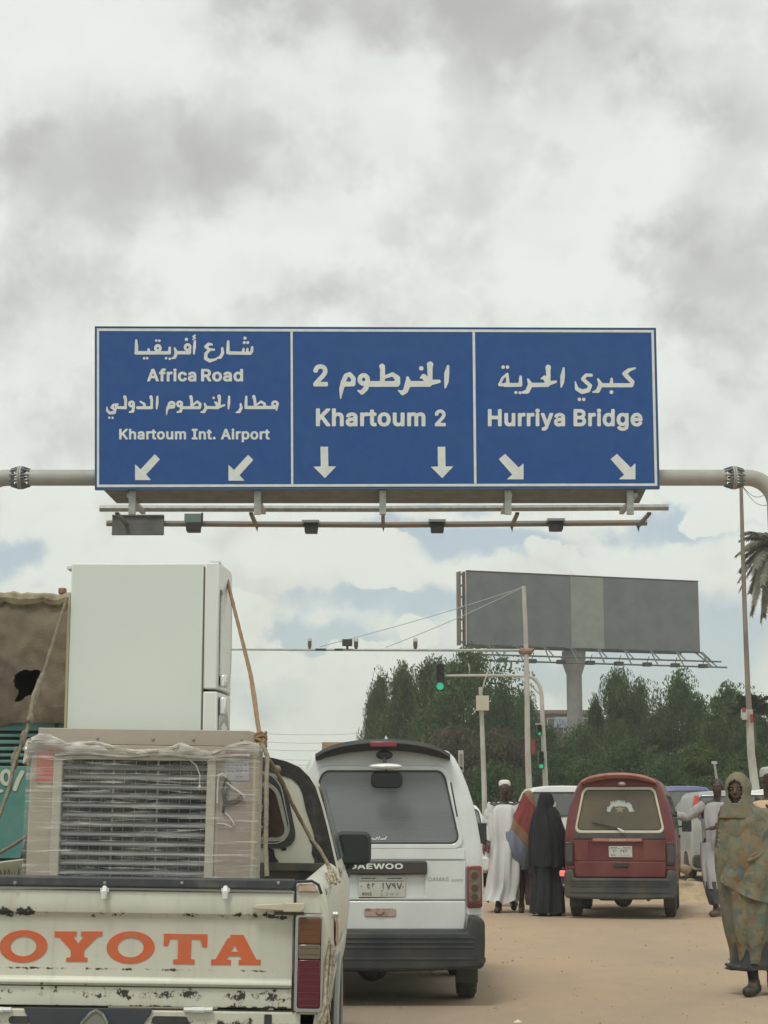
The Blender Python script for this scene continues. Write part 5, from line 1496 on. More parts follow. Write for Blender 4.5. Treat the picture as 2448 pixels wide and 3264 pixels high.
    # side windows, door lines, handles
    for s in (-1, 1):
        def sx(z):
            for (x0, z0_), (x1, z1_) in zip(prof[1:-1], prof[2:]):
                if z0_ <= z <= z1_: return x0 + (x1 - x0) * (z - z0_) / (z1_ - z0_)
            return .6
        for (ya, yb_) in ((.32, 1.10), (1.18, 1.95), (2.03, 2.75)):
            vs = []
            for (y, z) in ((ya, 1.18), (yb_, 1.18), (yb_, 1.40), (yb_ - .03, 1.62), (ya + .06, 1.62), (ya, 1.40)): vs.append((s * (sx(z) + .004), y, z))
            mb = MB(); mb.add(vs, [(0, 1, 2, 5), (5, 2, 3, 4)] if s > 0 else [(5, 2, 1, 0), (4, 3, 2, 5)]); mb.build('side_window', GLASSD, van)
            ed = [(s * (sx(z) + .005), y, z) for (y, z) in ((ya, 1.18), (yb_, 1.18), (yb_, 1.40), (yb_ - .03, 1.62), (ya + .06, 1.62), (ya, 1.40), (ya, 1.18))]
            mb = MB(); mb.tube(ed, .01, 5); mb.build('window_rubber', BLACKP, van)
        for y in (1.14, 2.0, 2.85):
            mb = MB(); mb.tube([(s * (sx(z) + .001), y, z) for z in (.45, .7, 1.0, 1.18, 1.4, 1.62)], .005, 4); mb.build('door_seam', BLACKP, van)
        mb = MB(); mb.tube([(s * .742, .35, .80), (s * .742, 2.2, .80)], .012, 5); mb.build('side_moulding', BLACKP, van)
        mb = MB(); mb.cbox((s * .75, 2.1, 1.05), (.03, .14, .04)); mb.build('door_handle', BLACKP, van)
        mb = MB(); mb.cbox((s * .85, 2.72, 1.20), (.14, .07, .18)); mb.tube([(s * .73, 2.75, 1.18), (s * .80, 2.73, 1.19)], .015, 6); mb.build('side_mirror', BLACKP, van, bevel=.02)
    # windscreen and head lights
    mb = MB(); mb.add([(-.55, 3.29, 1.12), (.55, 3.29, 1.12), (.46, 3.07, 1.64), (-.46, 3.07, 1.64)], [(0, 1, 2, 3)]); mb.build('windscreen', GLASSD, van)
    for s in (-1, 1):
        mb = MB(); mb.cbox((s * .5, 3.38, .72), (.2, .06, .14)); mb.build('headlight', CLEARL, van, bevel=.02)
    return van


EV = microvan((P(1220, 2594, 13.15).x, 13.15, 0), (0, 0, 0), 'white minivan with a black roof spoiler and grey rear glass, just ahead of the pickup', 'white')
rv = microvan((P(1973, 2594, 23.9).x, 23.9, 0), (0, 0, -math.radians(10.5)), 'faded red minivan with white window rubber and an arched sticker, among the walking people', 'red')
# glowing marker lamp on its left corner
mb = MB(); mb.cbox((-.765, -.05, .585), (.075, .05, .075)); mb.build('marker_lamp', mat('lit_red_lamp', (.95, .16, .13), .4, emit=.8), rv, bevel=.01)
mb = MB(); mb.cbox((-.76, -.03, .50), (.05, .05, .11)); mb.build('lamp_bracket', BLACKP, rv)
# small wooden crate on the white van's roof
WOOD = mat('raw_wood', (.36, .235, .15), .75, col2=(.26, .15, .09), scale=5, stretch=(1, 1, 6))
c0 = P(1076, 2357, 14.6)
cr = thing('crate', 'small open wooden crate standing on the roof of the white minivan', 'crate', (c0.x, 14.6, 1.885))
for k, (x, y, dx, dy) in enumerate(((0, -.09, .25, .012), (0, .09, .25, .012), (-.119, 0, .012, .168), (.119, 0, .012, .168))):
    for z in (.018, .050):
        mb = MB(); mb.cbox((x, y, z), (dx, dy, .026)); mb.build('slat', WOOD, cr)
mb = MB(); mb.cbox((0, -.085, .034), (.012, .008, .06)); mb.cbox((-.11, -.085, .034), (.012, .008, .06)); mb.cbox((.11, -.085, .034), (.012, .008, .06)); mb.build('post', WOOD, cr)
mb = MB(); mb.cbox((0, 0, .003), (.225, .165, .005)); mb.build('base', WOOD, cr)


# ---- plainer cars further up the queue
def far_car(loc, rotz, label, paint, H, W, L, belt, kind='van', tall_lights=False, group='cars queuing further ahead'):
    c = thing('car', label, 'car', loc, (0, 0, rotz), group)
    w = W / 2
    prof = [(.3, .26), (w * .93, .26), (w * .99, .38), (w, .6), (w * .99, belt * .85), (w * .97, belt), (w * .86, belt + (H - belt) * .6), (w * .78, H - .10), (w * .70, H - .035), (w * .4, H - .005), (0, H)]
    lean = lambda z: max(0, z - belt) * (.35 if kind != 'sedan' else .55)
    st = [(0, .92, .985, lean), (.04, .98, .995, lean), (.12, 1, 1, lean)]
    yr, yf_ = L * .2, L * .8
    ysx = sorted(set([.3, L * .5] + [yr + d for d in (-.34, -.3, -.24, -.15, 0, .15, .24, .3, .34)] + [yf_ + d for d in (-.34, -.3, -.24, -.15, 0, .15, .24, .3, .34)]))
    for y in ysx:
        k = 0 if y < .5 else 0
        zk = 1 if y < L * .62 else max(.62, 1 - (y - L * .62) / (L * .25) * .38)
        st.append((y, 1, zk, (lambda z, y=y: lean(z) * max(0, 1 - y / 1.2))))
    st += [(L * .97, .97, .60, None), (L, .88, .55, None)]
    body_shell(c, prof, st, [(yr, .33), (yf_, .33)], paint)
    mb = MB(); mb.box((-w * .85, .15, .22), (w * .85, L - .2, .36)); mb.build('underbody', BLACKP, c)
    for x in (-w + .09, w - .09):
        for y in (yr, yf_): wheel(c, x, y, .30, .18, 1 if x > 0 else -1)
    mb = MB(); mb.prism(rrect(-w * .99, .3, w * .99, .56, .07, 3), -.09, .15); mb.build('bumper', BLACKP if kind == 'van' else paint, c, bevel=.03)
    mb = MB(); mb.prism(rrect(-w * .86, belt + .03, w * .86, H - .12, .06, 4, .12), -.008, .02, lean); gl = mb.build('rear_window', GLASSD, c)
    mb = MB(); mb.ring(rrect(-w * .87, belt + .02, w * .87, H - .11, .065, 4, .12), rrect(-w * .84, belt + .05, w * .84, H - .14, .05, 4, .12), -.014, -.009, lean); mb.build('gasket', BLACKP, gl)
    mb = MB(); mb.prism(rrect(-.26, .68, .26, .79, .01, 2), -.02, .0); mb.build('number_plate', mat('plate_white', (.52, .54, .5), .5), c)
    for s in (-1, 1):
        z0, z1 = (.66, .86) if not tall_lights else (belt + .08, H - .10)
        mb = MB(); mb.prism([(s * (w * .83), z0), (s * (w * 1.0), z0), (s * (w * (.99 if not tall_lights else .89)), z1), (s * (w * (.83 if not tall_lights else .79)), z1)][::s], -.03, .06, lean)
        mb.build('tail_light', mat('bright_red_lens', (.50, .03, .035), .25, coat=.4), c, bevel=.01)
        for (ya, yb_) in ((L * .08, L * .30), (L * .33, L * .55)):
            z = [belt + .03, H - .14]
            x = [w * .965, w * .80]
            mb = MB(); mb.add([(s * x[0], ya, z[0]), (s * x[0], yb_, z[0]), (s * x[1], yb_ - .03, z[1]), (s * x[1], ya + .1, z[1])], [(0, 1, 2, 3) if s > 0 else (3, 2, 1, 0)])
            mb.build('side_window', GLASSD, c)
        mb = MB(); mb.cbox((s * (w + .04), L * .62, belt + .06), (.12, .08, .11)); mb.build('side_mirror', BLACKP, c, bevel=.02)
    return c


SILVERC = mat('silver_car_paint', (.38, .395, .39), .3, .3, dust=(.45, .4, .3), dust_amt=.3, coat=.3)
BLUEC = mat('blue_car_paint', (.085, .10, .27), .35, dust=(.2, .2, .25), dust_amt=.3, coat=.3)
far_car((P(1800, 2594, 31).x, 31, 0), 0, 'tall white van with dark rear window, between the black veiled woman and red minivan', WHITECAR, 1.86, 1.5, 3.9, 1.30)
far_car((P(1420, 2594, 34).x, 34, 0), 0, 'white sedan mostly hidden behind the right side of the white minivan', WHITECAR, 1.57, 1.68, 4.2, .98, 'sedan')
far_car((P(2340, 2594, 36).x, 36, 0), math.radians(0), 'white hatchback with a tall bright red tail light, right of the red minivan', SILVERC, 1.84, 1.72, 4.3, 1.24, 'van', True)
far_car((P(2180, 2594, 43).x, 43, 0), math.radians(-4), 'blue roofed car behind the white hatchback', BLUEC, 2.04, 1.7, 4.3, 1.25)
far_car((P(2080, 2594, 52).x, 52, 0), math.radians(-2), 'far white van seen above the shoulder of the red minivan', WHITECAR, 2.0, 1.7, 4.3, 1.2)
far_car((P(2500, 2594, 33).x, 33, 0), math.radians(-6), 'white car half hidden behind the woman in the patterned wrap', WHITECAR, 1.83, 1.75, 4.3, 1.18, 'van')

# ------------------------------------------------------------------ teal truck with a bulging tarpaulin, left lane
YT = 14.2
xr_ = P(262, 2594, YT).x
tk = thing('truck', 'teal truck with a torn brown tarpaulin over its load, at the left behind the pickup', 'truck', (xr_ - 1.2, YT, 0))
o = Vector((xr_ - 1.2, YT, 0))
TEAL = mat('teal_paint', (.055, .20, .175), .5, col2=(.075, .235, .215), scale=3, amt=.5, dust=(.24, .24, .17), dust_amt=.3)
zt = lp(100, 2285, YT).z
zb_ = 1.02
slots = [lp(100, v, YT).z for v in (2334, 2354, 2376, 2397, 2417, 2437)]
zz = [zt]
for s_ in slots: zz += [s_ + .012, s_ - .012]
zz.append(zb_)
for k in range(0, len(zz) - 1, 2):
    mb = MB(); mb.box((-1.2, 0, zz[k + 1]), (1.2, .05, zz[k])); mb.build('tailboard_plank', TEAL, tk, bevel=.006)
mb = MB(); mb.box((-1.2, .051, zb_), (1.2, .06, zt)); mb.build('backing', BLACKP, tk)
for x in (-1.17, 1.17, .68):
    mb = MB(); mb.box((x - .03, -.02, zb_), (x + .03, .0, zt + (.25 if abs(x) > 1 else 0)));
    if abs(x) > 1: mb.build('stake', TEAL, tk)
mb = MB(); a = lp(181, 2292, YT); mb.box((a.x - .012, -.012, a.z - .16), (a.x + .012, .0, a.z + .03)); mb.build('seam_strip', DARKP, tk)
for s in (-1, 1):
    for k in range(4):
        z1 = zb_ + (zt - zb_) * (k + 1) / 4 - .01; z0 = zb_ + (zt - zb_) * k / 4
        mb = MB(); mb.box((s * 1.2 - .025, .06, z0), (s * 1.2 + .025, 4.6, z1)); mb.build('side_plank', TEAL, tk)
mb = MB(); mb.box((-1.2, .06, zb_ - .08), (1.2, 4.6, zb_)); mb.build('bed_floor', DARKP, tk)
mb = MB(); mb.box((-.45, .1, .7), (-.33, 6.5, .94)); mb.box((.33, .1, .7), (.45, 6.5, .94)); mb.build('chassis', DARKP, tk)
for x in (-.95, .95):
    for y in (1.2, 5.6): wheel(tk, x, y, .48, .28, 1 if x > 0 else -1)
mb = MB(); mb.box((-1.1, 4.75, .75), (1.1, 6.5, 2.35)); mb.build('cab', TEAL, tk, bevel=.12)
# tarpaulin: lumpy loft with a torn hole
TARP = mat('brown_canvas', (.13, .105, .078), .95, col2=(.18, .145, .105), scale=5, amt=.52, dust=(.25, .21, .15), dust_amt=.45, dust_scale=3, bump=.35, bscale=60)
ztt = lp(100, 1905, YT).z
tb = MB(); nu, nv_ = 260, 170
hole = [(59, 2170), (66, 2150), (84, 2138), (118, 2138), (140, 2143), (136, 2165), (126, 2192), (112, 2215), (92, 2225), (66, 2230), (68, 2200)]
hp = [(lp(u, v, YT).x, lp(u, v, YT).z) for u, v in hole]


def inside(x, z, poly):
    r = False
    for i in range(len(poly)):
        (x0, z0), (x1, z1) = poly[i], poly[i - 1]
        if (z0 > z) != (z1 > z) and x < (x1 - x0) * (z - z0) / (z1 - z0) + x0: r = not r
    return r


vs = []; keep = []
for j in range(nv_ + 1):
    for i in range(nu + 1):
        x = -1.27 + 2.50 * i / nu; z = zt - .06 + (ztt - zt + .06) * j / nv_
        e = min(1, (1 - abs(x / 1.27)) * 6)
        y = -.05 - .10 * math.sin(math.pi * j / nv_) ** .6 * e + .035 * noise.noise(Vector((x * 3, z * 2.5, 1))) + .014 * noise.noise(Vector((x * 12, z * 9, 5))) + .02 * abs(noise.noise(Vector((x * 3 + z * 2, z * 2, 8))))
        zz_ = z + (.035 * noise.noise(Vector((x * 4, 0, 7))) if j in (0, nv_) else 0) + (0.02 * math.sin(x * 9) if j == 0 else 0)
        vs.append((x, y, zz_))
fs = []
for j in range(nv_):
    for i in range(nu):
        q = vs[j * (nu + 1) + i]
        jx = .03 * noise.noise(Vector((q[0] * 14, q[2] * 14, 3)))
        if inside(q[0] + .014 + jx, q[2] + .01 + jx, hp): continue
        fs.append((j * (nu + 1) + i, j * (nu + 1) + i + 1, (j + 1) * (nu + 1) + i + 1, (j + 1) * (nu + 1) + i))
tb.add(vs, fs)
o2 = len(tb.v)
# top and sides of the tarpaulin
top = []
for j in range(25):
    for i in range(nu + 1):
        x = -1.27 + 2.50 * i / nu; y = -.05 + 4.5 * j / 24
        top.append((x, y, ztt + .06 * noise.noise(Vector((x * 2, y, 2))) * min(1, j) + .05 * math.sin(math.pi * i / nu) * min(1, j)))
tb.add(top, [(j * (nu + 1) + i, j * (nu + 1) + i + 1, (j + 1) * (nu + 1) + i + 1, (j + 1) * (nu + 1) + i) for j in range(24) for i in range(nu)])
for s in (-1.27, 1.23):
    sd_ = [(s, -.05 + 4.5 * j / 24, zt - .06 + (ztt - zt + .06) * k / 10) for j in range(25) for k in range(11)]
    tb.add(sd_, [(j * 11 + k, j * 11 + k + 1, (j + 1) * 11 + k + 1, (j + 1) * 11 + k) for j in range(24) for k in range(10)])
tb.build('tarpaulin', TARP, tk, smooth=True)
mb = MB(); rr_ = random.Random(8)
pts = [(-1.27 + 2.5 * i / 40, -.09 + rr_.uniform(-.01, .01), ztt - .02 + rr_.uniform(-.02, .012)) for i in range(41)]
mb.tube(pts, [.05 + rr_.uniform(-.012, .012) for _ in pts], 8)
mb.build('rolled_hem', mat('pale_hem', (.34, .30, .20), .9, col2=(.18, .14, .09), scale=9, amt=.55, bump=.3), tk, smooth=True)
mb = MB(); q = lp(205, 1888, YT); mb.cbox((q.x, -.08, q.z), (.06, .06, .05)); mb.build('knot', RUST, tk, bevel=.01)
mb = MB(); mb.box((-1.1, .5, zt), (1.1, 4.3, ztt - .15)); mb.build('load', BLACKP, tk)
# painted digits on the boards
st_ = [arc(20, 2478, 14, 21, 0, 360, 6), [(34, 2480, 5), (31, 2510, 6), (22, 2532, 3)], [(71, 2462, 7), (58, 2487, 7), (48, 2515, 7)], [(-14, 2522, 5), (6, 2521, 5)]]
V, Fc = ink(st_, 1.0)
flat_mesh('lettering', V, Fc, lambda x, y: (lp(x, y, YT).x, -.008, lp(x, y, YT).z), mat('cream_lettering', (.50, .52, .40), .6), tk)
# ------------------------------------------------------------------ old cream pickup with its load
YP = 6.75
TILT = .014
pk_loc = Vector((P(342, 2594, YP).x - .014, YP, 0))
pu = thing('pickup_truck', 'old chipped cream pickup with orange lettering on its tailgate, loaded with appliances', 'pickup truck', pk_loc, (0, TILT, 0))


def pk(u, v):
    return ((u - 342) / 842, 1.37 - (v - (u - 342) * .014 - 2594) / 854)


def chipped_material(name, base, lines, amount=1.0):
    m = bpy.data.materials.new(name); m.use_nodes = True
    t = m.node_tree; N, L = t.nodes, t.links; b = N['Principled BSDF']
    tc = N.new('ShaderNodeTexCoord'); sp_ = N.new('ShaderNodeSeparateXYZ'); L.new(tc.outputs['Object'], sp_.inputs[0])

    def m_(op, a, b_, clamp=False):
        n = N.new('ShaderNodeMath'); n.operation = op; n.use_clamp = clamp
        for i, x in enumerate((a, b_)):
            if isinstance(x, (int, float)): n.inputs[i].default_value = x
            else: L.new(x, n.inputs[i])
        return n.outputs[0]

    def nz(sc, det, ro=.6):
        n = N.new('ShaderNodeTexNoise'); n.inputs['Scale'].default_value = sc; n.inputs['Detail'].default_value = det
        n.inputs['Roughness'].default_value = ro; L.new(tc.outputs['Object'], n.inputs['Vector']); return n.outputs['Fac']
    near = None
    for z, wd in lines:
        d = m_('ABSOLUTE', m_('SUBTRACT', sp_.outputs[2], z), 0)
        r = N.new('ShaderNodeMapRange'); r.interpolation_type = 'SMOOTHSTEP'
        r.inputs['From Min'].default_value = wd; r.inputs['From Max'].default_value = 0; r.inputs['To Max'].default_value = .23
        L.new(d, r.inputs['Value']); near = r.outputs[0] if near is None else m_('MAXIMUM', near, r.outputs[0])
    f = m_('ADD', m_('ADD', nz(26, 8, .68), m_('MULTIPLY', m_('SUBTRACT', nz(4.2, 3), .5), .85 * amount)), near)
    chip = N.new('ShaderNodeMapRange'); chip.inputs['From Min'].default_value = .775; chip.inputs['From Max'].default_value = .80
    L.new(f, chip.inputs['Value'])
    halo = N.new('ShaderNodeMapRange'); halo.inputs['From Min'].default_value = .70; halo.inputs['From Max'].default_value = .80; halo.inputs['To Max'].default_value = .5
    L.new(f, halo.inputs['Value'])

    def mix(fac, a, c):
        x = N.new('ShaderNodeMix'); x.data_type = 'RGBA'; L.new(fac, x.inputs['Factor'])
        for k, q in (('A', a), ('B', c)):
            if isinstance(q, tuple): x.inputs[k].default_value = (*q, 1)
            else: L.new(q, x.inputs[k])
        return x.outputs['Result']
    big = N.new('ShaderNodeMapRange'); big.inputs['From Min'].default_value = .35; big.inputs['From Max'].default_value = .7; L.new(nz(3.5, 5), big.inputs['Value'])
    c = mix(big.outputs[0], base, tuple(x * .84 for x in base))
    # fine dust and faint vertical runs
    mp = N.new('ShaderNodeMapping'); mp.inputs['Scale'].default_value = (30, 30, 2.0); L.new(tc.outputs['Object'], mp.inputs[0])
    nr = N.new('ShaderNodeTexNoise'); nr.inputs['Scale'].default_value = 1; nr.inputs['Detail'].default_value = 4; L.new(mp.outputs[0], nr.inputs['Vector'])
    rr = N.new('ShaderNodeMapRange'); rr.inputs['From Min'].default_value = .55; rr.inputs['From Max'].default_value = .8; rr.inputs['To Max'].default_value = .3; L.new(nr.outputs['Fac'], rr.inputs['Value'])
    c = mix(rr.outputs[0], c, (.33, .27, .18))
    c = mix(halo.outputs[0], c, (.30, .22, .14))
    c = mix(chip.outputs[0], c, (.045, .042, .035))
    L.new(c, b.inputs['Base Color'])
    ro = N.new('ShaderNodeMapRange'); ro.inputs['To Min'].default_value = .38; ro.inputs['To Max'].default_value = .85; L.new(chip.outputs[0], ro.inputs['Value']); L.new(ro.outputs[0], b.inputs['Roughness'])
    bp = N.new('ShaderNodeBump'); bp.inputs['Strength'].default_value = .25; bp.inputs['Distance'].default_value = .004; bp.invert = True
    L.new(chip.outputs[0], bp.inputs['Height']); L.new(bp.outputs[0], b.inputs['Normal'])
    return m


CBASE = (.61, .605, .505)
TG = chipped_material('chipped_tailgate_paint', CBASE, [(1.003, .034), (.712, .055), (.80, .012), (.664, .02)], .95)
BODYC = chipped_material('worn_cream_body', CBASE, [(1.08, .05), (.6, .05)], .75)
# tailgate
sec = [(.045, .664), (.0, .666), (-.003, .735), (-.001, .7385), (-.010, .740), (-.018, .750), (-.014, .762), (-.003, .772), (-.001, .985), (-.012, .999), (-.019, 1.006), (-.021, 1.04), (-.012, 1.085), (.045, 1.092)]
mb = MB(); mb.xprism(sec, -.708, .708); tg = mb.build('tailgate', TG, pu, bevel=.004)
mb = MB(); mb.box((-.70, -.0045, .7355), (.70, .01, .7395)); mb.build('rust_seam', BLACKP, tg)
ORANGE = mat('orange_red_lettering', (.62, .115, .035), .45, col2=(.50, .13, .06), scale=14, amt=.6, dust=(.45, .25, .14), dust_amt=.25, dust_scale=20)
S_ = 1.4426


def lz(x, y): return pk(x / S_, 2450 + y / S_)


Ypts = [(270, 742), (370, 742), (370, 762), (355, 764), (380, 797), (404, 764), (390, 762), (390, 742), (487, 742), (487, 762), (465, 766), (408, 826), (408, 858), (424, 860), (424, 878), (328, 878), (328, 860), (347, 858), (347, 826), (292, 768), (270, 766)]
Tpts = [(767, 752), (965, 755), (965, 812), (943, 812), (935, 778), (893, 776), (893, 866), (910, 868), (910, 890), (813, 888), (813, 868), (833, 866), (833, 775), (795, 775), (788, 806), (767, 806)]
AL = [(1070, 757), (1090, 757), (1090, 803), (1074, 833), (1090, 833), (1090, 853), (1064, 853), (1057, 868), (1075, 870), (1075, 892), (985, 892), (985, 868), (1005, 866), (1058, 772), (1070, 770)]
AR_ = [(1090, 757), (1128, 757), (1190, 868), (1210, 868), (1210, 892), (1110, 892), (1110, 870), (1124, 868), (1116, 853), (1090, 853), (1090, 833), (1107, 833), (1090, 803)]


def letter(polys, dx=0):
    mb = MB()
    for pts in polys:
        q = [lz(x + dx, y) for x, y in pts]
        mb.prism(q, -.0045, -.0015)
    return mb.build('letter', ORANGE, tg)


def oring(cx, cy):
    ou = [lz(cx + 109 * math.cos(a) + 0, cy + 73 * math.sin(a)) for a in [2 * math.pi * i / 40 for i in range(40)]]
    inn = [lz(cx + 59 * math.cos(a), cy + 44 * math.sin(a)) for a in [2 * math.pi * i / 40 for i in range(40)]]
    mb = MB(); mb.ring(ou, inn, -.0045, -.0015); return mb.build('letter', ORANGE, tg)


letter([Tpts], -767 - 112 - 98); oring(131, 809); letter([Ypts]); oring(618, 814); letter([Tpts]); letter([AL, AR_])
# top rail, studs, hooks
mb = MB(); mb.box((-.712, -.03, 1.098), (.712, .02, 1.138)); rl = mb.build('top_rail', mat('worn_black_rail', (.035, .042, .052), .5, col2=(.10, .10, .10), scale=12, amt=.62, dust=(.14, .13, .11), dust_amt=.3), pu, bevel=.008)
mb = MB(); mb.box((-.70, -.0225, 1.092), (.70, -.01, 1.0975)); mb.build('rail_lip', mat('lip_metal', (.34, .32, .27), .5), pu)
for u in (343, 586, 890, 60):
    x, z = pk(u, 2812)
    mb = MB(); mb.lathe([(.007, -.034), (.006, -.038), (.001, -.04)], (x, 0, z), 'y', 10); mb.build('rivet', RIM, rl, smooth=True)
for u in (343, 724):
    x, z = pk(u, 2850)
    mb = MB(); mb.tube([(x, -.03, z + .03), (x, -.045, z + .012), (x, -.045, z - .012)], [.009, .012, .010], 8); mb.box((x - .016, -.034, z + .012), (x + .016, -.024, z + .026)); mb.build('hook', WHITEP, tg, smooth=True)
# latch lever
x0, z0 = pk(811, 2888); x1, z1 = pk(972, 2872)
mb = MB()
mb.prism([(x0, z0 - .004), (x0 + .12, z0 - .010), (x0 + .12, z0 + .017), (x0 + .02, z0 + .012), (x0, z0 + .006)], -.052, -.030)
mb.prism([(x0 + .115, z0 - .014), (x1 - .01, z0 - .014), (x1 + .006, z0 + .0), (x1 + .002, z0 + .018), (x0 + .115, z0 + .02)], -.058, -.026)
mb.build('latch_lever', mat('worn_lever', (.55, .50, .38), .45, dust=(.4, .33, .22)), tg, bevel=.003)
mb = MB(); mb.box((x0 + .08, -.03, z0 - .026), (x1, -.022, z0 - .014)); mb.build('latch_plate', DARKP, tg)
# hinges along the bottom edge
for u0, u1 in ((603, 693), (-25, 64)):
    (xa, za), (xb, zb2) = pk(u0, 3206), pk(u1, 3206)
    mb = MB(); mb.tube([(xa, -.012, za), (xb, -.012, zb2)], .009, 8); mb.tube([(xa + .03, -.012, za), (xb - .03, -.012, za)], .011, 8); mb.build('hinge', WHITEP, tg, smooth=True)

# bed sides, lofted with rounded rear corners and open wheel arches
outer = [(.80, .50), (.815, .58), (.828, .66), (.842, .75), (.848, .86), (.846, .96), (.838, 1.03), (.822, 1.09), (.80, 1.122), (.775, 1.136)]
inner = [(.75, 1.134), (.742, 1.10), (.742, .80), (.742, .50)]
for s in (-1, 1):
    rings = []
    ysx = [(0, -.030), (.006, -.018), (.02, -.007), (.045, 0)] + [(y, 0) for y in (.1, .3, .5, .56, .6, .66, .72, .8, .9, 1.0, 1.1, 1.18, 1.24, 1.3, 1.36, 1.42, 1.6, 1.9, 2.2, 2.27)]
    for y, dx in ysx:
        ring = []
        for x, z in outer:
            dy = abs(y - .98)
            if dy < .42:
                za = .36 + math.sqrt(.42 ** 2 - dy ** 2)
                if z < za: z = za
            xx = x + dx * (1 if z > .5 else 1)
            flare = .012 if (.36 < math.hypot(y - .98, z - .36) < .47) else 0
            ring.append((s * (xx + flare), y, z))
        for x, z in inner:
            if abs(y - .98) < .42 and z < .8: z = .80
            ring.append((s * x, y, z))
        rings.append(ring)
    mb = MB(); mb.loft(rings); mb.build('bed_side', BODYC, pu, smooth=True, angle=35)
    mb = MB(); mb.tube([(s * .852, .06, .80), (s * .856, 2.2, .81)], .008, 5); mb.build('side_moulding', CHROME, pu)
    mb = MB(); arcp = [(s * .858, .98 + .425 * math.cos(math.radians(a)), .36 + .425 * math.sin(math.radians(a))) for a in range(-10, 191, 10)]
    mb.tube(arcp, .013, 6); mb.build('wheel_arch_trim', mat('dull_grey_trim', (.30, .31, .29), .5, .2), pu)
    # decals on the flank behind the wheel
    mb = MB(); V_ = [(s * .8555, .50, .98), (s * .8555, .88, .93), (s * .8555, 1.0, .835), (s * .8555, .72, .84), (s * .8540, .52, .88)]
    mb.add(V_, [tuple(range(5))]); mb.build('flank_decal', mat('faded_red_decal', (.36, .07, .05), .5, col2=(.45, .3, .2), scale=12), pu)
    # tow corner lamp post with pale plate
    mb = MB(); mb.prism([(s * .716, 1.008), (s * .818, 1.008), (s * .808, 1.055), (s * .795, 1.105), (s * .76, 1.125), (s * .716, 1.125)][::s], -.006, .03)
    pc = mb.build('corner_post', BODYC, pu, bevel=.008)
    mb = MB(); mb.prism([(s * .722, 1.092), (s * .798, 1.092), (s * .785, 1.12), (s * .727, 1.122)][::s], -.018, -.0065); mb.build('reflector', mat('pinkish_reflector', (.60, .50, .42), .35, col2=(.45, .30, .22), scale=14), pc, bevel=.004)
    mb = MB(); mb.tube([(s * .716, -.02, 1.128), (s * .775, -.02, 1.132), (s * .80, -.012, 1.118), (s * .812, -.005, 1.085)], .006, 5); mb.build('post_seal', BLACKP, pc)
    # tail light cluster
    xa, xb = (.722, .820)
    A = min(s * xa, s * xb); Bx = max(s * xa, s * xb)
    mb = MB(); mb.prism(rrect(A, .660, Bx, 1.006, .008, 2), -.012, .03); tl = mb.build('tail_light', BLACKP, pu, bevel=.004)
    mb = MB(); mb.ring(rrect(A - .004, .656, Bx + .004, 1.010, .01, 2), rrect(A + .008, .670, Bx - .006, .998, .008, 2), -.024, -.0125)
    mb.build('chrome_frame', CHROME, tl, bevel=.002)
    for z0_, z1_, m_, lb in ((.902, .997, AMBER, 'amber lens'), (.846, .901, CLEARL, 'clear lens'), (.671, .845, REDLENS, 'red lens')):
        mb = MB(); mb.prism(rrect(A + .009, z0_ + .001, Bx - .007, z1_, .006, 2), -.028, -.0125); mb.build('lens', m_, tl, bevel=.003, label=lb)
        # moulded ribs inside the lens
    mb = MB()
    for k in range(14):
        z = .68 + k * .023
        mb.box((A + .012, -.0288, z), (Bx - .010, -.0281, z + .002))
    mb.build('lens_ribs', mat('rib_tint', (.17, .035, .03), .3), tl)
    mb = MB(); mb.box((s * .714 - .003, -.004, .655), (s * .714 + .003, .005, 1.09)); mb.build('tailgate_gap', BLACKP, pu)
    mb = MB(); mb.lathe([(.013, 0), (.013, .02), (.002, .024)] if s > 0 else [(.002, -.024), (.013, -.02), (.013, 0)], (s * .846, .35, .99), 'x', 10); mb.build('side_lamp', CHROME, pu, smooth=True)
# sill under the tailgate with oval slots and dark hitch
mb = MB(); mb.xprism([(.0, .50), (-.0, .652), (.05, .656), (.05, .50)], -.81, .81); sl = mb.build('rear_sill', BODYC, pu, bevel=.006)
for u0, u1 in ((55, 122), (503, 615)):
    (xa, za), (xb, zb2) = pk(u0, 3238), pk(u1, 3238)
    mb = MB(); mb.prism(rrect(xa, za - .014, xb, za + .014, .013, 4), -.003, .002); mb.build('slot', BLACKP, sl)
xa, za = pk(866, 3240)
mb = MB(); mb.prism(rrect(xa - .014, za - .03, xa + .014, za + .022, .004, 2), -.003, .002); mb.build('slot', BLACKP, sl)
mb = MB(); HD = mat('blue_black_hitch', (.028, .04, .052), .5, dust=(.12, .11, .09), dust_amt=.3)
mb.prism([pk(100, 3199), pk(505, 3203), pk(498, 3222), pk(480, 3245), pk(478, 3300), pk(128, 3300), pk(122, 3240), pk(108, 3215)], -.010, -.002)
hc = mb.build('hitch_plate', HD, pu, bevel=.003)
for cu in (330,):
    pts = [(cu - 56, 3290), (cu - 44, 3245), (cu - 20, 3218), (cu, 3206), (cu + 20, 3218), (cu + 36, 3245), (cu + 42, 3290)]
    q = [pk(a, b_) for a, b_ in pts]
    mb = MB(); mb.prism(q, -.020, -.0105); mb.build('hitch_cover', mat('grey_green_cover', (.20, .21, .17), .6), hc)
    mb = MB(); mb.tube([(x, -.022, z) for x, z in q], .005, 5); mb.build('cover_rim', CHROME, hc)
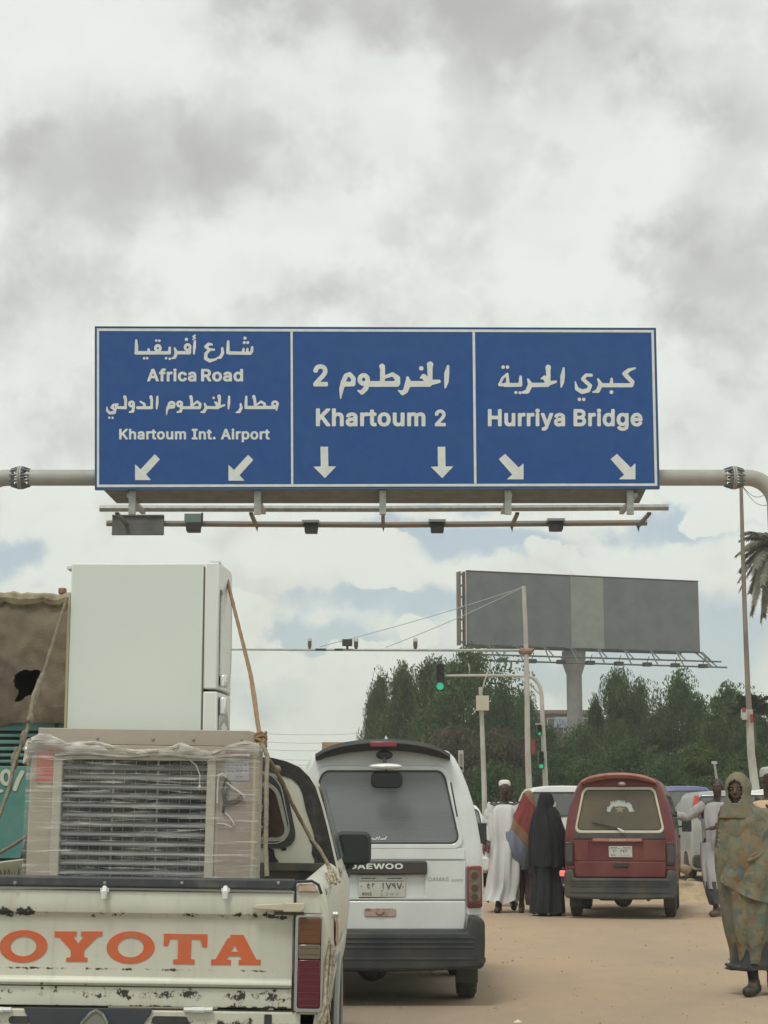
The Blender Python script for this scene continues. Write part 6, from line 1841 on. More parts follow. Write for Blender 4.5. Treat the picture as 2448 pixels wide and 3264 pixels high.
# bed floor, front wall of bed, chassis, wheels
mb = MB(); mb.box((-.745, .03, .72), (.745, 2.27, .78)); mb.build('bed_floor', BODYC, pu)
mb = MB(); mb.box((-.745, 2.2, .78), (.745, 2.25, 1.10)); mb.box((-.75, 2.17, 1.10), (.75, 2.27, 1.135)); mb.build('bed_front', mat('black_bed_front', (.03, .033, .035), .6, col2=(.07, .06, .05), scale=8, dust=(.18, .15, .11), dust_amt=.4), pu)
mb = MB(); mb.box((-.5, .1, .45), (-.38, 4.6, .60)); mb.box((.38, .1, .45), (.5, 4.6, .60)); mb.build('chassis', BLACKP, pu)
mb = MB(); mb.tube([(-.7, .98, .34), (.7, .98, .34)], .05, 10); mb.lathe([(.02, -.15), (.13, -.08), (.15, 0), (.13, .1), (.02, .15)], (0, .98, .34), 'y', 16); mb.build('rear_axle', BLACKP, pu, smooth=True)
for x in (-.70, .70):
    for y in (.98, 3.85): wheel(pu, x, y, .345, .21, 1 if x > 0 else -1)
# cab
cp = [(.5, .5), (.80, .52), (.83, .66), (.845, .85), (.842, 1.0), (.802, 1.108), (.778, 1.204), (.752, 1.306), (.719, 1.422), (.688, 1.513), (.653, 1.565), (.603, 1.612), (.536, 1.640), (.462, 1.657), (.25, 1.669), (0, 1.672)]
st = [(2.33, 1, 1, None), (2.36, 1.005, 1.003, None), (2.8, 1.01, 1.01, None), (3.2, 1.01, 1.01, lambda z: -max(0, z - 1.1) * .15), (3.95, 1.0, 1.0, lambda z: -max(0, z - 1.05) * 1.05), (4.0, .98, .62, None), (4.75, .95, .60, None), (4.85, .9, .56, None)]
body_shell(pu, cp, st, [(3.85, .40)], BODYC, 'cab')
YC = 2.33
def band(t_in, name, m_, y0, y1, zcut):
    out, inn = [], []
    pr = [(x, z) for x, z in cp if z > zcut]
    full = [(x * 1.004, z + .003) for x, z in pr] + [(-x * 1.004, z + .003) for x, z in reversed(pr[:-1])]
    c = (0, 1.30)
    inn = []
    for i, (x, z) in enumerate(full):
        j0, j1 = max(0, i - 1), min(len(full) - 1, i + 1)
        tx, tz = full[j1][0] - full[j0][0], full[j1][1] - full[j0][1]; l = math.hypot(tx, tz)
        nx_, nz_ = -tz / l, tx / l
        k = t_in * (1 + .25 * noise.noise(Vector((x * 6, z * 6, 2))))
        inn.append((x + nx_ * k, z + nz_ * k))
    mb = MB(); n = len(full)
    vs = [(x, y0, z) for x, z in full] + [(x, y0, z) for x, z in inn] + [(x, y1, z) for x, z in full]
    fs = []
    for i in range(n - 1): fs += [(i, i + 1, n + i + 1, n + i), (i, 2 * n + i, 2 * n + i + 1, i + 1)]
    mb.add(vs, fs); return mb.build(name, m_, pu)
band(.078, 'black_rear_rim', mat('flaking_black_paint', (.022, .022, .021), .7, col2=(.085, .07, .05), scale=18, amt=.62, bump=.3), YC - .006, YC + .06, 1.10)
go = rrect(-.612, 1.205, .612, 1.572, .09, 5, .135); gi = rrect(-.575, 1.238, .575, 1.535, .07, 5, .13)
mb = MB(); mb.ring(go, gi, YC - .012, YC + .01); gk = mb.build('rear_window_gasket', BLACKP, pu, bevel=.003)
mb = MB(); mb.ring(rrect(-.572, 1.240, .572, 1.533, .068, 5, .13), rrect(-.552, 1.258, .552, 1.515, .055, 5, .13), YC - .014, YC - .004); mb.build('chrome_strip', CHROME, gk)
mb = MB(); mb.ring(rrect(-.585, 1.226, .585, 1.590, .10, 5, .14), rrect(-.579, 1.232, .579, 1.582, .097, 5, .14), YC - .016, YC - .0125); mb.build('chrome_bead', CHROME, gk)
mb = MB(); mb.prism(rrect(-.552, 1.258, .552, 1.515, .055, 5, .13), YC - .008, YC - .002); mb.build('rear_window', mat('dark_cab_glass', (.018, .018, .020), .12, col2=(.085, .055, .04), scale=3.2, amt=.56, spec=.4), pu)
mb = MB(); mb.box((-.82, YC - .018, 1.045), (.81, YC + .01, 1.100)); mb.build('lower_black_band', BLACKP, pu)
# flaked black patches on the cream panel
for pts in ([(700, 1310), (760, 1330), (770, 1400), (800, 1440), (820, 1500), (825, 1540), (700, 1540)], [(1130, 1180), (1180, 1230), (1290, 1290), (1320, 1400), (1260, 1500), (1170, 1520), (1180, 1440), (1150, 1370), (1155, 1280), (1125, 1230)], [(840, 1310), (890, 1312), (885, 1335), (830, 1336)]):
    q = [P(640 + a / 3.2529, 2300 + b_ / 3.2529, YP + YC) for a, b_ in pts]
    mb = MB(); mb.prism([(p.x - pk_loc.x - p.z * TILT + 0, p.z + (p.x - pk_loc.x) * TILT) for p in q], YC - .0045, YC - .001); mb.build('flaked_patch', mat('flaking_black_paint', (.02, .02, .02), .7), pu)
for s in (-1, 1):
    vs = [(s * .795, 2.62, 1.14), (s * .80, 3.55, 1.14), (s * .70, 3.2, 1.53), (s * .69, 2.62, 1.53)]
    mb = MB(); mb.add([(x + s * .012, y, z) for x, y, z in vs], [(0, 1, 2, 3) if s > 0 else (3, 2, 1, 0)]); mb.build('side_window', GLASSD, pu)
    mb = MB(); mb.prism(rrect(s * .862 - .108, 1.085, s * .862 + .108, 1.280, .045, 4), 3.80, 3.88); mr_ = mb.build('side_mirror', BLACKP, pu, bevel=.018)
    mb = MB(); mb.prism(rrect(s * .862 - .088, 1.10, s * .862 + .088, 1.262, .035, 4), 3.793, 3.799); mb.build('mirror_face', mat('mirror_glass', (.02, .03, .03), .1), mr_)
    mb = MB(); mb.tube([(s * .78, 3.75, 1.03), (s * .82, 3.80, 1.02), (s * .84, 3.84, 1.06), (s * .85, 3.84, 1.1)], [.035, .03, .022, .018], 8); mb.build('mirror_arm', BLACKP, mr_, smooth=True)
mb = MB(); mb.add([(-.66, 3.87, 1.12), (.66, 3.87, 1.12), (.56, 3.40, 1.58), (-.56, 3.40, 1.58)], [(0, 1, 2, 3)]); mb.build('windscreen', GLASSD, pu)
for s in (-1, 1):
    mb = MB(); mb.cbox((s * .6, 4.86, .82), (.2, .05, .13)); mb.build('headlight', CLEARL, pu, bevel=.02)

# ------------------------------------------------------------------ air cooler wrapped in film
YK = 7.10
FLOOR = .785
BEIGE = mat('beige_cooler_shell', (.43, .385, .31), .55, col2=(.38, .34, .275), scale=4, dust=(.40, .34, .25), dust_amt=.3)
kx = P(445, 2594, YK).x
ck = thing('air_cooler', 'boxy beige air cooler with louvred grille, wrapped in clear film in the pickup bed', 'air cooler', (kx, YK, FLOOR + .0), (0, TILT, 0))
KH = .855; KW = .452


def kk(u, v): return ((u - 445) / 800.3, 1.37 + (2594 - (v - (u - 445) * .014)) / 812.2 - FLOOR)


gx0, gx1 = kk(187, 2421)[0], kk(650, 2421)[0]; gz1 = kk(400, 2421)[1]; gz0 = .09
mb = MB(); mb.ring([(-KW, 0), (KW, 0), (KW, KH), (-KW, KH)], [(gx0, gz0), (gx1, gz0), (gx1, gz1), (gx0, gz1)], 0, .05); 
mb.box((-KW, .05, 0), (KW, .36, KH)); mb.build('casing', BEIGE, ck, bevel=.006)
mb = MB(); mb.box((gx0 - .0, .045, gz0), (gx1, .0495, gz1)); mb.build('dark_pad', mat('dark_cooling_pad', (.03, .035, .04), .9, bump=.4), ck)
mb = MB(); mb.ring([(gx0 - .035, gz0 - .03), (gx1 + .035, gz0 - .03), (gx1 + .035, gz1 + .012), (gx0 - .035, gz1 + .012)], [(gx0, gz0), (gx1, gz0), (gx1, gz1), (gx0, gz1)], -.012, -.001); mb.build('grille_frame', mat('pale_bezel', (.46, .43, .36), .5), ck, bevel=.003)
SLATM = mat('grey_slat', (.24, .25, .25), .5)
first = None
for k in range(13):
    z = gz1 - .03 - k * .0375
    mb = MB()
    if first is None:
        M = Matrix.Rotation(math.radians(28), 4, 'X')
        mb.box((gx0 + .002, -.016, -.003), (gx1 - .002, .018, .003), M); first = mb.build('slat', SLATM, ck); first.location = (0, .018, z)
    else:
        c = first.copy(); COL.objects.link(c); c.location = (0, .018, z)
b0 = None
for k in range(13):
    x = gx0 + (gx1 - gx0) * (k + .5) / 13
    wide = k in (4, 8)
    mb = MB(); mb.box((x - (.004 if wide else .0015), .030, gz0), (x + (.004 if wide else .0015), .036, gz1)); mb.build('vertical_vane', SLATM if not wide else mat('pale_vane', (.40, .39, .36), .5), ck)
(xa, za), (xb, zb2) = kk(690, 2700), kk(800, 2400)
mb = MB(); mb.box((xa, -.004, .04), (xb - .01, -.0005, KH - .03)); mb.build('control_panel', mat('taupe_panel', (.33, .28, .235), .5), ck)
# leaflet, stickers, coiled cable under the film
(xa, za), (xb, zb2) = kk(706, 2487), kk(785, 2385)
mb = MB(); mb.box((xa, -.007, za), (xb, -.0045, zb2)); lf = mb.build('leaflet', mat('leaflet_paper', (.42, .42, .45), .6, col2=(.34, .34, .38), scale=30), ck)
mb = MB(); mb.box((xa, -.0085, zb2 - .022), (xb - .012, -.0072, zb2 - .004)); mb.build('red_stripe', mat('red_stripe', (.36, .05, .07), .6), lf)
rr_ = random.Random(2); st_ = []
for i in range(4):
    for j in range(5):
        x = xa + .012 + j * .017; z = zb2 - .045 - i * .022
        if rr_.random() < .8: st_.append([(x, z, .0022), (x + rr_.uniform(.003, .010), z + rr_.uniform(-.003, .003), .0022)])
V, Fc = ink(st_, .001); flat_mesh('print', V, Fc, lambda x, z: (x, -.0078, z), mat('print_grey', (.2, .2, .22), .7), lf)
(xa, za), (xb, zb2) = kk(104, 2492), kk(163, 2365)
mb = MB(); mb.box((xa, -.006, za), (xb, -.001, zb2)); mb.box((xb, -.006, zb2 - .032), (xb + .035, -.001, zb2)); mb.build('red_sticker', mat('pinkish_red_sticker', (.52, .135, .11), .55, col2=(.45, .19, .15), scale=12), ck)
CW = mat('cable_white', (.62, .60, .55), .4)
for m_, pts, r in ((BLACKP, [(705, 2590), (708, 2560), (700, 2520), (712, 2480), (725, 2495), (708, 2540), (718, 2556), (745, 2550), (762, 2535), (768, 2545), (740, 2562), (712, 2566)], .005),
                   (CW, [(686, 2560), (686, 2500), (688, 2470), (700, 2466), (712, 2478)], .004), (CW, [(716, 2495), (735, 2512), (752, 2522), (768, 2535), (771, 2546)], .004),
                   (CW, [(712, 2590), (722, 2600), (734, 2614), (741, 2628), (733, 2636), (710, 2626), (688, 2624)], .003),
                   (CW, [(592, 2420), (615, 2440), (628, 2470), (628, 2500)], .0022)):
    q = [kk(a, b_) for a, b_ in pts]
    mb = MB(); mb.tube([(x, -.013 + .003 * math.sin(i * 2), z) for i, (x, z) in enumerate(q)], r, 6); mb.build('cable', m_, ck, smooth=True)
x, z = kk(628, 2508); mb = MB(); mb.ell((x, -.014, z), (.006, .005, .009)); mb.build('pull_knob', CW, ck, smooth=True)


def film_material():
    m = bpy.data.materials.new('clear_stretch_film'); m.use_nodes = True
    t = m.node_tree; N, L = t.nodes, t.links; b = N['Principled BSDF']
    tc = N.new('ShaderNodeTexCoord')
    b.inputs['Base Color'].default_value = (.62, .60, .56, 1); b.inputs['Roughness'].default_value = .22
    b.inputs['Coat Weight'].default_value = .5

    def nz(scl, sc, det, rot=0):
        mp = N.new('ShaderNodeMapping'); mp.inputs['Scale'].default_value = scl; mp.inputs['Rotation'].default_value = (0, rot, 0); L.new(tc.outputs['Object'], mp.inputs[0])
        n = N.new('ShaderNodeTexNoise'); n.inputs['Scale'].default_value = sc; n.inputs['Detail'].default_value = det; n.inputs['Roughness'].default_value = .6
        n.inputs['Distortion'].default_value = .4
        L.new(mp.outputs[0], n.inputs['Vector']); return n.outputs['Fac']

    def mr(x, a, c, lo, hi):
        r = N.new('ShaderNodeMapRange'); r.inputs['From Min'].default_value = a; r.inputs['From Max'].default_value = c; r.inputs['To Min'].default_value = lo; r.inputs['To Max'].default_value = hi
        L.new(x, r.inputs['Value']); return r.outputs[0]

    def add(a, c, op='ADD'):
        n = N.new('ShaderNodeMath'); n.operation = op; n.use_clamp = True; L.new(a, n.inputs[0])
        if isinstance(c, float): n.inputs[1].default_value = c
        else: L.new(c, n.inputs[1])
        return n.outputs[0]
    s1 = mr(nz((1.1, 1, 26), 3.2, 4, .05), .54, .70, 0, .6)
    s2 = mr(nz((1.5, 1, 30), 3.5, 3, -.12), .58, .70, 0, .5)
    s3 = mr(nz((1, 1, 2), 4, 5), .4, .75, .04, .2)
    al = add(add(s1, s2), s3)
    sp_ = N.new('ShaderNodeSeparateXYZ'); L.new(tc.outputs['Object'], sp_.inputs[0])
    al = add(al, mr(sp_.outputs[2], KH - .045, KH - .02, 0, .5))
    L.new(al, b.inputs['Alpha'])
    bp = N.new('ShaderNodeBump'); bp.inputs['Strength'].default_value = .6; bp.inputs['Distance'].default_value = .01
    L.new(nz((1, 1, 14), 5, 5), bp.inputs['Height']); L.new(bp.outputs[0], b.inputs['Normal'])
    return m


FILM = film_material()
nxg, nzg = 80, 60
topv = [(85, 2362), (110, 2338), (150, 2345), (200, 2368), (290, 2362), (340, 2376), (420, 2392), (520, 2386), (565, 2368), (600, 2382), (660, 2398), (720, 2376), (770, 2362), (812, 2372)]
tx = [kk(u, v) for u, v in topv]


def topz(x):
    for (xa, za), (xb, zb2) in zip(tx[:-1], tx[1:]):
        if xa <= x <= xb: return za + (zb2 - za) * (x - xa) / (xb - xa)
    return tx[0][1] if x < tx[0][0] else tx[-1][1]


vs = []
for j in range(nzg + 1):
    for i in range(nxg + 1):
        x = -KW - .012 + (2 * KW + .024) * i / nxg; t = j / nzg; z = topz(x) * t
        y = -.020 + .010 * noise.noise(Vector((x * 5, z * 40, 1))) + .006 * noise.noise(Vector((x * 20, z * 30, 4)))
        if t > .94: y += -.01 + .02 * noise.noise(Vector((x * 14, z * 9, 3)))
        vs.append((x, y, z + .004))
mb = MB(); mb.add(vs, [(j * (nxg + 1) + i, j * (nxg + 1) + i + 1, (j + 1) * (nxg + 1) + i + 1, (j + 1) * (nxg + 1) + i) for j in range(nzg) for i in range(nxg)])
for s in (-1, 1):
    q = [(s * (KW + .012 + .006 * noise.noise(Vector((j * .9, k * .4, s)))), -.02 + .40 * k / 8, (KH + .01) * j / 24) for j in range(25) for k in range(9)]
    mb.add(q, [(j * 9 + k, j * 9 + k + 1, (j + 1) * 9 + k + 1, (j + 1) * 9 + k) for j in range(24) for k in range(8)])
mb.build('stretch_film', FILM, ck, smooth=True, angle=80)
# bunched film along the top edge
mb = MB(); pts = []; rad = []
for i in range(61):
    x = -KW - .01 + (2 * KW + .02) * i / 60
    pts.append((x, -.022 + .006 * math.sin(i * 1.1), min(topz(x) - .006, KH + .05))); rad.append(.006 + .005 * abs(noise.noise(Vector((i * .6, 0, 3)))) * 2)
mb.tube(pts, rad, 6)
pts = [(x, -.02, gz1 + .018 + .006 * math.sin(x * 20)) for x in [gx0 - .03 + (gx1 - gx0 + .2) * i / 30 for i in range(31)]]
mb.tube(pts, .006, 6)
n0 = len(mb.v)
mb.ell((-KW - .012, .03, KH - .03), (.020, .05, .055), 18, 12); mb.ell((-KW + .04, .01, KH + .018), (.055, .04, .016), 18, 10)
mb.v[n0:] = [tuple(Vector(p) + Vector((1, 1, 1)) * .016 * noise.noise(Vector(p) * 45)) for p in mb.v[n0:]]
mb.build('bunched_film', mat('milky_film', (.50, .46, .38), .35, col2=(.62, .58, .50), scale=30, coat=.4, alpha=.8, bump=.5), ck, smooth=True)

# ------------------------------------------------------------------ second metal cabinet behind it
YK2 = 7.50
k2x = P(450, 2594, YK2).x
c2 = thing('metal_cabinet', 'plain beige metal cabinet behind the wrapped air cooler, only its bolted top edge showing', 'cabinet', (k2x, YK2, FLOOR), (0, TILT, 0))
H2 = 1.37 + (2594 - 2322) / 768.9 - FLOOR
mb = MB(); mb.box((-.455, .012, 0), (.455, .42, H2 - .002)); mb.build('casing', BEIGE, c2, bevel=.004)
mb = MB(); mb.prism([(-.457, H2 - .068), (.457, H2 - .068), (.457, H2 - .018), (.440, H2), (-.457, H2)], 0, .43); tp = mb.build('top_cover', mat('top_cover_beige', (.40, .355, .29), .5, col2=(.36, .32, .26), scale=3), c2, bevel=.003)
for u in (295, 473, 603, 758):
    x = (u - 450) / 757.6; mb = MB(); mb.lathe([(.007, 0.002), (.006, -.005), (.001, -.007)], (x, -.0, H2 - .04), 'y', 10); mb.build('bolt', RIM, tp, smooth=True)

# ------------------------------------------------------------------ tall white fridge, side on
YF = 8.02
x0 = P(219, 2100, YF).x; x1 = P(644, 2100, YF).x; xd = P(693, 2100, YF).x
FH = P(430, 1796, YF).z - FLOOR
FW = mat('fridge_white_enamel', (.66, .72, .67), .42, col2=(.63, .69, .645), scale=1.2, bump=.02, bscale=200)
fr = thing('fridge', 'tall white two door fridge standing upright in the pickup bed, seen from its side', 'fridge', ((x0 + x1) / 2, YF, FLOOR))
w2 = (x1 - x0) / 2; dx0 = w2 + .008; dx1 = w2 + (xd - x1)
mb = MB(); mb.box((-w2, 0, .02), (w2, .64, FH)); mb.build('cabinet_body', FW, fr, bevel=.006)
mb = MB(); mb.box((-w2 - .012, .0, .02), (-w2 - .0005, .64, FH - .14)); mb.build('back_panel', mat('yellowed_edge', (.42, .38, .24), .6), fr)
mb = MB(); mb.cbox((-w2 - .012, .06, FH - .015), (.026, .08, .018)); mb.build('back_bracket', WHITEP, fr, bevel=.003)
mb = MB(); mb.box((w2 - .0, .006, .02), (dx0, .634, FH - .016)); mb.build('door_gasket', mat('brown_gasket', (.14, .12, .09), .7), fr)
zs = P(690, 2200, YF).z - FLOOR
FD = mat('fridge_door_white', (.70, .73, .70), .35)
for za, zb2 in ((.03, zs - .006), (zs + .006, FH + .004)):
    sec_ = []
    for i in range(9):
        t = i / 8; sec_.append((dx1 + .028 * math.sin(math.pi * t), .0 + .64 * t))
    mb = MB(); n = 11
    ring0 = [(dx0, 0.0, za), *[(x, y, za) for x, y in sec_], (dx0, .64, za)]
    ring1 = [(a, b_, zb2) for a, b_, _ in ring0]
    mb.loft([ring0, ring1]); dr_ = mb.build('door', FD, fr, bevel=.006)
    # recessed curved grip panel
    zl, zh = (za + .02, zb2 - .02) if za < .1 else (za + .02, zb2 - .12)
    vs = []
    m_ = 16
    for i in range(m_ + 1):
        t = i / m_; z = zl + (zh - zl) * t
        bow = math.sin(math.pi * (t if za < .1 else min(1, .08 + t * .75))) ** .8
        y1_ = .14 + .34 * bow
        xq = lambda y: dx1 + .028 * math.sin(math.pi * y / .64) + .003
        vs += [(xq(.03), .03, z), (xq(y1_), y1_, z)]
    mb = MB(); mb.add(vs, [(2 * i, 2 * i + 1, 2 * i + 3, 2 * i + 2) for i in range(m_)]); mb.build('grip_panel', mat('silver_grip', (.40, .42, .41), .22, .6), dr_)
    zc_ = zs + (.045 if za > .1 else -.07)
    mb = MB(); mb.cbox((dx1 + .025, .05, zc_), (.03, .05, .06 if za > .1 else .085)); mb.build('handle', mat('bright_handle', (.75, .78, .77), .15, .5), dr_, bevel=.010)
mb = MB(); mb.cbox((dx1 - .02, .03, FH + .009), (.05, .04, .008)); mb.build('hinge_cap', FD, fr)

# ------------------------------------------------------------------ ropes
ROPE = mat('brown_jute_rope', (.36, .24, .13), .9, col2=(.27, .18, .10), scale=40, bump=.6, bscale=120)
ROPEG = mat('grey_jute_rope', (.27, .235, .17), .9, col2=(.21, .18, .13), scale=30, bump=.6, bscale=120)


def rope_line(mb, pts, r):
    P3 = [P(*p) for p in pts]
    out = []; rad = []
    for a, b_ in zip(P3[:-1], P3[1:]):
        n = max(3, int((b_ - a).length / .02))
        for i in range(n):
            out.append(a.lerp(b_, i / n)); rad.append(r * (1 + .08 * math.sin(len(out) * 1.7)))
    out.append(P3[-1]); rad.append(r); mb.tube(out, rad, 7)


rp = thing('rope', 'brown rope knotted beside the cooler, tied from fridge to tailgate and right bed side', 'rope', P(832, 2360, 7.4))
ro = rp.location.copy()


def fin(mb, name, m_, par, org):
    return mb.xf(Matrix.Translation(-org)).build(name, m_, par, smooth=True, angle=80)


mb = MB(); rope_line(mb, [(700, 1800, 8.5), (716, 1816, 8.3), (752, 1960, 8.1), (800, 2150, 7.8), (812, 2220, 7.65), (820, 2290, 7.5), (832, 2358, 7.4)], .0085)
rope_line(mb, [(718, 1822, 8.29), (745, 1935, 8.08), (796, 2150, 7.79), (826, 2355, 7.39)], .006); fin(mb, 'upper_rope', ROPE, rp, ro)
mb = MB(); c = P(831, 2358, 7.38)
for k in range(5):
    a = k * 1.25
    mb.tube([c + Vector((.022 * math.cos(a + t), .02 * math.sin(a + t), -.03 + .012 * k + .012 * math.sin(t * 1.3))) for t in [i * .4 for i in range(17)]], .007, 6)
rope_line(mb, [(815, 2372, 7.37), (838, 2368, 7.36), (848, 2345, 7.38)], .007); fin(mb, 'knot', ROPE, rp, ro)
mb = MB(); rope_line(mb, [(833, 2366, 7.38), (845, 2392, 7.3), (853, 2412, 7.2), (850, 2470, 7.0), (849, 2600, 6.86), (847, 2700, 6.80), (851, 2795, 6.74)], .0095); fin(mb, 'tailgate_rope', ROPEG, rp, ro)
mb = MB(); rope_line(mb, [(853, 2412, 7.3), (872, 2445, 7.45), (900, 2492, 7.6), (930, 2560, 7.7), (962, 2620, 7.8), (990, 2670, 7.8), (1022, 2712, 7.75), (1040, 2745, 7.7), (1056, 2775, 7.65)], .0085)
c = P(880, 2452, 7.47); mb.ell(c, (.022, .02, .018), 10, 8); fin(mb, 'side_rope', ROPEG, rp, ro)
mb = MB()
for u0, v0, u1, v1 in ((1046, 2765, 1058, 2815), (1054, 2770, 1070, 2818), (1062, 2772, 1082, 2812), (1040, 2785, 1050, 2830)):
    rope_line(mb, [(u0, v0, 7.50), ((u0 + u1) / 2 + 3, (v0 + v1) / 2, 7.42), (u1, v1, 7.38)], .006)
fin(mb, 'frayed_end', mat('pale_rope', (.48, .43, .32), .9, col2=(.22, .18, .12), scale=60), rp, ro)
rp2 = thing('rope', 'greyish knotted rope on the left, running from the fridge down past the teal truck', 'rope', P(139, 2144, 7.8))
ro2 = rp2.location.copy()
mb = MB(); rope_line(mb, [(214, 1905, 8.0), (190, 1980, 7.96), (139, 2144, 7.85), (110, 2240, 7.7), (85, 2330, 7.6), (62, 2390, 7.5), (44, 2440, 7.45), (30, 2510, 7.4), (2, 2590, 7.3), (-40, 2700, 7.2)], .008)
fin(mb, 'rope_strand', ROPEG, rp2, ro2)
mb = MB()
for u, v, a in ((100, 2290, .02), (75, 2355, .028), (46, 2425, .030), (52, 2400, .022)):
    c = P(u, v, 7.5); mb.ell(c, (a * .55, a * .6, a * 1.3), 10, 8)
rope_line(mb, [(135, 2150, 7.84), (108, 2215, 7.72), (92, 2300, 7.6)], .010); fin(mb, 'knot', ROPEG, rp2, ro2)
rp3 = thing('rope', 'short taut rope end crossing the left rear corner of the cab', 'rope', P(30, 2690, 7.5))
ro3 = rp3.location.copy()
mb = MB(); rope_line(mb, [(-20, 2730, 7.4), (5, 2715, 7.45), (40, 2695, 7.5), (82, 2667, 7.6)], .008); fin(mb, 'rope_strand', ROPEG, rp3, ro3)
rp4 = thing('rope', 'frayed rope strands hanging below the right tail light of the pickup', 'rope', P(1045, 3190, 6.75))
ro4 = rp4.location.copy()
mb = MB()
for pts in ([(1050, 2990, 6.78), (1040, 3100, 6.74), (1036, 3200, 6.72), (1016, 3264, 6.72), (1005, 3330, 6.72)], [(1058, 3010, 6.8), (1050, 3110, 6.76), (1040, 3205, 6.73), (1034, 3270, 6.72), (1030, 3330, 6.72)], [(1066, 3030, 6.85), (1056, 3120, 6.8), (1042, 3205, 6.73), (1050, 3270, 6.74), (1054, 3330, 6.74)]):
    rope_line(mb, pts, .006)
fin(mb, 'rope_strand', mat('pale_rope', (.48, .43, .32), .9), rp4, ro4)
# ------------------------------------------------------------------ people
SKIN = mat('dark_brown_skin', (.060, .034, .024), .5, col2=(.048, .027, .019), scale=20)
SKIN2 = mat('brown_skin', (.10, .055, .036), .5, col2=(.08, .045, .03), scale=20)
EYEW = mat('eye_white', (.20, .17, .15), .3)
SHOE = mat('black_leather', (.016, .015, .014), .5, dust=(.12, .09, .06), dust_amt=.3)


def remesh(mb, name, m, parent, voxel=.009, smooth_it=4):
    me = bpy.data.meshes.new('tmp'); me.from_pydata([tuple(v) for v in mb.v], [], mb.f)
    ob = bpy.data.objects.new('tmp', me); COL.objects.link(ob)
    r = ob.modifiers.new('r', 'REMESH'); r.mode = 'VOXEL'; r.voxel_size = voxel; r.use_smooth_shade = True
    s = ob.modifiers.new('s', 'SMOOTH'); s.iterations = smooth_it; s.factor = .5
    dg = bpy.context.evaluated_depsgraph_get()
    nm = bpy.data.meshes.new_from_object(ob.evaluated_get(dg)); nm.name = name
    bpy.data.objects.remove(ob); bpy.data.meshes.remove(me)
    nm.materials.clear(); nm.materials.append(m)
    o_ = bpy.data.objects.new(name, nm); COL.objects.link(o_); o_.parent = parent
    return o_


def cap(mb, a, b, ra, rb, n=12):
    a, b = Vector(a), Vector(b); d = (b - a); l = d.length; d = d / l if l else Vector((0, 0, 1))
    pts = [a - d * ra, a - d * ra * .7, a - d * ra * .3] + [a.lerp(b, t) for t in (0, .25, .5, .75, 1)] + [b + d * rb * .3, b + d * rb * .7, b + d * rb]
    rs = [ra * .02, ra * .71, ra * .95] + [ra + (rb - ra) * t for t in (0, .25, .5, .75, 1)] + [rb * .95, rb * .71, rb * .02]
    mb.tube(pts, rs, n)


DEF = dict(head=(0, -.01, 1.655), neck=(0, .01, 1.48), chest=(0, .01, 1.30), pelvis=(0, .0, .96),
           sh=((-.185, .01, 1.42), (.185, .01, 1.42)), el=((-.235, .03, 1.14), (.235, .03, 1.14)), wr=((-.25, -.04, .90), (.25, -.04, .90)),
           hp=((-.09, 0, .92), (.09, 0, .92)), kn=((-.10, -.01, .50), (.10, -.01, .50)), an=((-.10, .03, .09), (.10, .03, .09)), toe=((-.12, -.14, .035), (.12, -.14, .035)))


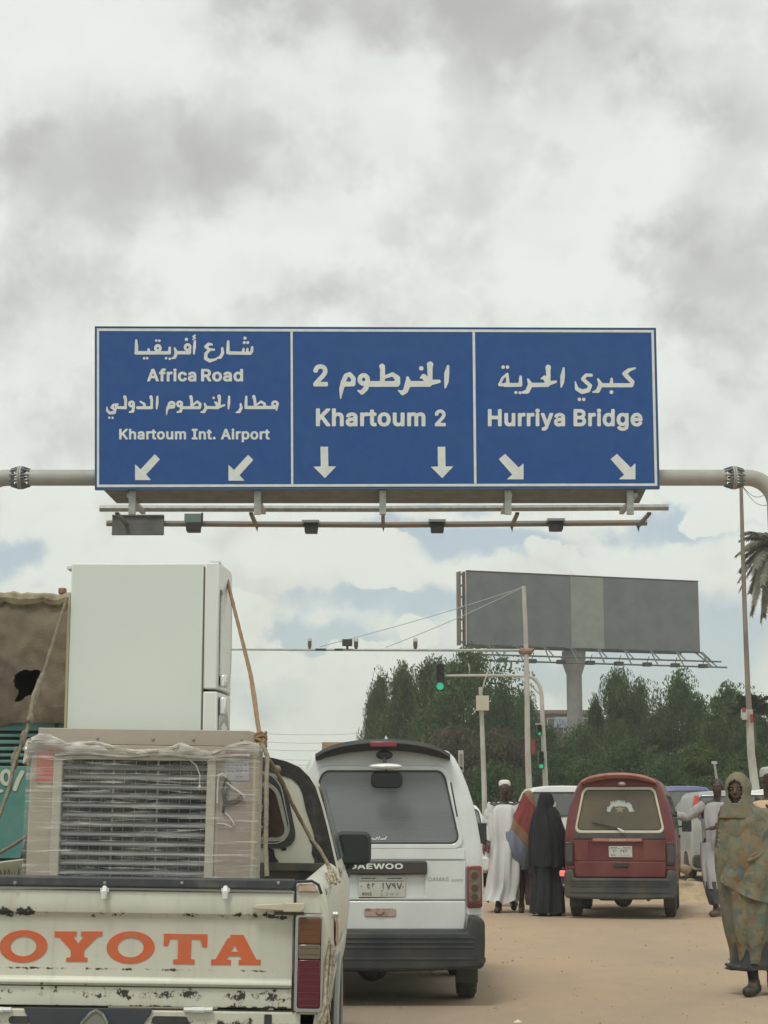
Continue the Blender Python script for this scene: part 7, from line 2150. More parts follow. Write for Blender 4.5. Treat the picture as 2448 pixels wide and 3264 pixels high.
def figure(parent, J=None, skin=None, scale=1.0, look=0.0, thin=1.0):
    """continuous body facing -Y, all joints in metres for a 1.78 m person; returns joints"""
    K = dict(DEF); K.update(J or {})
    S = lambda p: Vector(p) * scale
    mb = MB(); s = scale
    hd = S(K['head']); ck_ = math.cos(look); sk = math.sin(look)
    M = Matrix.Rotation(look, 4, 'Z')
    f = lambda x, y, z: hd + M @ (Vector((x, y, z)) * s)
    mb.ell(f(0, .012, .035), (.075 * s, .095 * s, .088 * s), 20, 14)        # skull
    mb.ell(f(0, -.022, -.03), (.060 * s, .066 * s, .080 * s), 18, 12)        # face and jaw
    mb.ell(f(0, -.055, -.088), (.030 * s, .026 * s, .022 * s), 12, 8)        # chin
    cap(mb, f(0, -.086, .012), f(0, -.104, -.022), .008 * s, .013 * s, 8)    # nose
    mb.ell(f(0, -.098, -.028), (.019 * s, .012 * s, .009 * s), 10, 6)
    mb.ell(f(0, -.086, -.057), (.026 * s, .010 * s, .010 * s), 12, 6)        # lips
    cap(mb, f(-.04, -.078, .028), f(.04, -.078, .028), .010 * s, .010 * s, 8)  # brow
    for q in (-1, 1):
        mb.ell(f(q * .073, .012, -.005), (.010 * s, .020 * s, .032 * s), 10, 8)  # ears
        mb.ell(f(q * .036, -.062, -.022), (.022 * s, .018 * s, .022 * s), 10, 6)  # cheeks
    cap(mb, S(K['neck']), f(0, .015, -.05), .054 * s, .050 * s)
    ch, pe = S(K['chest']), S(K['pelvis'])
    mb.ell(ch, (.165 * s * thin, .105 * s, .20 * s), 20, 14); mb.ell(pe, (.150 * s * thin, .105 * s, .14 * s), 20, 12)
    mb.ell(ch.lerp(pe, .55), (.130 * s * thin, .092 * s, .20 * s), 20, 12)
    cap(mb, S(K['sh'][0]), S(K['sh'][1]), .055 * s, .055 * s)
    for i in (0, 1):
        sh, el, wr = S(K['sh'][i]), S(K['el'][i]), S(K['wr'][i])
        cap(mb, sh, el, .050 * s, .037 * s); cap(mb, el, wr, .038 * s, .024 * s)
        d = (wr - el).normalized(); side = Vector((1, 0, 0)) if abs(d.x) < .8 else Vector((0, 0, 1))
        side = (side - d * side.dot(d)).normalized(); fw = d.cross(side)
        # palm, four fingers and thumb
        cap(mb, wr, wr + d * .07 * s, .024 * s, .030 * s, 10)
        pc = wr + d * .085 * s
        nq = 0
        for kf, (off, ln) in enumerate(((-.027, .062), (-.009, .073), (.009, .068), (.027, .052))):
            a = pc + side * 0 + fw * off * s
            m1 = a + d * ln * .55 * s + side * (.008 if i else -.008) * s
            m2 = m1 + (d * .45 * ln + side * (-.018 if i else .018)) * s
            cap(mb, a - d * .02 * s, m1, .0095 * s, .0088 * s, 8); cap(mb, m1, m2, .0088 * s, .0078 * s, 8)
        a = wr + d * .03 * s; cap(mb, a - fw * .018 * s, a - fw * .045 * s + d * .035 * s, .012 * s, .010 * s, 8); cap(mb, a - fw * .045 * s + d * .035 * s, a - fw * .05 * s + d * .062 * s, .010 * s, .008 * s, 8)
        hp, kn, an, toe = (S(K[k][i]) for k in ('hp', 'kn', 'an', 'toe'))
        cap(mb, hp, kn, .078 * s * thin, .054 * s); cap(mb, kn, kn.lerp(an, .35), .053 * s, .055 * s); cap(mb, kn.lerp(an, .3), an, .054 * s, .036 * s)
        cap(mb, an, toe, .040 * s, .030 * s)
    remesh(mb, 'body', skin or SKIN, parent)
    for q in (-1, 1):
        mb = MB(); mb.ell(f(q * .031, -.083, .008), (.012 * s, .006 * s, .0065 * s), 10, 6); e = mb.build('eye', EYEW, parent, smooth=True)
        mb = MB(); mb.ell(f(q * .031, -.089, .008), (.0055 * s, .002 * s, .0055 * s), 8, 6); mb.build('iris', BLACKP, e, smooth=True)
    return K


def cloth(name, m, parent, rings, n=72, fold=.02, freq=9, seed=0, ystep=24, open_bottom=True, twist=.6, growth=1.0, sharp=.5, capit=False):
    """hanging cloth: rings (z, cx, cy, rx, ry) top to bottom, folds deepen downward"""
    rg = random.Random(seed)
    ph = [rg.uniform(0, 6.28) for _ in range(6)]
    out = []
    zs_ = [r[0] for r in rings]
    tot = ystep
    for j in range(tot + 1):
        t = j / tot
        # arc-length-ish interpolation along ring list
        f_ = t * (len(rings) - 1); i = min(int(f_), len(rings) - 2); w_ = f_ - i
        p0 = rings[max(i - 1, 0)]; p1_ = rings[i]; p2_ = rings[i + 1]; p3_ = rings[min(i + 2, len(rings) - 1)]
        z, cx, cy, rx, ry = [0.5 * (2 * b_ + (c_ - a_) * w_ + (2 * a_ - 5 * b_ + 4 * c_ - d_) * w_ * w_ + (3 * b_ - a_ - 3 * c_ + d_) * w_ ** 3) for a_, b_, c_, d_ in zip(p0, p1_, p2_, p3_)]
        ring = []
        amp = fold * (t ** growth)
        for k in range(n):
            a = 2 * math.pi * k / n
            d_ = math.sin(freq * a + ph[0] + twist * t * 3) * .5 + math.sin((freq * .6 // 1) * a + ph[1] - t * 2) * .45 + math.sin((freq * 1.7 // 1) * a + ph[2] + t) * .3
            d_ = -abs(d_) ** .7 * (1 if d_ > 0 else -1) if sharp > .4 else d_
            d_ += .7 * noise.noise(Vector((math.cos(a) * 1.6 + seed, math.sin(a) * 1.6, t * 5)))
            q = amp * d_
            wx = .9 * fold * t * noise.noise(Vector((seed * 1.7, t * 4.5, 3.3)))
            ring.append((cx + wx + (rx + q) * math.cos(a), cy + (ry + q) * math.sin(a), z + (.35 * q if 0 < j < tot else (.5 * q if j == tot else 0))))
        out.append(ring)
    mb = MB(); mb.loft(out, cap=False)
    if capit: mb.add(out[0], [tuple(range(n))])
    return mb.build(name, m, parent, smooth=True, angle=75)


def sleeve(name, m, parent, pts, rads, seed=0, n=28):
    out = []
    pts = [Vector(p) for p in pts]
    fine_p, fine_r = [], []
    for i in range(len(pts) - 1):
        for k in range(6):
            t = k / 6; fine_p.append(pts[i].lerp(pts[i + 1], t)); fine_r.append(rads[i] + (rads[i + 1] - rads[i]) * t)
    fine_p.append(pts[-1]); fine_r.append(rads[-1])
    mb = MB(); mb.tube(fine_p, fine_r, n, cap=False)
    vv = []
    for idx, p in enumerate(mb.v):
        ringi = idx // n; c = fine_p[ringi]; d = Vector(p) - c
        q = 1 + .16 * noise.noise(Vector((idx % n * .5 + seed, ringi * .8, seed))) + .08 * math.sin(ringi * 1.9 + (idx % n) * .45)
        vv.append(tuple(c + d * q))
    mb.v = vv
    return mb.build(name, m, parent, smooth=True, angle=75)


def shoes(parent, K, s=1.0, m=SHOE):
    for i in (0, 1):
        an, toe = Vector(K['an'][i]) * s, Vector(K['toe'][i]) * s
        mb = MB(); d = (toe - an); back = an - Vector((d.x, d.y, 0)).normalized() * .035 * s
        dn = Vector((0, 0, -.0))
        cap(mb, back + Vector((0, 0, (toe.z - an.z) * .75)), toe + Vector((d.x, d.y, 0)) * .12, .046 * s, .040 * s, 14)
        cap(mb, an + Vector((0, 0, .01)), an + Vector((0, 0, -.03)) * s, .046 * s, .046 * s, 12)
        ob = mb.build('shoe', m, parent, smooth=True, angle=80)


WCLOTH = mat('white_cotton', (.62, .62, .63), .8, col2=(.54, .54, .55), scale=3, bump=1.0, bscale=10, stretch=(1, 1, .28))
WCLOTH2 = mat('white_shirt_cotton', (.74, .75, .76), .8)
GREYC = mat('grey_white_cotton', (.40, .39, .40), .85, col2=(.33, .325, .335), scale=5, bump=1.0, bscale=11, stretch=(1, 1, .4))
DKTROU = mat('dark_blue_grey_cloth', (.055, .058, .066), .85, col2=(.08, .08, .085), scale=9)
ABAYA = mat('black_abaya', (.010, .011, .014), .8, col2=(.022, .023, .028), scale=4, bump=1.0, bscale=9, spec=.35, stretch=(1, 1, .25))


def place(u, v_feet, name_label, rot=0.0, Y=None):
    Y = Y or CAMZ * 5767 / (v_feet - 2594)
    p = P(u, 2594, Y)
    return thing('person', name_label, 'person', (p.x, Y, 0), (0, 0, rot)), Y


# 1 man in a white robe and cap, walking towards the camera
m1, Y1 = place(1608, 2905, 'man in a long white robe and white cap walking towards the camera')
J1 = dict(an=((-.10, -.06, .085), (.13, .30, .16)), toe=((-.13, -.22, .035), (.13, .22, .05)), kn=((-.10, -.04, .50), (.13, .05, .50)), head=(.005, -.03, 1.655),
          el=((-.25, .04, 1.14), (.26, -.02, 1.14)), wr=((-.28, -.06, .91), (.27, -.12, .93)))
K = figure(m1, J1, SKIN, 1.035)
cloth('robe', WCLOTH, m1, [(1.50, 0, .01, .105, .075), (1.475, 0, .01, .19, .105), (1.40, 0, .01, .235, .13), (1.2, .0, .0, .24, .15), (1.0, .01, 0, .225, .16), (.8, .015, .0, .215, .18), (.5, .0, .03, .22, .22), (.3, -.01, .06, .225, .25), (.15, -.035, .06, .235, .27)], fold=.055, freq=8, seed=3, ystep=44, twist=1.6, growth=.7)
for i, s in ((0, -1), (1, 1)):
    sh, el, wr = (Vector(K[k][i]) * 1.035 for k in ('sh', 'el', 'wr'))
    sleeve('sleeve', WCLOTH, m1, [sh + Vector((-s * .03, 0, .02)), sh.lerp(el, .5), el, el.lerp(wr, .85)], [.075, .078, .078, .085], i)
mb = MB(); c = Vector((.005, -.018, 1.655 + .052)) * 1.035
mb.lathe([(.083, 0), (.085, .03), (.078, .06), (.055, .078), (.001, .084)], c, 'z', 24)
mb.build('cap', mat('white_knit_cap', (.70, .69, .63), .8, bump=.3, bscale=60), m1, smooth=True)
shoes(m1, K, 1.035)

# 2 person just behind him in a white shirt with dark straps
m2, Y2 = place(1610, 2890, 'person in white shirt with dark backpack straps, mostly hidden behind the man in white robe', Y=27.2)
K = figure(m2, dict(head=(0, -.01, 1.60)), SKIN, 1.04)
cloth('shirt', WCLOTH2, m2, [(1.55, 0, .01, .10, .075), (1.53, 0, .01, .20, .10), (1.44, 0, .01, .258, .13), (1.2, 0, 0, .23, .14), (.95, 0, 0, .22, .15)], fold=.02, freq=9, seed=8)
cloth('trousers', DKTROU, m2, [(1.0, 0, 0, .17, .12), (.8, 0, 0, .18, .13), (.5, 0, 0, .17, .12), (.12, 0, 0, .15, .11)], fold=.02, freq=5, seed=9)
for i, s in ((0, -1), (1, 1)):
    sh, el, wr = (Vector(K[k][i]) * 1.04 for k in ('sh', 'el', 'wr'))
    sleeve('sleeve', WCLOTH2, m2, [sh + Vector((-s * .02, 0, .05)), sh.lerp(el, .5) + Vector((s * .01, 0, 0)), el], [.085, .085, .075], i)
    mb = MB(); mb.tube([(s * .13, .10, 1.56), (s * .135, -.03, 1.585), (s * .15, -.135, 1.48), (s * .16, -.15, 1.30), (s * .2, -.08, 1.1)], .02, 6, flat=(1.3, .6, 1)); mb.build('strap', mat('dark_strap', (.02, .022, .028), .7), m2, smooth=True)
    mb = MB(); mb.tube([(s * .19, .08, 1.54), (s * .21, -.05, 1.55), (s * .225, -.12, 1.42)], .012, 6); mb.build('strap', mat('dark_strap', (.02, .022, .028), .7), m2, smooth=True)
mb = MB(); mb.cbox((0, .24, 1.28), (.30, .16, .42)); mb.build('backpack', mat('navy_bag', (.02, .022, .03), .7), m2, bevel=.05)
shoes(m2, K, 1.04)

# 3 woman in a red, tan and blue wrap
def tobe3():
    m = bpy.data.materials.new('red_tan_blue_print'); m.use_nodes = True
    t = m.node_tree; N, L = t.nodes, t.links; b = N['Principled BSDF']; b.inputs['Roughness'].default_value = .85
    tc = N.new('ShaderNodeTexCoord'); sp_ = N.new('ShaderNodeSeparateXYZ'); L.new(tc.outputs['Object'], sp_.inputs[0])
    nz = N.new('ShaderNodeTexNoise'); nz.inputs['Scale'].default_value = 4; L.new(tc.outputs['Object'], nz.inputs['Vector'])

    def m_(op, a, c):
        n = N.new('ShaderNodeMath'); n.operation = op
        for i, x in enumerate((a, c)):
            if isinstance(x, (int, float)): n.inputs[i].default_value = x
            else: L.new(x, n.inputs[i])
        return n.outputs[0]
    # diagonal coordinate: bands run down from left to right
    d = m_('ADD', m_('MULTIPLY', sp_.outputs[0], 1.25), m_('ADD', sp_.outputs[2], m_('MULTIPLY', nz.outputs['Fac'], .10)))
    rp_ = N.new('ShaderNodeValToRGB'); rp_.color_ramp.interpolation = 'CONSTANT'
    e = rp_.color_ramp.elements
    e[0].position = 0; e[0].color = (.12, .14, .20, 1); e[1].position = .44; e[1].color = (.21, .125, .065, 1)
    x = e.new(.565); x.color = (.20, .040, .032, 1); x = e.new(.90); x.color = (.24, .13, .07, 1)
    L.new(m_('MULTIPLY', m_('SUBTRACT', d, .2), .62), rp_.inputs[0])
    wv = N.new('ShaderNodeTexWave'); wv.inputs['Scale'].default_value = 11; wv.inputs['Distortion'].default_value = 1.5
    mp = N.new('ShaderNodeMapping'); mp.inputs['Rotation'].default_value = (0, .8, 0); L.new(tc.outputs['Object'], mp.inputs[0]); L.new(mp.outputs[0], wv.inputs['Vector'])
    r = N.new('ShaderNodeMapRange'); r.inputs['From Min'].default_value = .6; r.inputs['From Max'].default_value = .85; r.inputs['To Max'].default_value = .7; L.new(wv.outputs['Fac'], r.inputs['Value'])
    low = m_('LESS_THAN', m_('MULTIPLY', m_('SUBTRACT', d, .2), .62), .44)
    mx = N.new('ShaderNodeMix'); mx.data_type = 'RGBA'; L.new(m_('MULTIPLY', r.outputs[0], low), mx.inputs['Factor']); L.new(rp_.outputs[0], mx.inputs['A']); mx.inputs['B'].default_value = (.36, .39, .46, 1)
    L.new(mx.outputs['Result'], b.inputs['Base Color'])
    n3 = N.new('ShaderNodeTexNoise'); n3.inputs['Scale'].default_value = 8; n3.inputs['Detail'].default_value = 5
    mp3 = N.new('ShaderNodeMapping'); mp3.inputs['Rotation'].default_value = (0, .7, 0); mp3.inputs['Scale'].default_value = (1.2, 1, .35); L.new(tc.outputs['Object'], mp3.inputs[0]); L.new(mp3.outputs[0], n3.inputs['Vector'])
    bp = N.new('ShaderNodeBump'); bp.inputs['Strength'].default_value = .9; bp.inputs['Distance'].default_value = .03
    L.new(n3.outputs['Fac'], bp.inputs['Height']); L.new(bp.outputs[0], b.inputs['Normal'])
    return m


m3, Y3 = place(1680, 2905, 'woman in a red, tan and blue wrap, left of the black veiled woman')
T3 = tobe3()
K = figure(m3, dict(), SKIN, .93)
cloth('wrap', T3, m3, [(1.70, .03, .02, .02, .02), (1.665, .02, .01, .07, .085), (1.57, .01, .0, .10, .11), (1.44, -.01, .0, .15, .14), (1.28, -.07, -.02, .215, .17), (1.10, -.12, -.04, .235, .19), (.90, -.12, -.05, .215, .19), (.74, -.07, -.04, .17, .17), (.62, -.01, -.02, .12, .14)], fold=.024, freq=7, seed=9, ystep=44, twist=1.8)
cloth('skirt', mat('dark_plum_print', (.06, .035, .045), .85, col2=(.12, .075, .08), scale=16), m3, [(.72, .06, .02, .11, .11), (.45, .07, .02, .12, .12), (.10, .085, .02, .105, .13)], fold=.02, freq=7, seed=6)
shoes(m3, K, .93)

# 4 woman in a black abaya seen from behind
m4, Y4 = place(1742, 2915, 'woman in a full black abaya and veil standing left of the red minivan', rot=math.radians(150))
K = figure(m4, dict(), SKIN, .93)
cloth('abaya', ABAYA, m4, [(1.46, 0, 0, .12, .10), (1.38, 0, 0, .19, .14), (1.2, 0, -.0, .24, .17), (1.0, 0, 0, .27, .19), (.8, .0, 0, .235, .19), (.5, .0, 0, .205, .19), (.25, .0, 0, .225, .22), (.03, .0, 0, .235, .24)], fold=.034, freq=9, seed=12, ystep=36)
cloth('veil', ABAYA, m4, [(1.665, 0, .01, .015, .015), (1.65, 0, .01, .07, .08), (1.56, 0, .01, .098, .112), (1.45, 0, .02, .115, .12), (1.36, 0, .02, .165, .15), (1.2, -.01, .03, .215, .19), (1.02, -.02, .03, .25, .21), (.82, -.03, .03, .262, .21), (.66, -.04, .03, .245, .21)], fold=.030, freq=8, seed=14, ystep=30)
mb = MB(); mb.ell((-.09, -.03, 1.47), (.045, .04, .03), 12, 8); mb.tube([(-.06, -.02, 1.45), (-.11, -.06, 1.50), (-.10, -.08, 1.53)], [.02, .015, .006], 8)
mb.build('white_cloth', mat('grey_white_scarf', (.42, .44, .42), .8), m4, smooth=True)
mb = MB(); mb.tube([(.22, -.05, .98), (.30, -.08, .80), (.34, -.1, .62), (.27, -.1, .55), (.22, -.08, .66)], [.05, .07, .10, .08, .04], 12); mb.build('bag', mat('black_bag', (.022, .024, .024), .5), m4, smooth=True)
shoes(m4, K, .93)

# 5 man in a pale grey shirt reaching to the side of the red van
m5, Y5 = place(2274, 2915, 'man in a pale grey shirt stretching one arm towards the red minivan')
J5 = dict(head=(.06, -.02, 1.66), neck=(.05, 0, 1.48), el=((-.36, -.02, 1.27), (.20, -.16, 1.18)), wr=((-.52, -.04, 1.30), (-.02, -.24, 1.14)),
          sh=((-.15, .01, 1.41), (.22, .01, 1.40)), an=((-.02, -.12, .085), (.14, .25, .16)), toe=((-.10, -.26, .035), (.13, .14, .04)), kn=((-.09, -.12, .52), (.12, .02, .50)))
K = figure(m5, J5, SKIN, 1.04, look=math.radians(-25))
cloth('shirt', GREYC, m5, [(1.53, .05, .01, .09, .075), (1.50, .04, .01, .16, .10), (1.42, .03, .01, .195, .12), (1.2, .02, -.01, .18, .13), (1.0, .02, -.02, .175, .14), (.88, .01, -.02, .18, .145)], fold=.026, freq=9, seed=21, ystep=28)
cloth('trouser_leg', GREYC, m5, [(.98, -.08, -.02, .12, .12), (.8, -.09, -.06, .115, .12), (.52, -.10, -.12, .105, .11), (.36, -.08, -.12, .10, .10)], fold=.018, freq=5, seed=22)
cloth('trouser_leg', DKTROU, m5, [(.46, -.09, -.12, .105, .105), (.36, -.075, -.12, .10, .10), (.26, -.06, -.12, .09, .09), (.15, -.03, -.11, .085, .09)], fold=.016, freq=5, seed=24)
cloth('trouser_leg', GREYC, m5, [(.98, .08, .0, .12, .12), (.8, .09, .0, .115, .12), (.5, .12, .03, .095, .10), (.22, .145, .2, .085, .09)], fold=.018, freq=5, seed=23)
for i, s in ((0, -1), (1, 1)):
    sh, el, wr = (Vector(K[k][i]) * 1.04 for k in ('sh', 'el', 'wr'))
    sleeve('sleeve', GREYC, m5, [sh + Vector((-s * .03, 0, .02)), sh.lerp(el, .5), el, el.lerp(wr, .9)], [.075, .068, .060, .055], i + 3)
mb = MB(); mb.ell(Vector((.06, .008, 1.715)) * 1.04, (.082, .098, .068), 16, 10); mb.build('hair', mat('black_hair', (.012, .011, .010), .8, bump=.5, bscale=90), m5, smooth=True)
shoes(m5, K, 1.04, mat('brown_sandal', (.10, .06, .04), .6))

# 6 woman in a large patterned wrap, closest to the camera
def tobe6():
    m = bpy.data.materials.new('olive_orange_teal_print'); m.use_nodes = True
    t = m.node_tree; N, L = t.nodes, t.links; b = N['Principled BSDF']; b.inputs['Roughness'].default_value = .85; b.inputs['Specular IOR Level'].default_value = .25
    tc = N.new('ShaderNodeTexCoord')
    ws = N.new('ShaderNodeTexNoise'); ws.inputs['Scale'].default_value = 11; ws.inputs['Detail'].default_value = 3; L.new(tc.outputs['Object'], ws.inputs['Vector'])
    ad = N.new('ShaderNodeMix'); ad.data_type = 'VECTOR'; ad.inputs['Factor'].default_value = .16; L.new(tc.outputs['Object'], ad.inputs['A']); L.new(ws.outputs['Color'], ad.inputs['B'])
    vo = N.new('ShaderNodeTexVoronoi'); vo.inputs['Scale'].default_value = 22; vo.inputs['Randomness'].default_value = 1; L.new(ad.outputs['Result'], vo.inputs['Vector'])
    sx = N.new('ShaderNodeSeparateColor'); L.new(vo.outputs['Color'], sx.inputs[0])
    rp_ = N.new('ShaderNodeValToRGB'); e = rp_.color_ramp.elements; rp_.color_ramp.interpolation = 'CONSTANT'
    cols = [(0, (.185, .170, .115)), (.30, (.130, .145, .110)), (.50, (.215, .185, .12)), (.66, (.22, .135, .06)), (.74, (.085, .125, .12)), (.84, (.125, .105, .07)), (.93, (.19, .095, .055)), (.965, (.10, .145, .135))]
    e[0].position = 0; e[0].color = (*cols[0][1], 1); e[1].position = cols[1][0]; e[1].color = (*cols[1][1], 1)
    for p, c in cols[2:]: x = e.new(p); x.color = (*c, 1)
    L.new(sx.outputs[0], rp_.inputs[0])
    n2 = N.new('ShaderNodeTexNoise'); n2.inputs['Scale'].default_value = 3.2; n2.inputs['Detail'].default_value = 5; L.new(tc.outputs['Object'], n2.inputs['Vector'])
    r = N.new('ShaderNodeMapRange'); r.inputs['From Min'].default_value = .36; r.inputs['From Max'].default_value = .66; r.inputs['To Max'].default_value = .8; L.new(n2.outputs['Fac'], r.inputs['Value'])
    mx = N.new('ShaderNodeMix'); mx.data_type = 'RGBA'; L.new(r.outputs[0], mx.inputs['Factor']); L.new(rp_.outputs[0], mx.inputs['A']); mx.inputs['B'].default_value = (.185, .175, .12, 1)
    L.new(mx.outputs['Result'], b.inputs['Base Color'])
    n3 = N.new('ShaderNodeTexNoise'); n3.inputs['Scale'].default_value = 7; n3.inputs['Detail'].default_value = 5
    mp3 = N.new('ShaderNodeMapping'); mp3.inputs['Rotation'].default_value = (0, .5, 0); mp3.inputs['Scale'].default_value = (1.2, 1, .35); L.new(tc.outputs['Object'], mp3.inputs[0]); L.new(mp3.outputs[0], n3.inputs['Vector'])
    bp = N.new('ShaderNodeBump'); bp.inputs['Strength'].default_value = .9; bp.inputs['Distance'].default_value = .03; L.new(n3.outputs['Fac'], bp.inputs['Height']); L.new(bp.outputs[0], b.inputs['Normal'])
    return m


m6, Y6 = place(2378, 3158, 'woman wrapped in olive, orange and teal patterned cloth, nearest person at the right edge')
T6 = tobe6()
J6 = dict(head=(-.055, -.05, 1.555), neck=(-.02, -.01, 1.40), chest=(0, .01, 1.25), sh=((-.17, .01, 1.36), (.19, .01, 1.36)), el=((-.22, .02, 1.10), (.23, .02, 1.10)), wr=((-.12, -.08, .98), (.12, -.08, .98)),
          pelvis=(.01, 0, .93), hp=((-.08, 0, .88), (.10, 0, .88)), kn=((-.02, -.06, .48), (.13, .06, .47)), an=((.02, -.06, .085), (.155, .16, .11)), toe=((-.02, -.21, .035), (.16, .02, .035)))
K = figure(m6, J6, SKIN2, 1.0, look=math.radians(-12), thin=.95)
m6.rotation_euler.z = math.radians(-14)
# hood: shell round the head, open at the face
hc_ = Vector((-.055, -.05, 1.555))
n1, n2_ = 48, 30
hv, hf = [], []
Mh = Matrix.Rotation(math.radians(-12), 4, 'Z')
for j in range(n2_ + 1):
    t = j / n2_
    for i in range(n1):
        a = 2 * math.pi * i / n1 - math.pi / 2      # i=0 faces -y
        if t < .55:
            ph_ = t / .55 * math.pi * .60
            rx, ry = .100 * math.sin(ph_) + .002, .118 * math.sin(ph_) + .002; z = .125 * math.cos(ph_) + .015
        else:
            q = (t - .55) / .45
            rx, ry = .096 + .07 * q ** 1.5, .113 + .03 * q; z = -.02 - .20 * q
        w_ = 1 + .05 * noise.noise(Vector((math.cos(a) * 2, math.sin(a) * 2, t * 6)))
        p_ = Mh @ Vector((rx * w_ * math.cos(a), ry * w_ * math.sin(a) + .008, z))
        hv.append(hc_ + p_)
for j in range(n2_):
    for i in range(n1):
        mid = (hv[j * n1 + i] + hv[(j + 1) * n1 + (i + 1) % n1]) / 2 - hc_
        lx = Mh.inverted() @ mid
        if lx.y < -.02 and (lx.x / .062) ** 2 + ((lx.z + .012) / .088) ** 2 < 1: continue
        hf.append((j * n1 + i, j * n1 + (i + 1) % n1, (j + 1) * n1 + (i + 1) % n1, (j + 1) * n1 + i))
mb = MB(); mb.add(hv, hf); hood = mb.build('head_scarf', T6, m6, smooth=True, angle=80)
md = hood.modifiers.new('thick', 'SOLIDIFY'); md.thickness = .009; md.offset = 1
cloth('wrap', T6, m6, [(1.44, -.03, -.01, .085, .085), (1.405, -.01, .0, .15, .12), (1.34, .01, .0, .195, .15), (1.22, .01, -.01, .215, .17), (1.05, .0, -.02, .240, .19), (.88, .0, -.01, .240, .19), (.70, .005, .0, .228, .19), (.50, .02, .0, .205, .19), (.34, .035, .01, .18, .18), (.225, .045, .01, .17, .17)], fold=.032, freq=7, seed=31, ystep=70, n=130, twist=3.0, growth=.8)
# draped layer across the chest and over the shoulder, several soft folds
mb = MB()
for k in range(9):
    z0_ = 1.42 - k * .036; y0_ = -.135 - .012 * k
    pts = []; rad = []
    for i in range(25):
        t = i / 24
        x = -.185 - .004 * k + (.40 + .008 * k) * t
        z = z0_ - .07 * math.sin(math.pi * min(1, t * 1.15)) * (1 + k * .12) + .05 * t * (k % 3 - 1) * .6 + .012 * noise.noise(Vector((t * 5, k, 0)))
        y = y0_ + .17 * abs(t - .48) ** 1.8 * 3.0 + .006 * noise.noise(Vector((t * 6, k, 4)))
        pts.append((x, y + .03, z)); rad.append(.021 + .007 * noise.noise(Vector((t * 4, k, 9))))
    mb.tube(pts, rad, 10)
mb.build('draped_fold', T6, m6, smooth=True, angle=80)
vs = []
for j in range(31):
    for i in range(41):
        s_, t = i / 40, j / 30
        a = math.radians(-178 + 190 * s_)
        zt_ = 1.36 - .02 * s_; zb3 = .98 - .42 * math.sin(math.pi * s_ * .62) * 1.0 + .18 * s_
        z = zt_ + (zb3 - zt_) * t
        r_ = .205 + .055 * t ** .7 + .013 * math.sin(s_ * 24 + t * 9) * (.3 + t) + .022 * noise.noise(Vector((s_ * 6 + t * 3, t * 5, 2)))
        vs.append((.012 + r_ * math.cos(a), -.012 + r_ * .82 * math.sin(a), z))
mb = MB(); mb.add(vs, [(j * 41 + i, j * 41 + i + 1, (j + 1) * 41 + i + 1, (j + 1) * 41 + i) for j in range(30) for i in range(40)])
mb.build('wrap_overlap', T6, m6, smooth=True, angle=80)
cloth('underskirt', BLACKP, m6, [(.40, .03, .0, .16, .16), (.28, .02, .0, .165, .16), (.215, .005, -.01, .175, .16), (.185, -.02, -.02, .175, .15)], fold=.01, freq=6, seed=33)
mb = MB(); mb.tube([(-.19, -.06, .222), (-.12, -.13, .205), (-.03, -.15, .20), (.03, -.12, .215)], [.012, .022, .022, .012], 10); mb.build('dark_hem', BLACKP, m6, smooth=True)
for i in (0, 1):
    kn, an = Vector(K['kn'][i]), Vector(K['an'][i])
    mb = MB(); cap(mb, kn.lerp(an, .2), an, .052, .040); mb.build('stocking', mat('black_stocking', (.02, .018, .017), .8), m6, smooth=True)
shoes(m6, K, 1.0)
mb = MB(); mb.tube([(.245, -.02, 1.06), (.29, -.06, .98), (.30, -.08, .82), (.27, -.08, .74)], [.03, .055, .075, .05], 12); mb.build('bag', mat('navy_bag', (.02, .022, .03), .7), m6, smooth=True)

# 7 man with a pale cap and orange-beige shirt, right edge
m7, Y7 = place(2455, 2990, 'man with pale grey cap and light orange shirt, cut off by the right edge', Y=17.2)
K = figure(m7, dict(), SKIN, 1.02, look=math.radians(35))
PEACH = mat('light_orange_cotton', (.60, .42, .27), .85, col2=(.53, .36, .23), scale=6, bump=.9, bscale=10, stretch=(1, 1, .4))
cloth('shirt', PEACH, m7, [(1.50, 0, .01, .10, .08), (1.475, 0, .01, .19, .11), (1.40, 0, .01, .235, .135), (1.2, 0, 0, .235, .15), (.95, 0, 0, .225, .155)], fold=.022, freq=9, seed=41)
cloth('trousers', DKTROU, m7, [(.98, 0, 0, .18, .13), (.7, 0, 0, .18, .13), (.4, 0, 0, .16, .12), (.12, 0, 0, .15, .12)], fold=.02, freq=5, seed=42)
for i, s in ((0, -1), (1, 1)):
    sh, el, wr = (Vector(K[k][i]) * 1.02 for k in ('sh', 'el', 'wr'))
    sleeve('sleeve', PEACH, m7, [sh + Vector((-s * .03, 0, .02)), sh.lerp(el, .5), el], [.08, .078, .070], i + 7)
mb = MB(); c = Vector((0, .0, 1.70)) * 1.02; mb.lathe([(.088, -.01), (.09, .03), (.082, .065), (.055, .082), (.001, .088)], c, 'z', 24); mb.build('cap', mat('grey_knit_cap', (.42, .42, .38), .8, bump=.3, bscale=60), m7, smooth=True)
mb = MB(); mb.tube([(-.12, .05, 1.52), (-.05, -.12, 1.44), (.10, -.17, 1.2), (.2, -.14, 1.0)], .018, 6); mb.build('strap', mat('dark_strap', (.02, .022, .028), .7), m7, smooth=True)
shoes(m7, K, 1.02)

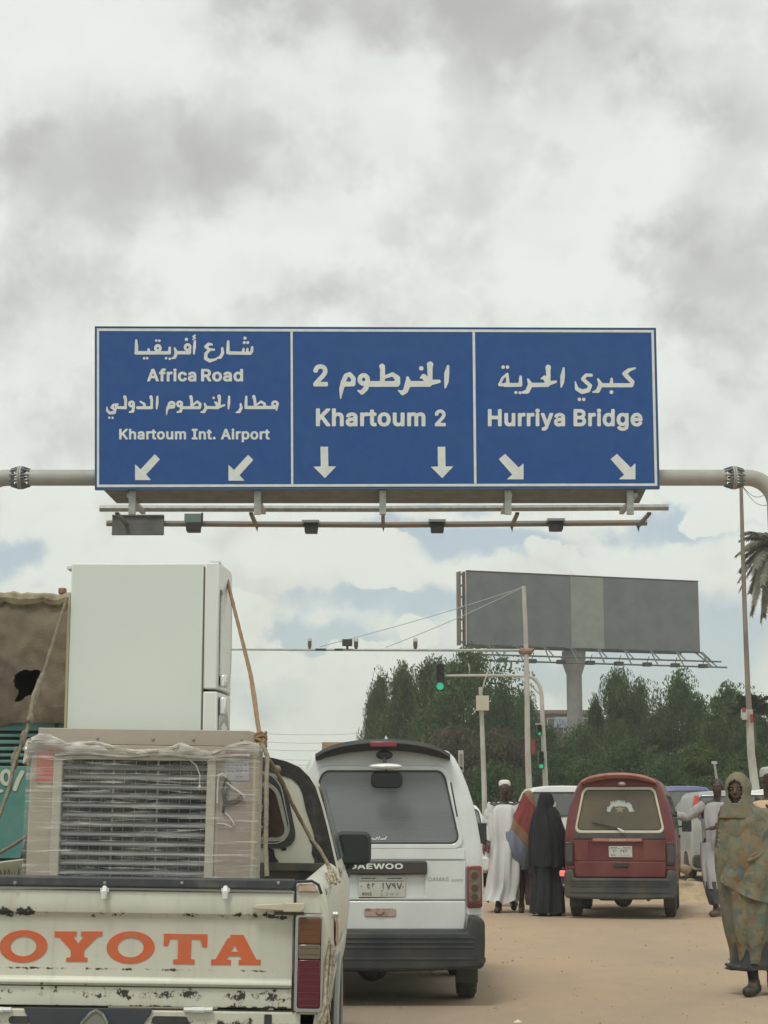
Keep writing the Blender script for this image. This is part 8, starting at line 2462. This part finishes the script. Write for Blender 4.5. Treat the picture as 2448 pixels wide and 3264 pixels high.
# ------------------------------------------------------------------ small things
pst = P(2279, 2594, 34)
ps = thing('leaning_post', 'short thin leaning post above the head of the man in the grey shirt', 'post', (pst.x, 34, 0))
mb = MB(); a, b_ = P(2296, 2560, 34) - ps.location, P(2277, 2434, 34) - ps.location
mb.tube([(a.x + .05, 0, 0), a, b_], .024, 8); mb.build('pole', STEEL, ps, smooth=True)
mb = MB(); mb.cbox(b_ + Vector((0, 0, .02)), (.10, .05, .05)); mb.build('cap', POLEG, ps)
# sand heap with stones to the right of the red van
sx_, sy_ = P(2215, 2594, 29).x, 29
vs = []
for j in range(41):
    for i in range(61):
        x, y = -1.9 + 3.8 * i / 60, -1.1 + 2.2 * j / 40
        r = math.hypot(x / 1.8, y / 1.0)
        h = max(0, 1 - r * r) ** 1.3 * .30
        h += (.05 * noise.noise(Vector((x * 3, y * 3, 1))) + .02 * noise.noise(Vector((x * 10, y * 10, 3)))) * max(0, min(1, (1 - r) * 4))
        vs.append((sx_ + x, sy_ + y, h - .012))
mb = MB(); mb.add(vs, [(j * 61 + i, j * 61 + i + 1, (j + 1) * 61 + i + 1, (j + 1) * 61 + i) for j in range(40) for i in range(60)])
tag(mb.build('sand_heap', mat('pale_sand', (.46, .35, .22), .95, col2=(.36, .26, .16), scale=5, bump=.4), smooth=True, origin=(sx_, sy_, 0)), 'low pale heap of sand beside the right wheels of the red minivan', 'sand heap')
rs = random.Random(12)


def stone(x, y, r, z=0):
    mb = MB(); mb.ell((0, 0, 0), (r, r * .8, r * .6), 10, 7)
    mb.v = [tuple(Vector(p) * (1 + .35 * noise.noise(Vector(p) * 9 + Vector((x, y, 0))))) for p in mb.v]
    return mb


for k, (u, v, r, lb) in enumerate(((2182, 2770, .12, 'rounded tan stone on top of the sand heap by the red minivan'), (2205, 2812, .10, 'flat stone low on the front of the sand heap'), (2228, 2822, .08, 'small stone at the right foot of the sand heap'))):
    Yv = CAMZ * 5767 / (v - 2594) if k else 28.6
    q = P(u, v, Yv if k else 28.6)
    ob = stone(q.x, q.y, r).build('stone', mat('tan_stone', (.34, .25, .16), .9, col2=(.24, .18, .12), scale=9, bump=.3), smooth=True, angle=60)
    ob.location = (q.x, q.y, max(.03, q.z)); tag(ob, lb, 'stone', 'stones at the sand heap')
# litter
Yl = CAMZ * 5767 / (3250 - 2594)
q = P(1651, 3250, Yl)
mb = MB(); mb.add([(-.03, -.02, .004), (.028, -.016, .008), (.034, .02, .003), (.0, .012, .022), (-.026, .022, .006)], [(0, 1, 3), (1, 2, 3), (2, 4, 3), (4, 0, 3)])
ob = mb.build('paper_scrap', mat('paper_white', (.62, .58, .48), .8)); ob.location = (q.x, q.y, .004); tag(ob, 'small crumpled white paper scrap on the bare ground at the bottom of the photo', 'litter')
V, Fc = [], []
rg_ = random.Random(77)
for i in range(1500):
    y = 8 + 26 * rg_.random() ** 1.3; x = rg_.uniform(-6, 9)
    r = rg_.uniform(.003, .010) * (1.6 if rg_.random() < .05 else 1)
    a = rg_.uniform(0, 3.1); c, s = math.cos(a) * r, math.sin(a) * r
    oo = len(V); V += [(x - c, y - s, -.004), (x + s, y - c, -.004), (x + c, y + s, -.004), (x - s, y + c, -.004), (x, y, r * .8)]
    Fc += [(oo, oo + 1, oo + 4), (oo + 1, oo + 2, oo + 4), (oo + 2, oo + 3, oo + 4), (oo + 3, oo, oo + 4)]
mb = MB(); mb.add(V, Fc); tag(mb.build('gravel', mat('loose_gravel', (.30, .22, .14), .9, col2=(.20, .155, .11), scale=5)), 'loose grit and pebbles scattered over the dusty road', 'gravel', kind='stuff')
build_haze(0.0012)
